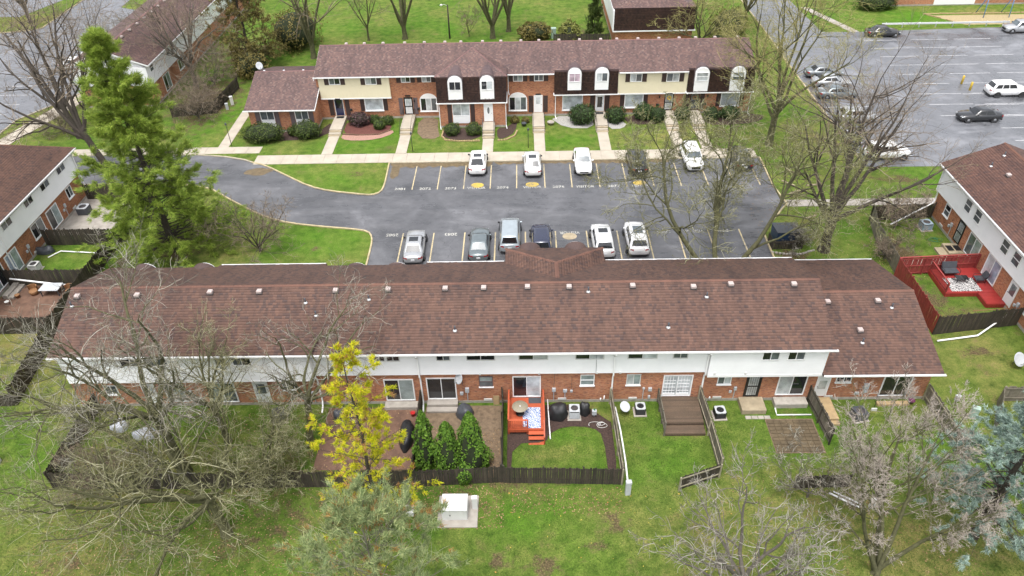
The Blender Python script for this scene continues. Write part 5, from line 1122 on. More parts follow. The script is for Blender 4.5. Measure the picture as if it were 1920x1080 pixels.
    MB().bbox(-hw*0.82, hw*0.82, -yf+0.0, -yf+0.2, 0.24, 0.38, 0.02).build('rear_bumper_trim', M_TRIMB, t)
    return t
G1, G2, G3, G4 = 'cars in the near stall row', 'cars in the far stall row', 'cars in the large parking lot', 'cars in the upper left car park'
for kind, paint, label, x, y, hd, grp, kw in (
    ('sedan', 'silver', 'silver sedan with grey sides parked leftmost in the near stall row', -10.1, 55.4, 0.03, G1, dict(sunroof=1)),
    ('sedan', 'slate', 'dark slate sedan with pale rear window second from left in near row', -4.15, 55.6, 0.0, G1, dict()),
    ('van', 'steel', 'silver-blue van half hidden by the hip roof of the near row', -1.35, 57.0, 0.0, G1, dict()),
    ('suv', 'navy', 'dark navy car behind the arched dormers of the near row', 1.55, 55.9, 0.0, G1, dict()),
    ('suv', 'pearl', 'white hatchback with sunroof beside the white crossover in the near row', 7.15, 55.8, 0.02, G1, dict(sunroof=1)),
    ('suv', 'white', 'white crossover with large glass roof rightmost in the near row', 10.3, 56.1, 0.0, G1, dict(sunroof=2)),
    ('coupe', 'white', 'white fastback car leftmost in the far stall row', -4.95, 71.0, 0.0, G2, dict(sunroof=1)),
    ('sedan', 'pearl', 'pearl white sedan with dark sunroof second from left in far row', 0.95, 70.6, 0.02, G2, dict(sunroof=1)),
    ('sedan', 'white', 'white sedan parked nose out in the far stall row', 6.4, 70.9, math.pi, G2, dict()),
    ('suv', 'black', 'black car seen through bare branches in the far stall row', 12.2, 70.5, 0.0, G2, dict()),
    ('suv', 'white', 'white car behind the bare triple-trunk tree in the far stall row', 18.2, 71.3, math.pi+0.02, G2, dict()),
    ('sedan', 'black', 'dark car rightmost in the far stall row under twigs', 23.4, 71.2, 0.0, G2, dict()),
    ('sedan', 'black', 'black sedan parked beside the guardrail at the top of the lot', 52.9, 108.2, -math.pi/2, G3, dict()),
    ('suv', 'silver', 'silver crossover at the right edge beside the guardrail', 73.2, 108.9, math.pi/2, G3, dict()),
    ('sedan', 'grey', 'grey sedan topmost of the cars along the lot kerb', 39.7, 93.9, -math.pi/2, G3, dict()),
    ('sedan', 'silver', 'silver sedan second of the cars along the lot kerb', 39.6, 90.7, -math.pi/2, G3, dict()),
    ('sedan', 'slate', 'dark grey sedan third of the cars along the lot kerb', 39.2, 87.3, -math.pi/2, G3, dict()),
    ('wagon', 'silver', 'silver boxy wagon along the lot kerb below the dark grey sedan', 39.3, 80.6, -math.pi/2, G3, dict()),
    ('suv', 'white', 'white car parked at the lower left corner of the lot', 39.3, 71.8, -math.pi/2, G3, dict()),
    ('suv', 'white', 'white sport utility vehicle with black wheels by the yellow bollards', 60.0, 87.2, -math.pi/2+0.0, G3, dict(rim=M_RIMB)),
    ('sedan', 'black', 'black sedan standing alone in the middle of the lot', 53.4, 80.4, math.pi/2, G3, dict()),
    ('sedan', 'white', 'white sedan behind the pine top in the upper left car park', -63.3, 101.3, -math.pi/2+0.1, G4, dict()),
    ('sedan', 'white', 'second white car behind the first in the upper left car park', -61.8, 104.9, -math.pi/2+0.1, G4, dict())):
    make_car(kind, paint, label, x, y, hd, grp, **kw)

# ================================================================ trees and shrubs
M_BARK = simple('bark_grey', (0.11, 0.097, 0.08), 0.95, 0.35, 5, bmp=0.8, bscale=18)
M_BARKM = simple('bark_mossy', (0.085, 0.083, 0.04), 0.95, 0.4, 4, bmp=0.8, bscale=18)
M_BARKD = simple('bark_dark', (0.055, 0.045, 0.036), 0.95, 0.35, 5, bmp=0.8, bscale=18)
M_TWIGP = island_mat('twig_pale', [(0, (0.125, 0.112, 0.088)), (0.6, (0.225, 0.206, 0.163)), (1, (0.525, 0.500, 0.425))], 0.9)
M_TWIGM = island_mat('twig_mossy', [(0, (0.111, 0.111, 0.052)), (0.6, (0.215, 0.208, 0.104)), (1, (0.468, 0.448, 0.299))], 0.9)
M_TWIGB = island_mat('twig_brown', [(0, (0.125, 0.096, 0.069)), (0.6, (0.213, 0.166, 0.119)), (1, (0.362, 0.294, 0.219))], 0.9)
M_TWIGK = island_mat('twig_pinkish', [(0, (0.247, 0.204, 0.171)), (0.6, (0.380, 0.328, 0.280)), (1, (0.551, 0.494, 0.437))], 0.9)
M_TWIGW = island_mat('twig_ashen', [(0, (0.153, 0.136, 0.111)), (0.6, (0.264, 0.242, 0.204)), (1, (0.459, 0.433, 0.383))], 0.9)
M_TWIGY = island_mat('twig_budding', [(0, (0.21, 0.19, 0.08)), (0.5, (0.31, 0.28, 0.11)), (1, (0.43, 0.39, 0.18))], 0.9)
M_BUDY = island_mat('bud_yellow_green', [(0, (0.20, 0.20, 0.05)), (0.5, (0.30, 0.29, 0.08)), (1, (0.42, 0.39, 0.13))], 0.8, 1.6, 0.3, 0.3)
M_BUDO = island_mat('bud_olive', [(0, (0.13, 0.14, 0.045)), (0.5, (0.20, 0.20, 0.07)), (1, (0.30, 0.28, 0.11))], 0.8, 1.6, 0.3, 0.3)
def tubes(Pn, Rn, k):
    """Pn (M,n,3) polylines, Rn (M,n) radii -> verts, faces"""
    M_, n, _ = Pn.shape
    T = np.empty_like(Pn); T[:, 1:-1] = Pn[:, 2:]-Pn[:, :-2]; T[:, 0] = Pn[:, 1]-Pn[:, 0]; T[:, -1] = Pn[:, -1]-Pn[:, -2]
    T /= np.linalg.norm(T, axis=2, keepdims=True)+1e-9
    ref = np.zeros_like(T); ax = np.abs(T[:, :1, 2]) < 0.8; ref[..., 2] = ax; ref[..., 0] = ~ax
    U = np.cross(T, ref); U /= np.linalg.norm(U, axis=2, keepdims=True)+1e-9; W = np.cross(T, U)
    a = 2*np.pi*np.arange(k)/k
    V = Pn[:, :, None]+Rn[:, :, None, None]*(np.cos(a)[None, None, :, None]*U[:, :, None]+np.sin(a)[None, None, :, None]*W[:, :, None])
    base = (np.arange(M_)[:, None, None]*n+np.arange(n-1)[None, :, None])*k; j = np.arange(k)[None, None]; j2 = (j+1) % k
    Fq = np.stack([base+j, base+j2, base+k+j2, base+k+j], -1)
    return V.reshape(-1, 3), Fq.reshape(-1)
def level(st, dr, ln, r0, r1, n, wig, up, g):
    M_ = len(st); Pn = np.empty((M_, n, 3)); Pn[:, 0] = st; d = dr.copy(); seg = (ln/(n-1))[:, None]
    for i in range(1, n):
        d = d+g.normal(0, wig, (M_, 3)); d[:, 2] += up/(n-1); d /= np.linalg.norm(d, axis=1, keepdims=True); Pn[:, i] = Pn[:, i-1]+d*seg
    f = np.linspace(0, 1, n)[None]; Rn = r0[:, None]*(1-f)+r1[:, None]*f
    return Pn, Rn, d
def spawn(Pn, Rn, k, t0, ang, lf, g, ln, rf=0.6, tip=True):
    M_, n, _ = Pn.shape; t = g.uniform(t0, 1.0, (M_, k)); 
    if tip: t[:, 0] = 1.0
    x = t*(n-1); i = np.minimum(x.astype(int), n-2); f = (x-i)[..., None]; r = np.arange(M_)[:, None]
    st = Pn[r, i]*(1-f)+Pn[r, i+1]*f; d = Pn[r, i+1]-Pn[r, i]; d /= np.linalg.norm(d, axis=2, keepdims=True)+1e-9
    rad = Rn[r, i]*(1-f[..., 0])+Rn[r, i+1]*f[..., 0]
    q = g.normal(0, 1, (M_, k, 3)); q -= d*(q*d).sum(2, keepdims=True); q /= np.linalg.norm(q, axis=2, keepdims=True)+1e-9
    a = np.radians(g.uniform(ang[0], ang[1], (M_, k)))[..., None]
    if tip: a[:, 0] *= 0.35
    nd = d*np.cos(a)+q*np.sin(a); L = ln[:, None]*g.uniform(lf[0], lf[1], (M_, k))*(1.15-0.45*t)
    return st.reshape(-1, 3), nd.reshape(-1, 3), L.reshape(-1), (rad*rf).reshape(-1)
def bare_tree(label, base, forkz, r0, limbs, ks=(6, 6, 5), lens=((0.4, 0.65), (0.4, 0.65), (0.4, 0.75)), seed=1, bark=None, twig=None, lean=(0, 0), up=(0.25, 0.2, 0.15, 0.1), wig=0.16, rmin=0.011, group=None, name='bare_tree', trunks=None, t0=0.22, cat='tree', buds=None):
    """limbs: list of (azimuth deg, elevation deg, length) leaving the fork; trunks: several (az, el, len) stems from the ground"""
    g = np.random.default_rng(seed); bark = bark or M_BARK; twig = twig or M_TWIGP
    t = thing(name, label, cat, (base[0], base[1], 0), group=group)
    big, small = [], []
    def dirs(L): a = np.radians([l[0] for l in L]); e = np.radians([l[1] for l in L]); return np.stack([np.sin(a)*np.cos(e), np.cos(a)*np.cos(e), np.sin(e)], 1)
    if trunks:
        d = dirs(trunks); ln = np.array([l[2] for l in trunks], float); M_ = len(trunks)
        st = np.stack([g.normal(0, 0.1, M_), g.normal(0, 0.1, M_), np.full(M_, -0.1)], 1)
        Pn, Rn, _ = level(st, d, ln, np.full(M_, r0), np.full(M_, r0*0.35), 8, wig*0.6, up[0], g); big.append((Pn, Rn, 8))
        L1 = spawn(Pn, Rn, ks[0]+2, 0.3, (25, 60), (0.4, 0.65), g, ln)
        Pn, Rn, _ = level(L1[0], L1[1], L1[2], L1[3], L1[3]*0.4, 7, wig, up[1], g); big.append((Pn, Rn, 6)); ln = L1[2]
    else:
        z = np.linspace(-0.1, forkz, 6); f = (z/forkz).clip(0)[:, None]
        tp = np.concatenate([np.array([lean])*f+g.normal(0, 0.03, (6, 2)), z[:, None]], 1)
        rr = r0*np.array([1.45, 1.1, 1.0, 0.95, 0.93, 0.9]); big.append((tp[None], rr[None], 10))
        d = dirs(limbs); ln = np.array([l[2] for l in limbs], float); M_ = len(limbs)
        st = np.repeat(tp[-1:], M_, 0); st[:, 2] -= g.uniform(0, 0.35*forkz if forkz < 3 else 0.9, M_)
        Pn, Rn, _ = level(st, d, ln, np.full(M_, r0*0.62)*(ln/ln.max())**0.5, np.full(M_, r0*0.16), 9, wig*0.7, up[0], g); big.append((Pn, Rn, 8))
    cur = (Pn, Rn, ln)
    for q, k in enumerate(ks):
        st, nd, L, rad = spawn(cur[0], cur[1], k, t0 if q == 0 else 0.15, (28, 70), lens[q], g, cur[2])
        last = q == len(ks)-1; rad = np.maximum(rad, rmin*(1.15 if not last else 1.0)); n = (7, 5, 4, 3)[q]
        Pn, Rn, _ = level(st, nd, L, rad, np.maximum(rad*(0.4 if not last else 0.55), rmin*0.7), n, wig*(1+0.25*q), up[min(q+1, 3)], g)
        (big if q == 0 else small).append((Pn, Rn, (6, 4, 3, 3)[q])); cur = (Pn, Rn, L)
    if buds:
        tips = cur[0].reshape(-1, 3); tips = tips[g.random(len(tips)) < buds[1]]+g.normal(0, 0.06, (1, 3)); dq = g.normal(0, 1, (len(tips), 3)); dq /= np.linalg.norm(dq, axis=1, keepdims=True)
        V, Fi = quads(tips, dq, buds[2], g); link('buds', np_mesh('buds', V, Fi, 4, buds[0]), t)
    for nm, parts, mt in (('trunk', big, bark), ('crown', small, twig)):
        Vs, Fs, o = [], [], 0
        for Pn, Rn, k in parts: V, Fq = tubes(Pn, Rn, k); Vs.append(V); Fs.append(Fq+o); o += len(V)
        link(nm, np_mesh(nm, np.concatenate(Vs), np.concatenate(Fs), 4, mt, True), t)
    return t
def az_limbs(n, el, ln, seed, a0=0, a1=360):
    g = random.Random(seed); return [(a0+(a1-a0)*(i+g.uniform(-0.3, 0.3))/n, g.uniform(*el), g.uniform(*ln)) for i in range(n)]
# ---- leaf / needle clouds
def blades(cen, dirn, K, ln, w, spread, g, flat=0.0):
    """K thin triangles radiating from each centre around its direction"""
    M_ = len(cen); d = dirn[:, None]+g.normal(0, spread, (M_, K, 3)); d[..., 2] *= (1-flat); d /= np.linalg.norm(d, axis=2, keepdims=True)+1e-9
    s = np.cross(d, np.array([0, 0, 1.0])+g.normal(0, 0.45, (M_, K, 3))); s /= np.linalg.norm(s, axis=2, keepdims=True)+1e-9
    L = ln*g.uniform(0.6, 1.25, (M_, K, 1)); c = cen[:, None]+g.normal(0, ln*0.15, (M_, K, 3))
    V = np.stack([c-s*w, c+s*w, c+d*L], 2).reshape(-1, 3); return V, np.arange(len(V))
def quads(cen, nrm, size, g):
    M_ = len(cen); u = np.cross(nrm, g.normal(0, 1, (M_, 3))); u /= np.linalg.norm(u, axis=1, keepdims=True)+1e-9; v = np.cross(nrm, u); v /= np.linalg.norm(v, axis=1, keepdims=True)+1e-9
    s = (size*g.uniform(0.6, 1.3, M_))[:, None]; a = s*g.uniform(0.5, 0.9, (M_, 1))
    V = np.stack([cen-u*s-v*a*0.2, cen+v*a, cen+u*s, cen-v*a], 1).reshape(-1, 3); return V, np.arange(len(V))
def conifer(label, base, H, z0, prof, nb, mat, seed, bark=None, clump=0.3, K=9, per=26, droop=0.0, rise=0.15, r0=0.25, wide=0.35, bladew=0.03, spread=0.55, gap=0.0, lean=(0, 0), name='pine_tree', group=None, bare_tip=0.0, flat=0.0, dead=None, start=0.25):
    g = np.random.default_rng(seed); t = thing(name, label, 'tree', (base[0], base[1], 0), group=group)
    f = np.linspace(0, 1, 10); tp = np.stack([lean[0]*f, lean[1]*f, H*0.97*f-0.1], 1)+np.concatenate([g.normal(0, 0.04, (10, 2)), np.zeros((10, 1))], 1); tr = r0*(1.15-f*1.05)
    parts = [(tp[None], np.maximum(tr, 0.02)[None], 9)]
    hz = z0+(H-z0)*np.sort(g.uniform(0, 1, nb)**1.05); u = (hz-z0)/(H-z0); L = np.array([prof(x) for x in u])*g.uniform(0.62, 1.18, nb); az = np.arange(nb)*2.39996+g.uniform(-0.5, 0.5, nb)
    st = np.stack([lean[0]*hz/H, lean[1]*hz/H, hz], 1); e = rise+0.5*u**2+g.normal(0, 0.09, nb); d = np.stack([np.sin(az)*np.cos(e), np.cos(az)*np.cos(e), np.sin(e)], 1)
    Pn, Rn, _ = level(st, d, L, np.maximum(r0*0.22*(1-u*0.7), 0.015), np.full(nb, 0.008), 6, 0.07, -droop, g); parts.append((Pn, Rn, 5))
    # branchlets then clumps
    S = spawn(Pn, Rn, 6, start, (30, 65), (wide, wide*1.5), g, L); P2, R2, _ = level(S[0], S[1], S[2], np.maximum(S[3], 0.008), np.full(len(S[2]), 0.005), 4, 0.10, -droop*0.4+0.05, g); parts.append((P2, R2, 3))
    keep = g.random(len(P2)) > gap; P2 = P2[keep]
    k = max(2, per//6); tt = g.uniform(0.15, 1.0, (len(P2), k)); x = tt*3; i = np.minimum(x.astype(int), 2); ff = (x-i)[..., None]; r = np.arange(len(P2))[:, None]
    cen = (P2[r, i]*(1-ff)+P2[r, i+1]*ff); dd = P2[r, i+1]-P2[r, i]; dd /= np.linalg.norm(dd, axis=2, keepdims=True)+1e-9
    cen = cen.reshape(-1, 3)+g.normal(0, clump*0.25, (cen.size//3, 3)); dd = dd.reshape(-1, 3); dd[:, 2] += 0.35
    if dead is not None:
        mk = g.random(len(cen)) < dead[0]
    V, Fi = blades(cen, dd, K, clump, bladew, spread, g, flat)
    Vs, Fs, o = [], [], 0
    for Pq, Rq, k_ in parts: V_, F_ = tubes(Pq, Rq, k_); Vs.append(V_); Fs.append(F_+o); o += len(V_)
    link('trunk', np_mesh('trunk', np.concatenate(Vs), np.concatenate(Fs), 4, bark or M_BARKD, True), t)
    if dead is not None:
        V3_ = V.reshape(-1, K*3, 3); A, B = V3_[~mk].reshape(-1, 3), V3_[mk].reshape(-1, 3)
        link('crown', np_mesh('crown', A, np.arange(len(A)), 3, mat), t); link('dead_needles', np_mesh('dead_needles', B, np.arange(len(B)), 3, dead[1]), t)
    else: link('crown', np_mesh('crown', V, Fi, 3, mat), t)
    return t
def shrub(label, base, rx, ry, rz, mat, seed, n=2200, leaf=0.07, core=None, group=None, name='shrub', zc=None, lumps=0.17, flat_bottom=True, shape=None):
    g = np.random.default_rng(seed); t = thing(name, label, 'shrub', (base[0], base[1], 0), group=group); zc = rz*0.92 if zc is None else zc
    d = g.normal(0, 1, (n, 3)); d /= np.linalg.norm(d, axis=1, keepdims=True)
    ph = g.uniform(0, 6.28, 6); lump = 1+lumps*(np.sin(d[:, 0]*4+ph[0])*np.sin(d[:, 1]*4+ph[1])+0.6*np.sin(d[:, 2]*7+ph[2])*np.sin(d[:, 0]*8+ph[3]))
    rr = lump*g.uniform(0.84, 1.07, n); p = d*rr[:, None]*np.array([rx, ry, rz]); 
    if shape == 'cone':
        u = g.uniform(0, 1, n)**1.35; a = g.uniform(0, 6.28, n); rad = (1-u)**0.62*(0.75+0.25*np.minimum(1, u*8))*(1+lumps*np.sin(a*3+u*9+ph[0])+lumps*0.7*np.sin(a*7-u*15+ph[1]))*g.uniform(0.84, 1.05, n)
        p = np.stack([np.cos(a)*rad*rx, np.sin(a)*rad*ry, u*rz*2-rz*0.92], 1); d = np.stack([np.cos(a), np.sin(a), np.full(n, 0.45)], 1)
    p[:, 2] = np.maximum(p[:, 2]+zc, 0.04); nn = d+g.normal(0, 0.55, (n, 3)); nn /= np.linalg.norm(nn, axis=1, keepdims=True)
    V, Fi = quads(p, nn, leaf, g)
    m = MB()
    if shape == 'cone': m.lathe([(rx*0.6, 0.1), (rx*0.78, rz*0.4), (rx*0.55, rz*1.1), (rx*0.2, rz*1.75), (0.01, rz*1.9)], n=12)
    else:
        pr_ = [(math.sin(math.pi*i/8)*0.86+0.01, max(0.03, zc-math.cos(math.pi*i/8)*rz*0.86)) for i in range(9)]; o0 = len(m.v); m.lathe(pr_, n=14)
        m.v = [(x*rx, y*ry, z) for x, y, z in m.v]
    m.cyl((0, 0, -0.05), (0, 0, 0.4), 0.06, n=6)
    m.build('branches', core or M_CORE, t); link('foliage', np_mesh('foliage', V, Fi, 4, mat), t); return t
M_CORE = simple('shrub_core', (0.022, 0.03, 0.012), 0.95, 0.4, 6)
def leafmat(name, a, b, c, tr=0.25): return island_mat(name, [(0, a), (0.5, b), (1, c)], 0.65, 1.6, 0.3, tr)
M_YEW = leafmat('leaf_yew', (0.03, 0.055, 0.014), (0.07, 0.105, 0.024), (0.13, 0.165, 0.04), 0.2)
M_BOX = leafmat('leaf_box', (0.03, 0.055, 0.012), (0.065, 0.105, 0.02), (0.13, 0.17, 0.04), 0.2)
M_DYEW = leafmat('leaf_dark_yew', (0.02, 0.045, 0.014), (0.042, 0.08, 0.022), (0.08, 0.125, 0.034), 0.15)
M_PURP = leafmat('leaf_barberry', (0.05, 0.028, 0.035), (0.09, 0.05, 0.055), (0.14, 0.09, 0.085), 0.15)
M_THUJA = leafmat('leaf_thuja', (0.061, 0.138, 0.015), (0.121, 0.242, 0.029), (0.220, 0.363, 0.050), 0.35)
M_WPINE = leafmat('needle_white_pine', (0.160, 0.250, 0.035), (0.289, 0.399, 0.060), (0.479, 0.559, 0.110), 0.45)
M_YPINE = leafmat('needle_yellow', (0.30, 0.40, 0.015), (0.62, 0.62, 0.02), (0.86, 0.72, 0.05), 0.45)
M_BPINE = leafmat('needle_blue_green', (0.167, 0.235, 0.098), (0.303, 0.371, 0.167), (0.489, 0.518, 0.244), 0.4)
M_SPRUCE = leafmat('needle_blue_spruce', (0.122, 0.194, 0.158), (0.304, 0.407, 0.353), (0.510, 0.620, 0.547), 0.3)
M_RUST = leafmat('needle_rust', (0.26, 0.13, 0.04), (0.38, 0.20, 0.06), (0.5, 0.32, 0.12), 0.25)
M_OLIVE = leafmat('leaf_olive_brown', (0.10, 0.085, 0.028), (0.18, 0.15, 0.045), (0.28, 0.235, 0.075), 0.25)
M_LIME = leafmat('leaf_lime', (0.13, 0.15, 0.03), (0.21, 0.22, 0.055), (0.30, 0.30, 0.09), 0.25)
# ---- clipped shrubs along the far row
for (lb, X, Y, rx, ry, rz, mt) in (
    ('large oval yew shrub at the left end of the far row wing', -30.2, 77.9, 2.4, 1.45, 1.05, M_YEW), ('large rounded yew shrub below the right wing window', -25.3, 78.7, 1.65, 1.3, 1.0, M_YEW), ('small yew shrub between the two large wing shrubs', -27.2, 79.2, 0.6, 0.55, 0.5, M_YEW),
    ('purple twiggy barberry shrub in the red mulch bed', -19.7, 81.6, 1.25, 0.9, 0.8, M_PURP), ('left ball of the three round box shrubs in the red mulch bed', -17.85, 82.0, 0.68, 0.62, 0.55, M_BOX), ('right ball of the three round box shrubs in the red mulch bed', -16.3, 81.7, 0.75, 0.66, 0.55, M_BOX), ('front ball of the three round box shrubs in the red mulch bed', -17.1, 80.5, 0.72, 0.66, 0.58, M_BOX),
    ('left ball shrub in the edged bed under the dormered bay', -8.3, 78.7, 0.95, 0.9, 0.72, M_BOX), ('right ball shrub in the edged bed under the dormered bay', -5.75, 78.7, 0.95, 0.9, 0.72, M_BOX),
    ('largest dark round yew beside the white gravel strip', 7.0, 81.2, 1.55, 1.3, 1.2, M_DYEW), ('dark round yew right of the dark-pane door', 11.0, 81.4, 1.15, 1.05, 0.95, M_DYEW), ('dark yew left of the pair by the yellow wreath door', 14.5, 82.0, 1.2, 0.95, 1.0, M_DYEW), ('dark yew right of the pair by the yellow wreath door', 16.0, 81.3, 0.95, 0.9, 0.95, M_DYEW),
    ('dark yew between the yellow and brown wreath doors', 19.05, 81.9, 0.98, 0.85, 0.8, M_DYEW), ('dark round yew just right of the brown wreath door', 22.35, 81.5, 0.98, 0.95, 0.85, M_DYEW), ('wide dark yew at the right end of the far row', 24.7, 81.9, 1.15, 0.95, 0.75, M_DYEW),
    ('evergreen shrub by the brick block at the top right', 56.3, 120.0, 3.2, 1.8, 1.3, M_YEW), ('small shrub by the arched right window', -1.0, 81.6, 0.5, 0.45, 0.4, M_OLIVE), ('small brown shrub left of the half-glazed door', 0.3, 81.5, 0.45, 0.4, 0.35, M_OLIVE)):
    shrub(lb, (X, Y), rx, ry, rz, mt, int(abs(X)*97+Y*13) % 9973, n=int(900+900*rx*rz), leaf=0.085 if rx > 1 else 0.065)
# ---- clipped evergreens in the near yard
shrub('tall clipped thuja in the middle of three behind the dark fence', (-5.1, 30.6), 1.12, 1.05, 2.3, M_THUJA, 11, 5200, 0.075, shape='cone', name='thuja', group='clipped thujas behind the dark fence')
shrub('tallest clipped thuja right of three behind the dark fence', (-3.6, 30.75), 1.25, 1.15, 2.65, M_THUJA, 12, 6000, 0.075, shape='cone', name='thuja', group='clipped thujas behind the dark fence')
shrub('loose ragged thuja left of three behind the dark fence', (-6.6, 31.0), 0.85, 0.85, 2.6, M_THUJA, 13, 3600, 0.085, shape='cone', name='thuja', lumps=0.28, group='clipped thujas behind the dark fence')
shrub('rounded low thuja offshoot overhanging the dark fence', (-4.0, 29.55), 0.55, 0.5, 0.8, M_THUJA, 14, 1300, 0.07, name='thuja')
# ---- conifers
conifer('tall bright green white pine left of the court drive', (-32.6, 55.8), 20.2, 1.3, lambda u: 5.3*(1-u)**0.85+0.5, 190, M_WPINE, 21, clump=0.42, K=13, per=66, droop=0.14, rise=0.08, r0=0.30, wide=0.27, bladew=0.022, spread=0.5, gap=0.03, flat=0.35)
conifer('sparse yellow and orange pine in front of the near row', (-8.6, 25.0), 16.0, 1.6, lambda u: (3.2*(1-u)**0.62+0.3)*(0.5+0.5*abs(math.sin(u*17))), 74, M_YPINE, 22, clump=0.22, K=11, per=54, droop=0.1, rise=0.1, r0=0.15, wide=0.36, bladew=0.019, spread=0.75, gap=0.45, dead=(0.14, M_RUST), flat=0.2)
conifer('loose blue-green pine at the bottom edge beside the yellow pine', (-7.2, 18.6), 12.2, 4.0, lambda u: 4.1*(1-u)**0.36+0.3, 60, M_BPINE, 23, bark=M_TWIGP, clump=0.30, K=16, per=54, droop=-0.4, rise=0.4, r0=0.15, wide=0.34, bladew=0.015, spread=0.75, gap=0.42, dead=(0.08, M_RUST))
conifer('pale blue spruce with layered boughs at the lower right edge', (26.5, 25.3), 12.0, 1.8, lambda u: 3.7*(1-u)**0.75+0.3, 90, M_SPRUCE, 24, clump=0.24, K=14, per=66, droop=0.2, rise=0.05, r0=0.24, wide=0.32, bladew=0.015, spread=0.6, gap=0.10, name='spruce_tree', flat=0.2)
conifer('brownish evergreen behind the top-left row', (-38.3, 101.0), 13.5, 0.8, lambda u: 4.6*(1-u)**0.7+0.4, 70, M_OLIVE, 25, clump=0.5, K=7, per=32, droop=0.1, rise=0.25, r0=0.25, wide=0.4, bladew=0.05, spread=0.7, name='evergreen_tree')
conifer('narrow green conifer behind the far row roof', (10.6, 108.0), 6.0, 0.3, lambda u: 1.5*(1-u)**0.7+0.2, 44, M_BOX, 26, clump=0.35, K=8, per=24, rise=0.5, r0=0.1, bladew=0.04, name='conifer_tree')
for lb, X, Y, rx, ry, rz, mt, s in (('olive bush left of the narrow conifer', 7.0, 107.5, 1.6, 1.4, 1.6, M_LIME, 31), ('brown-green overgrown bush at the top left lawn edge', -33.5, 108.5, 3.4, 4.5, 2.6, M_OLIVE, 32), ('second overgrown bush nearer the far row wing', -37.2, 98.0, 2.2, 3.0, 1.6, M_OLIVE, 33), ('yellow-green budding bush beside the driveway at the top', 30.5, 108.5, 2.6, 3.2, 2.2, M_LIME, 34), ('budding bush behind the right end of the far row', 27.5, 100.0, 2.4, 3.0, 1.9, M_LIME, 35), ('hedge of bare brush along the path behind the far row', 2.0, 109.5, 2.4, 1.5, 1.2, M_OLIVE, 36)):
    shrub(lb, (X, Y), rx, ry, rz, mt, s, n=int(2600), leaf=0.14, lumps=0.25)
# ---- bare trees
BIGK = (6, 6, 6); 
bare_tree('large spreading bare tree with mossy limbs in the bottom left corner', (-18.4, 25.8), 3.2, 0.28, [(250, 22, 9.5), (225, 28, 8.5), (278, 30, 9.5), (205, 18, 7.0), (300, 30, 8.5), (160, 30, 5.5), (90, 38, 5.0), (30, 45, 5.5), (265, 50, 8)], (7, 8, 7), seed=101, buds=(M_BUDO, 0.3, 0.026), bark=M_BARKM, twig=M_TWIGM, lean=(-0.5, 0.4), up=(0.1, 0.12, 0.15, 0.1), wig=0.2, rmin=0.0095)
bare_tree('tall bare tree rising in front of the left half of the near roof', (-22.6, 30.4), 5.5, 0.3, [(300, 55, 8), (20, 62, 8.5), (80, 50, 7), (250, 45, 8.5), (200, 50, 6), (340, 70, 8.5), (130, 45, 6), (270, 25, 7)], (7, 8, 6), seed=102, bark=M_BARKM, twig=M_TWIGP, lean=(-0.6, 0.5), wig=0.18, rmin=0.0095)
bare_tree('slimmer bare tree against the white siding of the near row', (-20.6, 33.0), 3.6, 0.2, az_limbs(7, (45, 75), (4.0, 6.5), 3), (6, 6, 5), seed=103, bark=M_BARKM, twig=M_TWIGM, wig=0.2, rmin=0.01)
bare_tree('forked bare tree just left of the yellow pine', (-14.8, 32.6), 4.6, 0.22, [(60, 55, 6.5), (300, 60, 6), (10, 65, 6.5), (110, 40, 5.5), (200, 45, 4.5), (330, 40, 5)], (6, 6, 5), seed=104, bark=M_BARKM, twig=M_TWIGP, lean=(0.6, 0.3), wig=0.2, rmin=0.0105)
bare_tree('tangled leafless mossy shrub tree in the yard behind the near row', (-17.2, 30.4), 1.0, 0.14, az_limbs(11, (20, 70), (3.0, 5.0), 5), (7, 7, 6), seed=105, buds=(M_BUDO, 0.4, 0.03), bark=M_BARKM, twig=M_TWIGM, wig=0.26, rmin=0.01, name='bare_shrub')
bare_tree('low brushy leafless thicket by the left end fence', (-27.3, 29.4), 0.4, 0.08, az_limbs(14, (15, 70), (1.8, 3.2), 6), (7, 6, 5), seed=106, bark=M_BARK, twig=M_TWIGB, wig=0.28, rmin=0.011, name='bare_shrub')
bare_tree('pale grey bare tree at the bottom edge right of centre', (11.2, 20.6), 3.5, 0.22, az_limbs(9, (25, 62), (4.0, 6.2), 7), (6, 6, 5), seed=107, bark=M_BARK, twig=M_TWIGW, wig=0.22, rmin=0.0125)
bare_tree('broad feathery pinkish-brown bare tree at the lower right', (19.8, 22.9), 3.0, 0.15, None, (7, 7, 6), seed=108, bark=M_BARKM, twig=M_TWIGK, wig=0.08, rmin=0.009, up=(0.3, 0.35, 0.3, 0.25), trunks=[(350, 72, 8.5), (35, 66, 8.5), (310, 66, 7.0), (80, 58, 6.5), (8, 60, 8.5)], lens=((0.30, 0.45), (0.35, 0.55), (0.35, 0.6)))
bare_tree('triple-trunk mossy bare tree at the right end of the near stalls', (16.4, 49.6), 1.0, 0.25, None, (7, 7, 6), seed=109, buds=(M_BUDO, 0.8, 0.042), bark=M_BARKM, twig=M_TWIGM, wig=0.2, rmin=0.0125, up=(0.1, 0.08, 0.1, 0.08), trunks=[(298, 48, 12.5), (345, 60, 12.5), (62, 48, 12.0)], t0=0.3)
bare_tree('large dark-trunk bare tree between the court and the right row', (27.1, 54.6), 3.4, 0.42, [(340, 72, 10), (20, 74, 11), (60, 58, 9.5), (300, 60, 9), (100, 52, 8.5), (0, 80, 12), (250, 48, 7), (40, 66, 11)], (6, 6, 5), seed=110, buds=(M_BUDO, 0.2, 0.032), bark=M_BARKD, twig=M_TWIGB, wig=0.11, rmin=0.011, t0=0.42)
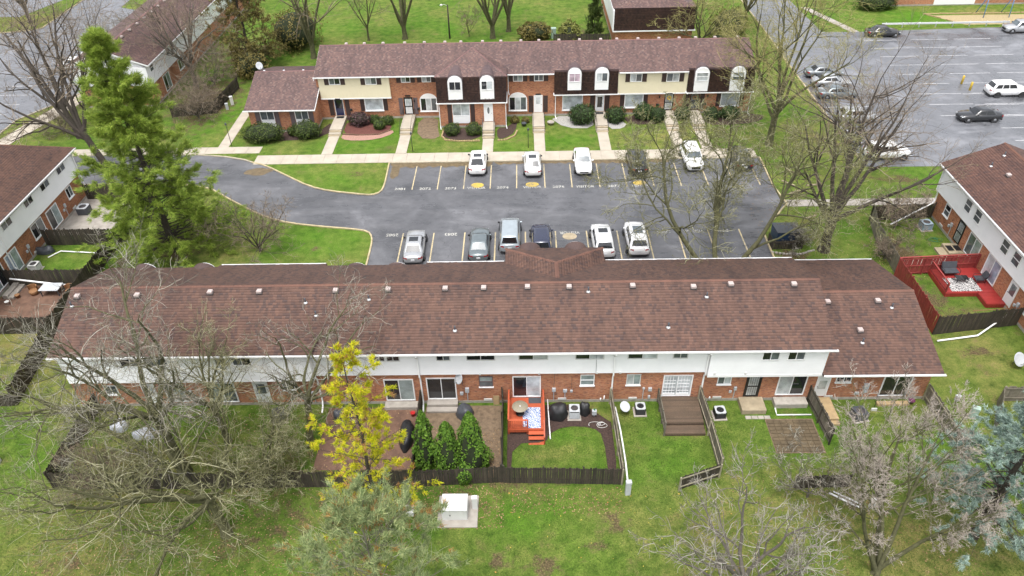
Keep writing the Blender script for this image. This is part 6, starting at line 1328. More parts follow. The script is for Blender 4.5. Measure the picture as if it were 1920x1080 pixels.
bare_tree('tall budding tree at the right end of the far row', (27.6, 75.0), 3.8, 0.36, [(330, 68, 11), (20, 72, 12), (70, 60, 10), (290, 55, 9), (120, 55, 9), (0, 82, 13), (200, 60, 8), (50, 78, 12)], (7, 7, 6), seed=111, buds=(M_BUDY, 0.7, 0.042), bark=M_BARKM, twig=M_TWIGY, wig=0.14, rmin=0.014, t0=0.35)
bare_tree('slender bare tree left of the white car in the lot corner', (33.4, 66.8), 2.0, 0.16, az_limbs(7, (52, 80), (6.0, 9.5), 8), (6, 6, 5), seed=112, bark=M_BARK, twig=M_TWIGB, wig=0.14, rmin=0.012)
bare_tree('twiggy leafless bush on the lawn by the court drive', (-24.6, 55.6), 0.5, 0.1, az_limbs(10, (40, 80), (3.2, 5.2), 9), (6, 6, 5), seed=113, bark=M_BARKD, twig=M_TWIGB, wig=0.2, rmin=0.012, name='bare_shrub')
bare_tree('big bare tree leaning left beside the sidewalk behind the pine', (-44.9, 70.2), 5.0, 0.36, [(285, 48, 13), (310, 62, 13), (330, 70, 12), (260, 40, 10), (10, 65, 11), (60, 55, 9)], (6, 6, 5), seed=114, bark=M_BARKD, twig=M_TWIGB, lean=(-1.6, 0.6), wig=0.15, rmin=0.014)
bare_tree('bare tree at the far left by the diagonal path', (-52.8, 79.5), 4.0, 0.32, [(290, 55, 11), (330, 60, 11), (20, 62, 10), (250, 45, 9), (60, 50, 9), (300, 35, 9)], (6, 6, 5), seed=115, bark=M_BARKD, twig=M_TWIGB, lean=(-0.8, 0.4), wig=0.17, rmin=0.014)
bare_tree('bare tree standing over the roof of the top-left row', (-43.6, 93.5), 3.5, 0.26, az_limbs(8, (45, 75), (6.5, 9.5), 10), (6, 6, 5), seed=116, bark=M_BARK, twig=M_TWIGB, wig=0.18, rmin=0.015)
for lb, X, Y, r0, n, el, ln, s, tw in (('bare tree with forked trunk on the top lawn left of the far roof', -30.0, 103.4, 0.36, 5, (66, 80), (11, 14), 121, M_TWIGB), ('slim bare sapling behind the far roof', -23.1, 110.0, 0.15, 7, (50, 75), (6, 8), 122, M_TWIGB), ('multi-stem bare tree behind the far roof left of the lamp pole', -17.7, 110.5, 0.36, 6, (64, 82), (11, 14), 123, M_TWIGB), ('bare tree behind the far roof right of the lamp pole', -4.4, 110.2, 0.38, 6, (62, 82), (11, 14), 124, M_TWIGB), ('second bare tree just behind the one right of the lamp pole', -2.0, 113.0, 0.34, 5, (66, 82), (11, 14), 125, M_TWIGB), ('thin bare bush on the lawn right of the lamp pole', -8.0, 111.0, 0.06, 6, (45, 75), (2.2, 3.5), 126, M_TWIGB)):
    bare_tree(lb, (X, Y), 2.2 if r0 > 0.1 else 0.6, r0, az_limbs(n, el, ln, s), (5, 5, 4), seed=s, bark=M_BARKM, twig=tw, wig=0.1, rmin=0.014)
for lb, X, Y, n, ln, s, tw in (('brown leafless brush along the fence of the top-left row', -41.5, 88.5, 12, (2.5, 4.5), 131, M_TWIGB), ('second clump of brown brush nearer the path', -40.0, 84.0, 12, (2.2, 3.8), 132, M_TWIGB), ('third clump of brown brush under the evergreen', -41.5, 94.5, 12, (3, 5), 133, M_TWIGB), ('bare vine-like brush over the right yard fence', 34.8, 58.0, 12, (2.2, 3.6), 134, M_TWIGB), ('bare branch pile by the grey fence', 32.0, 53.2, 10, (1.0, 2.2), 135, M_TWIGB), ('bare hedge by the blue-lidded bin', 24.9, 55.4, 12, (1.0, 2.0), 136, M_TWIGP), ('bare shrub beside the path behind the left row', -55.2, 80.5, 12, (2.2, 3.6), 137, M_TWIGB), ('bare shrub by the upper left car park', -60.8, 108.6, 12, (2.5, 4.0), 138, M_TWIGP), ('thin bare sapling over the small dark fence', 17.6, 28.2, 5, (2.4, 3.6), 139, M_TWIGP)):
    bare_tree(lb, (X, Y), 0.4, 0.07, az_limbs(n, (10, 75), ln, s), (6, 6, 5), seed=s, bark=M_BARK, twig=tw, wig=0.26, rmin=0.012, name='bare_shrub', cat='shrub')
bare_tree('bare roadside tree at the top left corner', (-80.5, 121.0), 3.0, 0.3, az_limbs(8, (45, 75), (6.5, 9.5), 11), (6, 6, 5), seed=141, bark=M_BARK, twig=M_TWIGB, wig=0.18, rmin=0.018)
bare_tree('bare tree beside the driveway at the top right', (33.5, 112.0), 3.0, 0.26, az_limbs(8, (50, 78), (7, 10), 12), (6, 6, 5), seed=142, buds=(M_BUDY, 0.7, 0.05), bark=M_BARKM, twig=M_TWIGY, wig=0.16, rmin=0.017)
bare_tree('bare tree in front of the dark mansard end', (24.5, 101.0), 3.0, 0.2, az_limbs(7, (30, 70), (5, 7.5), 13), (6, 6, 5), seed=143, buds=(M_BUDY, 0.5, 0.045), bark=M_BARKM, twig=M_TWIGY, wig=0.18, rmin=0.016)

# ================================================================ fences, decks, yard equipment
def fence(label, pts, h, mat, side=1, railmat=None, bw=0.14, name='wooden_fence', gap=0.012, group=None, jit=0.05, rails=(0.25, 0.85), cap=False):
    t = thing(name, label, 'fence', (pts[0][0], pts[0][1], 0), group=group); ox, oy = pts[0]
    bm = []
    for k in range(3):
        hh = h-0.04*k; w = bw/2
        bm.append(MB().prism([(-w, 0.03), (w, 0.03), (w, hh-0.035), (w-0.03, hh), (-w+0.03, hh), (-w, hh-0.035)], 'y', -0.011, 0.011).mesh('board', mat))
    pm_ = MB().bbox(-0.05, 0.05, -0.05, 0.05, -0.1, h+0.03, 0.015).mesh('post', railmat or mat)
    for a, b in zip(pts[:-1], pts[1:]):
        a, b = Vector((a[0]-ox, a[1]-oy)), Vector((b[0]-ox, b[1]-oy)); d = b-a; L = d.length; d.normalize(); s = Vector((-d.y, d.x))*side; an = math.atan2(d.y, d.x)
        n = max(1, int(L/(bw+gap)))
        for i in range(n):
            p = a+d*(L*(i+0.5)/n); o = link('board', bm[rng.randrange(3)], t, (p.x, p.y, rng.uniform(-jit*0.4, jit*0.4)), an+rng.uniform(-0.03, 0.03)); o.rotation_euler = (rng.uniform(-0.015, 0.015), rng.uniform(-0.012, 0.012), an)
        m = max(1, round(L/2.4))
        for i in range(m+1): p = a+d*(L*i/m)+s*0.075; link('post', pm_, t, (p.x, p.y, 0), an)
        for f in rails:
            p, q = a+s*0.035, b+s*0.035; MB().bar((p.x, p.y, h*f), (q.x, q.y, h*f), 0.045, 0.09).build('rail', railmat or mat, t)
        if cap: MB().bar((a.x, a.y, h+0.02), (b.x, b.y, h+0.02), 0.13, 0.04).build('cap_rail', railmat or mat, t)
    return t
FH = 1.65
fence('dark fence round the left end yard of the near row', [(-30.9, 36.1), (-30.9, 29.2), (-24.0, 29.1)], FH, M_FENCE, 1)
fence('dark overgrown back fence behind the tangled yard', [(-24.0, 29.1), (-7.2, 29.2)], FH, M_FENCE, 1)
fence('dark back fence behind the three thujas', [(-7.2, 29.15), (-1.55, 29.45)], FH, M_FENCE, 1)
fence('dark back fence of the orange deck yard', [(-1.5, 29.4), (6.1, 29.2)], FH, M_FENCE, 1)
fence('thin side fence between the patio and the thuja yard', [(-7.55, 36.1), (-7.4, 29.3)], FH, M_FENCE, 1)
fence('side fence left of the orange deck', [(-1.65, 36.2), (-1.6, 29.5)], 1.75, M_FENCE, -1)
fence('grey side fence right of the small lawn', [(6.02, 36.2), (6.12, 29.2)], 1.6, M_FENCEG, -1, M_FENCEL)
fence('grey leaning side fence right of the brown deck', [(12.3, 36.2), (12.45, 33.2), (12.5, 29.9)], 1.7, M_FENCEG, -1, M_FENCEL)
fence('short dark gate panel at the open end of the brown deck yard', [(9.6, 28.75), (12.35, 29.75)], 1.35, M_FENCE, -1, M_FENCEL)
fence('short side fence left of the wing yard', [(20.05, 36.2), (20.35, 32.3)], 1.65, M_FENCEG, -1, M_FENCE)
fence('weathered fence at the right end of the near row', [(28.3, 36.3), (28.6, 30.6)], 1.6, M_FENCEG, -1, M_FENCEL)
fence('small dark fence under the feathery bare tree', [(16.9, 28.8), (20.4, 28.9)], 1.3, M_FENCE, 1, M_FENCEL)
fence('fence corner at the right edge below the right row', [(36.5, 36.0), (33.4, 36.1), (31.9, 33.6)], 1.5, M_FENCEG, 1)
fence('long dark fence beside the left row yards', [(-38.3, 65.0), (-38.3, 57.0), (-38.4, 50.7), (-38.2, 44.4), (-37.2, 36.6)], 1.85, M_FENCE, -1)
fence('dark cross fence at the far end of the left row', [(-45.3, 65.3), (-38.4, 65.2)], 1.85, M_FENCE, 1)
fence('upper dark cross fence in the left row yards', [(-45.4, 57.0), (-38.45, 57.0)], 1.85, M_FENCE, 1)
fence('middle dark cross fence behind the grey table', [(-45.6, 50.8), (-38.5, 50.75)], 1.8, M_FENCE, 1)
fence('lower dark cross fence at the left edge', [(-47, 44.4), (-38.3, 44.4)], 1.8, M_FENCE, 1)
fence('stepped dark fence end at the lower left', [(-44, 36.2), (-37.4, 36.5)], 1.2, M_FENCE, 1)
fence('grey mossy fence along the right row yard', [(33.0, 59.2), (32.4, 56.5), (32.1, 50.9)], 1.75, M_FENCEG, 1, M_FENCEG)
fence('dark back fence of the right row yard', [(33.0, 59.3), (39.0, 59.7)], 1.7, M_FENCE, 1)
fence('red fence with posts on the near side at the red deck', [(31.95, 50.8), (38.9, 51.2)], 1.85, M_FENCER, -1, rails=(0.1, 0.5, 0.9), cap=True)
fence('solid red side fence facing the near wing roof', [(31.95, 50.7), (31.9, 43.2)], 1.9, M_FENCER, 1, rails=(0.1, 0.5, 0.9))
fence('black-stained fence below the red deck yard', [(31.95, 43.1), (38.9, 44.1)], 1.9, M_FENCE, 1)
fence('fence of the top-left row yard by the path', [(-37.8, 93.0), (-38.4, 85.5), (-43.5, 84.5)], 1.6, M_FENCE, 1)
fence('dark fence behind the far row beside the bushes', [(4.6, 106.2), (10.5, 106.0), (12.6, 106.0)], 1.9, M_FENCE, 1)
fence('brown fence behind the far row wing', [(-31.5, 93.2), (-25.2, 93.4)], 1.7, M_DECKB, 1)
# orange deck
def deck_boards(t, x0, x1, y0, y1, z, mat, along='x', bw=0.14):
    if along == 'x':
        n = int((y1-y0)/bw); w = (y1-y0)/n; me = MB().box(x0, x1, 0.004, w-0.004, -0.03, 0).mesh('deck_board', mat)
        for i in range(n): link('deck_board', me, t, (0, y0+i*w, z))
    else:
        n = int((x1-x0)/bw); w = (x1-x0)/n; me = MB().box(0.004, w-0.004, y0, y1, -0.03, 0).mesh('deck_board', mat)
        for i in range(n): link('deck_board', me, t, (x0+i*w, 0, z))
def rail_run(t, p0, p1, z, h, mat, nb=None, post=True):
    a, b = Vector(p0), Vector(p1); L = (b-a).length; m = MB(); m.bar((a.x, a.y, z+h), (b.x, b.y, z+h), 0.12, 0.04); m.build('hand_rail', mat, t)
    MB().bar((a.x, a.y, z+0.1), (b.x, b.y, z+0.1), 0.04, 0.07).build('bottom_rail', mat, t)
    n = nb or int(L/0.16); me = MB().box(-0.018, 0.018, -0.018, 0.018, z+0.135, z+h-0.02).mesh('baluster', mat)
    for i in range(1, n): p = a.lerp(b, i/n); link('baluster', me, t, (p.x, p.y, 0))
    if post:
        for p in (a, b): MB().box(p.x-0.05, p.x+0.05, p.y-0.05, p.y+0.05, 0.0, z+h-0.021).build('post', mat, t)
dk_ = thing('deck', 'orange-stained wooden deck with railings and steps behind the near row', 'deck', (-1.3, 33.4, 0))
W_, D_ = 2.55, 2.95; ZD = 0.55
deck_boards(dk_, 0.05, W_-0.05, 0.05, D_, ZD, M_DECKO)
jm = MB(); jm.box(0, W_, 0.0, 0.045, 0.25, ZD-0.031); jm.box(0, 0.045, 0.05, D_, 0.25, ZD-0.031); jm.box(W_-0.045, W_, 0.05, D_, 0.25, ZD-0.031); jm.build('joist_frame', M_DECKO, dk_)
rail_run(dk_, (0.06, 0.08), (1.35, 0.08), ZD, 0.85, M_DECKO, 9); rail_run(dk_, (0.06, 0.1), (0.06, D_-0.05), ZD, 0.85, M_DECKO); rail_run(dk_, (W_-0.06, 0.1), (W_-0.06, D_-0.05), ZD, 0.85, M_DECKO)
for k in range(3):
    MB().box(1.42, W_-0.05, -0.3-k*0.3, -0.002-k*0.3, ZD-0.18*(k+1)-0.04, ZD-0.18*(k+1)).build('step', M_DECKO, dk_); MB().box(1.42, W_-0.05, -0.02-k*0.3, -0.0-k*0.3, max(0.0, ZD-0.18*(k+1)-0.16), ZD-0.18*(k+1)-0.041).build('riser', M_DECKO, dk_)
hr = MB(); hr.bar((W_-0.06, 0.1, ZD+0.85), (W_-0.06, -0.85, 0.75), 0.1, 0.04); hr.box(W_-0.1, W_-0.02, -0.9, -0.82, 0.0, 0.73); hr.build('hand_rail', M_DECKO, dk_)
# rug with leaf print, table, mat on the orange deck
def leafprint(name, a, b, scale):
    m = bpy.data.materials.new(name); t, bs = nodes(m); p = N_scaled(t, objpos(t), (scale, scale*0.55, 1))
    w = N(t, 'ShaderNodeTexWave', wave_type='BANDS', bands_direction='DIAGONAL'); w.inputs['Scale'].default_value = 1.6; w.inputs['Distortion'].default_value = 9.0; w.inputs['Detail'].default_value = 2.0; w.inputs['Detail Scale'].default_value = 1.3
    t.links.new(p, w.inputs['Vector']); t.links.new(ramp(t, w.outputs['Fac'], [(0.50, a), (0.60, b)]), bs.inputs['Base Color']); bs.inputs['Roughness'].default_value = 0.9; return m
tag(MB().bbox(-0.62, 0.62, -0.95, 0.95, 0, 0.012, 0.004).build('outdoor_rug', leafprint('blue_leaf_print', (0.10, 0.17, 0.38), (0.66, 0.68, 0.70), 3.0)), 'blue and white leaf-print rug on the orange deck', 'rug').location = (0.35, 34.45, ZD+0.003)
tb = thing('patio_table', 'round grey-brown patio table on the orange deck', 'table', (-0.45, 34.85, ZD))
MB().lathe([(0.05, 0.70), (0.55, 0.70), (0.56, 0.715), (0.55, 0.73), (0.04, 0.735)], n=24).build('table_top', simple('mosaic_table', (0.25, 0.22, 0.16), 0.6, 0.3, 14), tb); MB().cyl((0, 0, 0), (0, 0, 0.70), 0.04, n=8).build('stem', M_BLACK, tb)
MB().lathe([(0.30, 0.0), (0.28, 0.04), (0.05, 0.08)], n=12).build('base', M_BLACK, tb); MB().lathe([(0.06, 0.736), (0.05, 0.77), (0.02, 0.78)], n=10).build('umbrella_ring', M_GREYW, tb)
tag(MB().bbox(-0.45, 0.45, -0.27, 0.27, 0, 0.014, 0.004).build('doormat', M_DGREY), 'grey doormat at the sliding door on the orange deck', 'doormat').location = (0.6, 36.05, ZD+0.002)
# brown deck
bd = thing('deck', 'low weathered brown deck in front of the white French doors', 'deck', (9.45, 33.2, 0))
deck_boards(bd, 0.0, 2.75, 0.75, 3.15, 0.48, M_DECKB); deck_boards(bd, 0.0, 2.75, 0.0, 0.73, 0.24, M_DECKB)
MB().box(0.0, 2.75, 0.70, 0.745, 0.02, 0.448).build('skirt', M_DECKB, bd); MB().box(0.0, 2.75, -0.045, -0.002, 0.02, 0.208).build('skirt', M_DECKB, bd)
lat = MB()
for i in range(9): lat.bar((-0.05, 3.1-i*0.33, 0.5), (-0.05, 2.75-i*0.33, 1.25), 0.02, 0.05); lat.bar((-0.08, 2.75-i*0.33, 0.5), (-0.08, 3.1-i*0.33, 1.25), 0.02, 0.05)
lat.bar((-0.065, 3.15, 1.28), (-0.065, 0.0, 1.28), 0.06, 0.07); lat.bar((-0.065, 3.15, 0.46), (-0.065, 0.0, 0.46), 0.06, 0.07)
for y in (0.0, 1.1, 2.2, 3.1): lat.box(-0.12, -0.03, y-0.045, y+0.045, 0, 1.4)
lat.build('lattice_rail', M_FENCEG, bd)
# red deck on the right
rd = thing('deck', 'glossy red deck with railing at the right row', 'deck', (34.9, 46.3, 0))
deck_boards(rd, 0.05, 4.15, 1.5, 5.0, 0.42, M_DECKR); deck_boards(rd, 2.7, 4.15, 0.02, 1.48, 0.42, M_DECKR)
sk = MB(); sk.box(0.0, 2.7, 1.45, 1.495, 0.02, 0.389); sk.box(2.65, 2.695, 0.0, 1.44, 0.02, 0.389); sk.box(2.7, 4.15, -0.03, 0.015, 0.02, 0.389); sk.box(0.0, 0.045, 1.5, 5.0, 0.02, 0.389); sk.build('skirt', M_DECKR, rd)
rail_run(rd, (0.07, 1.6), (0.07, 5.0), 0.42, 0.9, M_FENCER)
tag(MB().bbox(-1.25, 1.25, -0.9, 0.9, 0, 0.012, 0.004).build('outdoor_rug', leafprint('black_leaf_print', (0.05, 0.05, 0.055), (0.62, 0.60, 0.58), 2.2)), 'black and white leaf-print rug on the red deck', 'rug').location = (36.75, 48.85, 0.425)
def lounge_chair(label, x, y, rz, w):
    t = thing('patio_chair', label, 'chair', (x, y, 0.44), rz, 'patio seats on the red deck')
    MB().bbox(-w/2, w/2, -0.35, 0.3, 0.32, 0.45, 0.04).build('seat', M_DGREY, t)
    b = MB().add([(-w/2, 0.28, 0.45), (w/2, 0.28, 0.45), (w/2, 0.48, 0.95), (-w/2, 0.48, 0.95), (-w/2, 0.40, 0.40), (w/2, 0.40, 0.40), (w/2, 0.58, 0.93), (-w/2, 0.58, 0.93)], [(0, 1, 2, 3), (7, 6, 5, 4), (0, 4, 5, 1), (1, 5, 6, 2), (2, 6, 7, 3), (3, 7, 4, 0)]); b.build('backrest', M_DGREY, t)
    for s in (-1, 1):
        MB().tube([(s*(w/2+0.03), -0.35, 0.0), (s*(w/2+0.03), -0.35, 0.6), (s*(w/2+0.03), 0.35, 0.62), (s*(w/2+0.03), 0.42, 0.0)], 0.02, 6).build('arm_frame', M_BLACK, t)
    return t
lounge_chair('black loveseat on the red deck against the red fence', 36.3, 50.3, 0.0, 1.25); lounge_chair('black armchair on the red deck by the blue-curtained door', 38.2, 49.2, -math.pi/2, 0.62)
ct = thing('coffee_table', 'black glass coffee table on the patterned rug', 'table', (36.8, 49.3, 0.437)); MB().bbox(-0.5, 0.5, -0.3, 0.3, 0.38, 0.42, 0.01).build('table_top', M_GDARK, ct)
for sx in (-1, 1):
    for sy in (-1, 1): MB().cyl((sx*0.45, sy*0.25, 0), (sx*0.45, sy*0.25, 0.379), 0.02, n=6).build('leg', M_BLACK, ct)
# stoops and slabs
def stoop(label, boxes, mat, loc):
    t = thing('concrete_stoop', label, 'steps', loc)
    for i, b in enumerate(boxes): MB().bbox(*b, 0.02).build('step' if i else 'landing', mat, t)
    return t
stoop('square concrete stoop at the black security door', [(0, 1.7, 0.0, 1.3, 0, 0.42)], M_TANC, (15.1, 35.05, 0))
stoop('long concrete step under the blinds patio door', [(0, 2.3, 0, 0.75, 0, 0.4)], M_FOUND, (17.55, 35.6, 0))
stoop('wooden box steps at the white wing door', [(0, 0.95, 0.35, 2.4, 0, 0.33), (0, 0.95, 0.0, 0.34, 0, 0.17)], M_TIMBER, (20.65, 33.95, 0))
stoop('long timber step under the wing patio door', [(0, 2.2, 0, 0.35, 0, 0.2)], M_TIMBER, (24.8, 35.7, 0))
stoop('two-tier step under the dark patio door', [(0, 2.2, 0.45, 0.95, 0, 0.42), (0, 2.2, 0, 0.44, 0, 0.2)], M_CONC2, (-7.1, 35.42, 0))
stoop('concrete ledge under the teal-blind patio door', [(0, 2.4, 0, 0.6, 0, 0.3)], M_FOUND, (-10.15, 35.75, 0))
stoop('two-level tan stoop with dark mats at the right row', [(0.75, 2.15, 0.3, 1.9, 0, 0.42), (0, 2.2, 0, 1.6, 0, 0.2)], M_TANC, (37.0, 53.0, 0))
tag(MB().bbox(-0.26, 0.26, -0.4, 0.4, 0, 0.012, 0.004).build('doormat', M_BLACK), 'left black mat on the two-level tan stoop', 'doormat').location = (38.1, 54.1, 0.425)
tag(MB().bbox(-0.26, 0.26, -0.4, 0.4, 0, 0.012, 0.004).build('doormat', M_BLACK), 'right black mat on the two-level tan stoop by the door', 'doormat').location = (38.75, 54.1, 0.425)
stoop('grey steps at the white patio door of the left row', [(-1.1, 1.1, 0.0, 0.5, 0, 0.4), (-1.1, 1.1, -0.45, -0.005, 0, 0.22)], M_CONC2, (-44.6, 50.0, 0)).rotation_euler = (0, 0, math.pi/2)
for i in range(4): tag(MB().bbox(-0.2, 0.2, -0.15, 0.15, 0, 0.05, 0.01).build('stepping_stone', M_CONC2), ('leftmost', 'second', 'third', 'rightmost')[i]+' pale paver in the row of four before the black-door stoop', 'paver', 'pavers before the black-door stoop').location = (15.5+i*0.44, 34.75, 0)
for x, y, a, m_, lb in ((-5.6, 33.4, 0.3, M_TANC, 'tan plank lying left of the pair in the thuja yard'), (-4.9, 32.8, -1.1, M_TIMBER, 'tan plank lying right of the pair in the thuja yard')):
    o = tag(MB().bbox(-0.45, 0.45, -0.16, 0.16, 0, 0.05, 0.01).build('plank', m_), lb, 'plank'); o.location = (x, y, 0.022); o.rotation_euler = (0, 0, a)
o = tag(MB().bbox(-0.22, 0.22, -0.02, 0.02, 0, 0.8, 0.01).build('plank', M_TIMBER), 'tan board leaning on the brick wall beside the orange deck fence', 'plank'); o.location = (-2.15, 36.2, 0.0); o.rotation_euler = (-0.15, 0, 0)
# air conditioners
def ac_unit(label, x, y, mat, s=0.78, h=0.75, rz=0.0, top=None, fanmat=None):
    t = thing('air_conditioner', label, 'air conditioner', (x, y, 0), rz, 'air conditioners behind the rows'); r = s/2
    MB().bbox(-r-0.12, r+0.12, -r-0.12, r+0.12, 0, 0.06, 0.01).build('pad', M_CONC2, t)
    MB().bbox(-r+0.02, r-0.02, -r+0.02, r-0.02, 0.061, h-0.04, 0.06).build('coil', M_VENTD if mat is not M_BLACK else M_BLACK, t)
    lv = MB()
    for k in range(7): z = 0.12+k*(h-0.25)/7; lv.bbox(-r, r, -r, r, z, z+(h-0.25)/7*0.55, 0.06)
    for sx in (-1, 1):
        for sy in (-1, 1): lv.box(min(sx*(r+0.004), sx*(r-0.05)), max(sx*(r+0.004), sx*(r-0.05)), min(sy*(r+0.004), sy*(r-0.05)), max(sy*(r+0.004), sy*(r-0.05)), 0.062, h-0.03)
    lv.build('louvre_panel', mat, t)
    tp = MB(); n = 20; ring = [((r)*max(-1, min(1, 1.35*math.cos(2*math.pi*i/n))), (r)*max(-1, min(1, 1.35*math.sin(2*math.pi*i/n)))) for i in range(n)]
    rin = [(r*0.72*math.cos(2*math.pi*i/n), r*0.72*math.sin(2*math.pi*i/n)) for i in range(n)]
    tp.add([(a, b, h) for a, b in ring]+[(a, b, h) for a, b in rin]+[(a, b, h-0.06) for a, b in ring]+[(a*0.97, b*0.97, h-0.14) for a, b in rin], [(i, (i+1) % n, n+(i+1) % n, n+i) for i in range(n)]+[(2*n+i, 2*n+(i+1) % n, (i+1) % n, i) for i in range(n)]+[(n+i, n+(i+1) % n, 3*n+(i+1) % n, 3*n+i) for i in range(n)])
    tp.build('top_panel', top or mat, t); MB().lathe([(r*0.70, h-0.15), (0.02, h-0.15)], n=20).build('fan_well', M_BLACK, t)
    f = MB()
    for k in range(4):
        a = k*math.pi/2+0.3; c, s_ = math.cos(a), math.sin(a); f.add([(0.05*c-0.05*s_, 0.05*s_+0.05*c, h-0.10), (r*0.64*c-0.05*s_, r*0.64*s_+0.05*c, h-0.09), (r*0.60*c+0.14*s_, r*0.60*s_-0.14*c, h-0.12), (0.06*c+0.07*s_, 0.06*s_-0.07*c, h-0.12)], [(0, 1, 2, 3)])
    f.lathe([(0.09, h-0.12), (0.07, h-0.07)], n=10); f.build('fan', fanmat or M_LGREY, t)
    gm_ = MB()
    for q in (0.3, 0.5, 0.68): torus(gm_, (0, 0, h-0.015), r*q, 0.007, 18, 4, 'z')
    gm_.build('fan_guard', M_DGREY, t); return t
ac_unit('pale grey air conditioner between two black covers', 3.35, 35.05, M_LGREY, 0.72, 0.85); ac_unit('black air conditioner with white rim near the brown deck', 8.0, 35.35, M_BLACK, 0.68, 0.68, top=M_LGREY)
ac_unit('black air conditioner with pale rim left of the square stoop', 13.5, 34.95, M_BLACK, 0.72, 0.65, 0.05, M_LGREY); ac_unit('slate-blue air conditioner in the wing yard', 23.1, 34.7, M_DGREY, 0.85, 0.7, 0.2, M_DGREY, M_DGREY)
ac_unit('grey air conditioner on the left row patio', -44.3, 62.6, M_DGREY, 1.0, 0.85, 0.0, M_LGREY, M_DGREY); ac_unit('cream air conditioner above the middle cross fence at left', -44.4, 53.1, M_GREYW, 0.8, 0.75)
ac_unit('light blue air conditioner in the right row yard', 37.6, 57.9, simple('pale_blue_metal', (0.28, 0.36, 0.42), 0.4, 0.1, 4), 0.9, 0.75, 0.1)
ac_unit('grey round-topped air conditioner behind the bare trees', -17.5, 35.0, M_DGREY, 0.85, 0.8, 0.3, M_DGREY)
def covered(label, x, y, rx, ry, h, mat, seed, name='covered_grill', cat='cover'):
    g = random.Random(seed); m = MB(); n = 18; rows = 7; vs = []
    for k in range(rows):
        f = k/(rows-1); rr = (1.0-0.25*f**2) if k < rows-1 else 0.55; z = h*(f**0.85)
        for i in range(n): a = 2*math.pi*i/n; j = 1+0.07*math.sin(a*5+k+seed)*(1-f*0.5)+g.uniform(-0.04, 0.04); vs.append((rx*rr*j*math.cos(a), ry*rr*j*math.sin(a), z+g.uniform(-0.02, 0.02)*(k > 0)+0.12*f*math.sin(a*2+seed)))
    vs.append((0, 0, h*1.02)); fs = [(k*n+i, k*n+(i+1) % n, (k+1)*n+(i+1) % n, (k+1)*n+i) for k in range(rows-1) for i in range(n)]+[((rows-1)*n+i, (rows-1)*n+(i+1) % n, rows*n) for i in range(n)]
    o = m.add(vs, fs, True).build(name, mat); o.location = (x, y, 0.0); return tag(o, label, cat)
covered('black covered grill right of the orange deck', 2.2, 35.1, 0.68, 0.62, 1.05, M_COVER, 1); covered('black bagged item right of the pale air conditioner', 4.1, 35.35, 0.38, 0.42, 0.95, M_COVER, 2, 'covered_item')
covered('dark tarp heap on the reddish patio by the thin fence', -8.25, 33.2, 0.5, 1.3, 0.8, M_COVER, 3, 'tarp_heap'); covered('grey hard-topped cover beside the thuja yard wall', -4.35, 35.2, 0.62, 0.55, 0.85, M_DGREY, 4, 'covered_item')
covered('crumpled grey tarp under the left bare trees', -28.7, 34.3, 0.62, 0.5, 0.6, M_TARP, 5, 'tarp_heap'); covered('second grey tarp lying longways by the left trees', -26.6, 33.6, 0.9, 0.45, 0.5, M_TARP, 6, 'tarp_heap'); covered('dark covered item on the left row lawn edge', -45.0, 55.9, 0.9, 0.5, 0.55, M_DGREY, 7, 'covered_item')
covered('dark lidded bin behind the yellow pine', -13.2, 34.9, 0.42, 0.4, 0.9, M_DGREY, 8, 'covered_item')
# garden hoses
def hose(label, x, y, r, mat, seed):
    g = random.Random(seed); pts = []
    for i in range(60): a = i*0.38; rr = r*(0.6+0.4*math.sin(i*0.21+seed)); pts.append((rr*math.cos(a)+0.3*math.sin(i*0.07), rr*0.7*math.sin(a), 0.04+0.03*math.sin(i*0.9)))
    o = MB().tube(pts, 0.016, 5).build('garden_hose', mat); o.location = (x, y, 0.02); return tag(o, label, 'hose')
hose('pale garden hose looped on the dark mulch', 5.0, 34.2, 0.45, M_GREYW, 2); hose('green garden hose coiled in the right row yard', 37.6, 56.0, 0.55, M_GREENP, 5)
hz_ = thing('hose_box', 'grey hose box with a green tap by the grey side fence', 'hose box', (4.75, 35.0, 0)); MB().bbox(-0.16, 0.16, -0.12, 0.12, 0.25, 0.65, 0.02).build('box', M_LGREY, hz_); MB().box(-0.03, 0.03, -0.03, 0.03, 0.0, 0.249).build('post', M_LGREY, hz_); MB().lathe([(0.06, 0.66), (0.07, 0.72), (0.03, 0.78)], n=8).build('tap', M_GREENP, hz_)
# satellite dishes
def dish(label, x, y, z, az, r=0.38, tilt=0.5):
    t = thing('satellite_dish', label, 'satellite dish', (x, y, z), az); m = MB(); n = 18; vs = [(0, 0, 0)]
    for k in range(1, 5):
        for i in range(n): a = 2*math.pi*i/n; q = r*k/4; vs.append((q*math.cos(a), -0.35*q*q, q*1.1*math.sin(a)))
    fs = [(0, 1+i, 1+(i+1) % n) for i in range(n)]+[(1+k*n+i, 1+(k+1)*n+i, 1+(k+1)*n+(i+1) % n, 1+k*n+(i+1) % n) for k in range(3) for i in range(n)]
    d = m.add(vs, fs, True).build('reflector', M_LGREY, t); d.location = (0, -0.1, 0.75); d.rotation_euler = (-tilt, 0, 0); so = d.modifiers.new('thickness', 'SOLIDIFY'); so.thickness = 0.015
    MB().tube([(0, 0.15, 0.0), (0, 0.15, 0.35), (0, 0.0, 0.7)], 0.025, 6).build('mast', M_DGREY, t); MB().tube([(0, -0.1, 0.4), (0, -0.5, 0.55), (0, -0.55, 0.75)], 0.015, 5).build('feed_arm', M_DGREY, t); return t
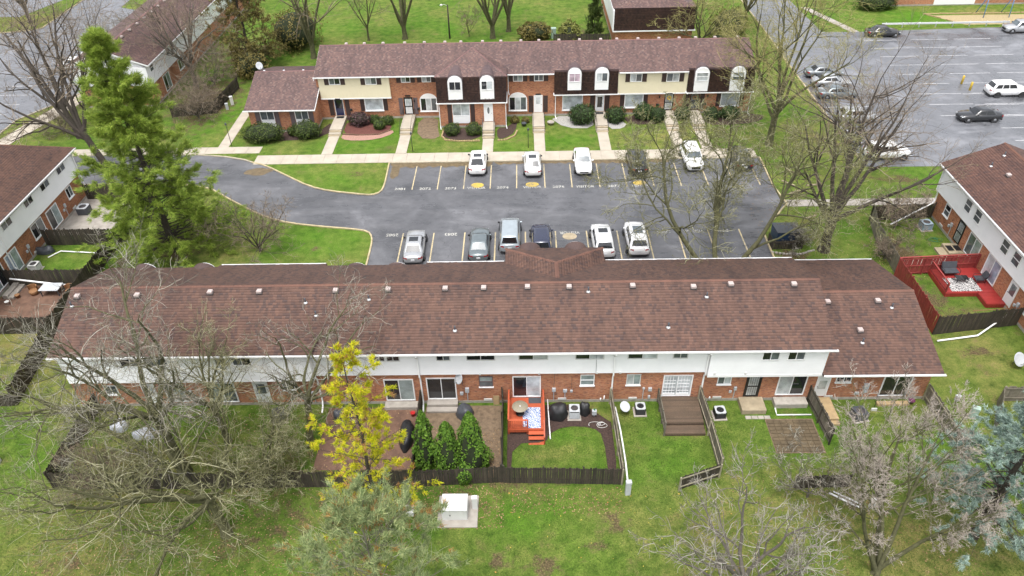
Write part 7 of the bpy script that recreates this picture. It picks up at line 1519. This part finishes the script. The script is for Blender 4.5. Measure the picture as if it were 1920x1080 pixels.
dish('grey satellite dish on the brick wall right of the dark patio door', -4.6, 36.2, 2.0, -0.9); dish('white satellite dish on the far row wing roof', -32.0, 86.6, 4.85, 0.6, 0.42); dish('satellite dish lying low beside the grey side fence', 6.85, 35.3, 0.0, 0.4, 0.36, 1.0); dish('white satellite dish at the right edge lawn', 36.4, 39.6, 0.0, 0.3, 0.5, 0.7)
# utility cabinets
tc = thing('transformer_cabinet', 'white metal transformer cabinet on the concrete pad', 'cabinet', (-4.5, 27.15, 0.09))
MB().bbox(-0.78, 0.78, -0.55, 0.6, 0, 0.98, 0.02).build('housing', M_GREYW, tc); MB().bbox(-0.8, 0.8, -0.6, 0.64, 0.985, 1.05, 0.03).build('lid', M_GREYW, tc); MB().box(-0.32, 0.74, -0.565, -0.552, 0.06, 0.92).build('door', M_GREYW, tc); MB().box(-0.74, -0.34, -0.563, -0.552, 0.06, 0.92).build('door', M_GREYW, tc); MB().box(-0.30, -0.24, -0.59, -0.566, 0.45, 0.56).build('latch', M_BLACK, tc)
def pedestal(label, x, y, h=0.95, mat=None, rz=0.0, s=0.2):
    t = thing('utility_pedestal', label, 'utility box', (x, y, 0), rz, 'utility pedestals on the lawns'); MB().bbox(-s, s, -s*0.75, s*0.75, 0, h, 0.03).build('housing', mat or M_LGREY, t)
    MB().bbox(-s*1.08, s*1.08, -s*0.84, s*0.84, h*0.86, h*1.03, 0.03).build('cap', mat or M_LGREY, t); return t
pedestal('white pedestal beside the transformer cabinet', -3.3, 27.5, 1.15, M_GREYW, 0.1, 0.17); pedestal('pale blue-white pedestal at the end of the grey side fence', 6.35, 28.5, 1.25, M_LGREY, 0.05, 0.17); pedestal('pale green pedestal right of the wing yard', 30.9, 34.6, 1.0, M_UTGREEN, -0.5, 0.24); pedestal('small grey pedestal uphill of the pale green one', 30.6, 36.2, 0.5, M_LGREY, 0.3, 0.16)
pedestal('white pedestal at the far left lawn edge', -35.9, 31.3, 1.0, M_GREYW, 0.2, 0.32); pedestal('white slanted pedestal on the lawn beside the top-left row', -37.1, 88.0, 1.1, M_GREYW, 0.4, 0.2); pedestal('second pedestal just below the slanted white one', -37.3, 86.6, 0.8, M_LGREY, 0.4, 0.18); pedestal('white box at the edge of the top lawn', -36.4, 117.0, 1.3, M_GREYW, 0.2, 0.6); pedestal('green utility pedestal behind the far roof', 4.7, 109.7, 1.5, M_UTGREEN, 0.1, 0.35); pedestal('white meter box under the feathery bare tree', 21.3, 27.4, 0.8, M_GREYW, 0.1, 0.15)
pedestal('pale cabinet half hidden by the yellow pine', *(-7.45, 27.18), 0.45, M_GREYW, 0.0, 0.35)
# drain pipes lying on the ground
def ground_pipe(label, pts, r=0.06, mat=None): o = MB().tube([(x-pts[0][0], y-pts[0][1], z) for x, y, z in pts], r, 8).build('drain_pipe', mat or M_WHITE); o.location = (pts[0][0], pts[0][1], 0); return tag(o, label, 'pipe')
ground_pipe('long white drain pipe running along the grey side fence', [(6.25, 35.4, 0.5), (6.45, 33.6, 0.12), (6.5, 31.0, 0.08), (6.45, 28.9, 0.08)]); ground_pipe('white drain pipe across the upper left fenced yard', [(-44.2, 54.9, 0.1), (-43.5, 55.9, 0.1), (-39.6, 55.5, 0.1)]); ground_pipe('white drain pipe sloping along the middle cross fence at left', [(-44.9, 50.4, 1.1), (-42.0, 50.3, 0.7), (-38.7, 50.2, 0.3)], 0.08)
ground_pipe('white drain pipe at the lower right row yard', [(31.9, 42.3, 0.1), (35.2, 42.8, 0.15), (38.6, 44.8, 0.8)], 0.07); ground_pipe('short white pipe beside the orange deck', [(1.5, 36.0, 0.7), (1.55, 34.2, 0.4), (1.6, 32.9, 0.1)], 0.04); ground_pipe('white pipe at the foot of the blinds patio step', [(17.4, 35.2, 0.5), (17.5, 34.9, 0.1), (19.9, 34.9, 0.1)], 0.05); ground_pipe('white pipe lying by the small dark fence', [(19.0, 28.4, 0.1), (20.5, 27.3, 0.12)], 0.06); ground_pipe('short thick white pipe next to the one by the small dark fence', [(19.3, 28.5, 0.1), (20.7, 27.5, 0.12)], 0.05)
ground_pipe('grey rail pipe across the red deck yard', [(35.6, 44.9, 0.9), (39.0, 45.1, 0.95)], 0.03, M_TERRA)
# table and chairs at left
t2 = thing('patio_table', 'pale grey square table by the middle left fence', 'table', (-41.1, 49.7, 0)); MB().bbox(-0.85, 0.85, -0.55, 0.55, 0.68, 0.73, 0.02).build('table_top', M_LGREY, t2)
for sx in (-1, 1):
    for sy in (-1, 1): MB().box(sx*0.75-0.03, sx*0.75+0.03, sy*0.45-0.03, sy*0.45+0.03, 0, 0.679).build('leg', M_DGREY, t2)
for x, lb in ((-42.7, 'brown wicker tub chair left of the pale grey table'), (-39.5, 'brown wicker tub chair right of the pale grey table')):
    t = thing('wicker_chair', lb, 'chair', (x, 49.6, 0), group='wicker chairs'); MB().lathe([(0.32, 0.05), (0.38, 0.4), (0.34, 0.42), (0.05, 0.43)], n=14).build('seat', M_TERRA, t)
    b = MB(); n = 12; b.add([(0.40*math.cos(math.pi*i/n), 0.05+0.36*math.sin(math.pi*i/n), z) for z in (0.40, 0.85) for i in range(n+1)]+[(0.34*math.cos(math.pi*i/n), 0.05+0.30*math.sin(math.pi*i/n), z) for z in (0.85, 0.40) for i in range(n+1)], [(k*(n+1)+i, k*(n+1)+i+1, (k+1)*(n+1)+i+1, (k+1)*(n+1)+i) for k in range(3) for i in range(n)]); b.build('backrest', M_TERRA, t)
def pot(label, x, y, r, h, mat, z=0.0): o = MB().lathe([(r*0.7, 0), (r, h), (r*1.08, h), (r*1.08, h*0.9), (r*0.85, h*0.88), (0.02, h*0.86)], n=12).build('flower_pot', mat); o.location = (x, y, z); return tag(o, label, 'pot')
pot('purple bowl planter on the wing patio ledge', 27.2, 35.9, 0.22, 0.2, simple('purple_pot', (0.12, 0.03, 0.08), 0.4, 0.2, 5), 0.2); pot('white bucket by the grey steps of the left row', -44.3, 48.2, 0.18, 0.35, M_GREYW); pot('dark pot beside the white bucket', -43.9, 49.1, 0.2, 0.35, M_TERRA); pot('red bucket by the teal-blind patio door', -8.05, 35.2, 0.17, 0.35, simple('red_bucket', (0.4, 0.02, 0.02), 0.4, 0.15, 5)); pot('grey pot left of the half-glazed door', 0.1, 80.6, 0.3, 0.4, M_DGREY); pot('pale stone planter right of the half-glazed door', 3.3, 80.9, 0.4, 0.35, M_CONC2)
# benches, lamps, poles
def lamp_post(label, x, y, h=2.1):
    t = thing('lamp_post', label, 'lamp post', (x, y, 0), group='slim black yard lamps'); MB().cyl((0, 0, 0), (0, 0, h), 0.04, 0.03, 8).build('pole', M_BLACK, t); MB().lathe([(0.04, h), (0.1, h+0.05), (0.12, h+0.25), (0.03, h+0.36)], n=8).build('lantern', M_DGREY, t); return t
lamp_post('slim black lamp post beside the left wing path', -33.7, 76.6, 2.6); lamp_post('slim black lamp post right of the grilled white door path', -12.5, 74.6); lamp_post('slim black lamp post left of the half-glazed door path', 0.55, 75.1); lamp_post('slim black lamp post by the diagonal path at left', -60.4, 87.2, 3.0)
pt = thing('light_pole', 'dark wooden pole with a white flood lamp behind the far roof', 'light pole', (-10.9, 110.3, 0)); MB().cyl((0, 0, 0), (0, 0, 5.0), 0.13, 0.10, 10).build('pole', M_BARKD if 'bark_dark' in MATS else M_BLACK, pt)
MB().tube([(0, 0, 4.8), (-0.5, -0.1, 5.1), (-0.8, -0.15, 5.0)], 0.04, 6).build('arm', M_GREYW, pt); MB().lathe([(0.10, -0.15), (0.24, 0.0), (0.10, 0.14)], (-0.9, -0.15, 5.0), n=10).build('lamp_head', M_GREYW, pt)
for x, y, lb in ((56.3, 90.6, 'yellow bollard nearer the top of the lot'), (56.4, 88.6, 'yellow bollard beside the white sport utility vehicle')): tag(MB().lathe([(0.14, 0), (0.14, 1.0), (0.10, 1.08), (0.02, 1.1)], n=10).build('bollard', M_YEL), lb, 'bollard', 'yellow bollards in the lot').location = (x, y, 0.02)
gr = thing('guardrail', 'long galvanised guardrail at the top of the parking lot', 'guardrail', (54.0, 111.4, 0))
MB().prism([(0, 0.45), (-0.06, 0.52), (0, 0.6), (-0.06, 0.68), (0, 0.75), (0.02, 0.75), (0.02, 0.45)], 'x', 0, 19).build('beam', M_GALV, gr)
for i in range(8): MB().box(0.6+i*2.5, 0.72+i*2.5, 0.022, 0.16, 0, 0.78).build('post', M_GALV, gr)
sw = thing('swing_set', 'blue steel swing frame at the top right playground', 'swing set', (71.0, 115.0, 0))
for x, y0 in ((0, 0), (3.9, 0)):
    MB().cyl((x, y0, 0), (x+0.5, y0+1.2, 3.2), 0.06, n=8).build('leg', M_BLUEM, sw); MB().cyl((x, y0+2.4, 0), (x+0.5, y0+1.2, 3.2), 0.06, n=8).build('leg', M_BLUEM, sw)
MB().cyl((0.4, 1.2, 3.2), (4.6, 1.2, 3.2), 0.06, n=8).build('top_beam', M_BLUEM, sw)
struct(sheet('playground', [(63.5, 116.5), (110, 116.0), (110, 111.8), (67, 112.2)], 0.012, M_STRAW), 'worn yellow playground ground')
edging([(62.8, 117.2), (110, 116.4)], 'timber edge along the playground', M_TIMBER, 2.4); edging([(62.8, 117.2), (66.8, 112.3)], 'slanting timber edge of the playground', M_TIMBER, 2.4)
# bin enclosure right of the court
be = thing('bin_shelter', 'dark slatted bin enclosure at the right end of the court', 'enclosure', (23.9, 55.6, 0))
sm = MB().box(-0.06, 0.06, -0.015, 0.015, 0, 0.9).mesh('slat', M_FENCE)
for i in range(18): link('slat', sm, be, (-1.3+i*0.153, -0.75, 0), 0)
for i in range(9): link('slat', sm, be, (-1.36, -0.7+i*0.17, 0), math.pi/2); link('slat', sm, be, (1.36, -0.7+i*0.17, 0), math.pi/2)
MB().box(-1.4, 1.4, -0.79, -0.767, 0.75, 0.85).build('rail', M_FENCE, be)
dm = thing('dumpster', 'dark dumpster with leaf-strewn lid and blue side in the slatted enclosure', 'dumpster', (24.0, 56.4, 0)); MB().prism([(-0.95, 0.1), (0.75, 0.1), (0.95, 1.15), (-0.95, 1.35)], 'x', -1.0, 1.0).build('body', simple('bin_blue', (0.02, 0.045, 0.10), 0.4, 0.3, 4), dm); MB().prism([(-1.0, 1.37), (1.0, 1.16), (1.0, 1.22), (-1.0, 1.43)], 'x', -1.05, 1.05).build('lid', M_DGREY, dm)
edging([(22.3, 54.3), (23.5, 54.0), (25.0, 54.0), (26.3, 54.6)], 'rough stone edging below the slatted bin enclosure', M_CONC2)
# firewood, toys and small bits
for i, (x, y) in enumerate(((27.4, 64.6), (27.3, 66.4), (29.8, 66.0), (28.3, 68.8), (27.6, 60.0))):
    o = tag(MB().bbox(-0.75, 0.75, -0.08, 0.08, 0, 0.12, 0.02).build('wheel_stop', M_TANC), ('pale parking stop lying near the court right end %s' % ('by the walk', 'in the weeds', 'below the lot kerb', 'furthest uphill', 'nearest the bin')[i]), 'parking stop', 'stray parking stops'); o.location = (x, y, 0.02); o.rotation_euler = (0, 0, (0.5, -0.8, 0.2, -0.9, 0.4)[i])
brm = thing('snow_shovel', 'broom leaning by the wing air conditioner', 'broom', (24.4, 35.3, 0)); MB().tube([(0, 0, 0), (0.3, 0.7, 1.2)], 0.02, 6).build('handle', M_BLACK, brm); MB().bbox(-0.2, 0.2, -0.04, 0.04, 0, 0.25, 0.01).build('blade', M_GREYW, brm)
# fallen leaves and straw
def litter(name, label, n, boxes, mats, size, seed):
    g = np.random.default_rng(seed); P_ = []
    for (x0, x1, y0, y1, w) in boxes: k = int(n*w); P_.append(np.stack([g.uniform(x0, x1, k), g.uniform(y0, y1, k), g.uniform(0.03, 0.055, k)], 1))
    P_ = np.concatenate(P_); nn = np.stack([g.normal(0, 0.3, len(P_)), g.normal(0, 0.3, len(P_)), np.ones(len(P_))], 1); V, Fi = quads(P_, nn, size, g)
    o = link(name, np_mesh(name, V, Fi, 4, mats)); o['kind'] = 'stuff'; o['label'] = label; return o
M_LEAFB = island_mat('fallen_leaf', [(0, (0.13, 0.075, 0.04)), (0.5, (0.26, 0.16, 0.08)), (1, (0.42, 0.29, 0.16))], 0.9)
M_LEAFY = island_mat('fallen_leaf_yellow', [(0, (0.40, 0.32, 0.05)), (0.5, (0.5, 0.42, 0.08)), (1, (0.45, 0.16, 0.06))], 0.9)
litter('fallen_leaves', 'brown fallen leaves strewn under the bare trees', 9000, [(-30, -8, 19, 29, 0.5), (-30, -8, 29.5, 36, 0.2), (-8, -1.5, 26, 29.2, 0.12), (-7, -1.8, 29.6, 34, 0.12), (-1, 6, 27, 29, 0.06), (12, 26, 20, 30, 0.15), (31, 33.5, 43.5, 59, 0.08), (22, 36, 48, 68, 0.2)], M_LEAFB, 0.045, 5)
litter('yellow_leaves', 'few yellow leaves scattered on the near lawn', 90, [(-2, 14, 20, 29, 1.0)], M_LEAFY, 0.06, 6)
# real grass tufts on the near lawns
def grass(n, x0, x1, y0, y1, holes, mat, seed, h=0.065):
    g = np.random.default_rng(seed); X, Y = g.uniform(x0, x1, n), g.uniform(y0, y1, n); ok = np.ones(n, bool)
    for q in holes: ok &= ~(in_poly(X, Y, q) if not isinstance(q[0], float) else ((X > q[0]) & (X < q[1]) & (Y > q[2]) & (Y < q[3])))
    so = np.zeros(n)
    for ch, x, y, rx, ry, a in WEAR:
        if ch == 0: so = np.maximum(so, a*np.exp(-1.1*(((X-x)/rx)**2+((Y-y)/ry)**2)))
    ok &= g.random(n) > so*1.25; P_ = np.stack([X[ok], Y[ok], np.zeros(ok.sum())], 1)
    d = np.tile(np.array([[0, 0, 1.0]]), (len(P_), 1)); V, Fi = blades(P_, d, 4, h, 0.012, 0.6, g); V[:, 2] = np.maximum(V[:, 2], 0.001)
    o = link('grass', np_mesh('grass', V, Fi, 3, mat)); o['kind'] = 'stuff'; o['label'] = 'short grass blades of the lawns around the near row'; return o
M_GRASS = island_mat('grass_blade', [(0, (0.05, 0.095, 0.018)), (0.4, (0.085, 0.165, 0.02)), (0.8, (0.13, 0.215, 0.035)), (1, (0.22, 0.22, 0.07))], 0.9, 0.8, 0.4, 0.2)
BEDN = [(-1.35, 36.1), (5.9, 36.1), (5.9, 29.4), (5.3, 29.4), (5.25, 33.2), (4.6, 34.0), (2.6, 34.1), (1.5, 33.4), (1.35, 32.7), (-0.95, 32.6), (-1.1, 29.8), (-1.35, 29.8)]
grass(150000, -37.5, 38.0, 16.5, 36.3, [BEDN, (-14.3, -7.6, 30.4, 36.4), (-7.3, -1.6, 29.5, 36.4), (-5.7, -3.0, 26.0, 28.5), (16.5, 20.0, 31.5, 36.4), (9.3, 12.3, 33.1, 36.4), (15.0, 17.0, 34.5, 36.4), (20.5, 21.8, 33.8, 36.4), (-32.0, 28.6, 35.3, 36.4)], M_GRASS, 9)
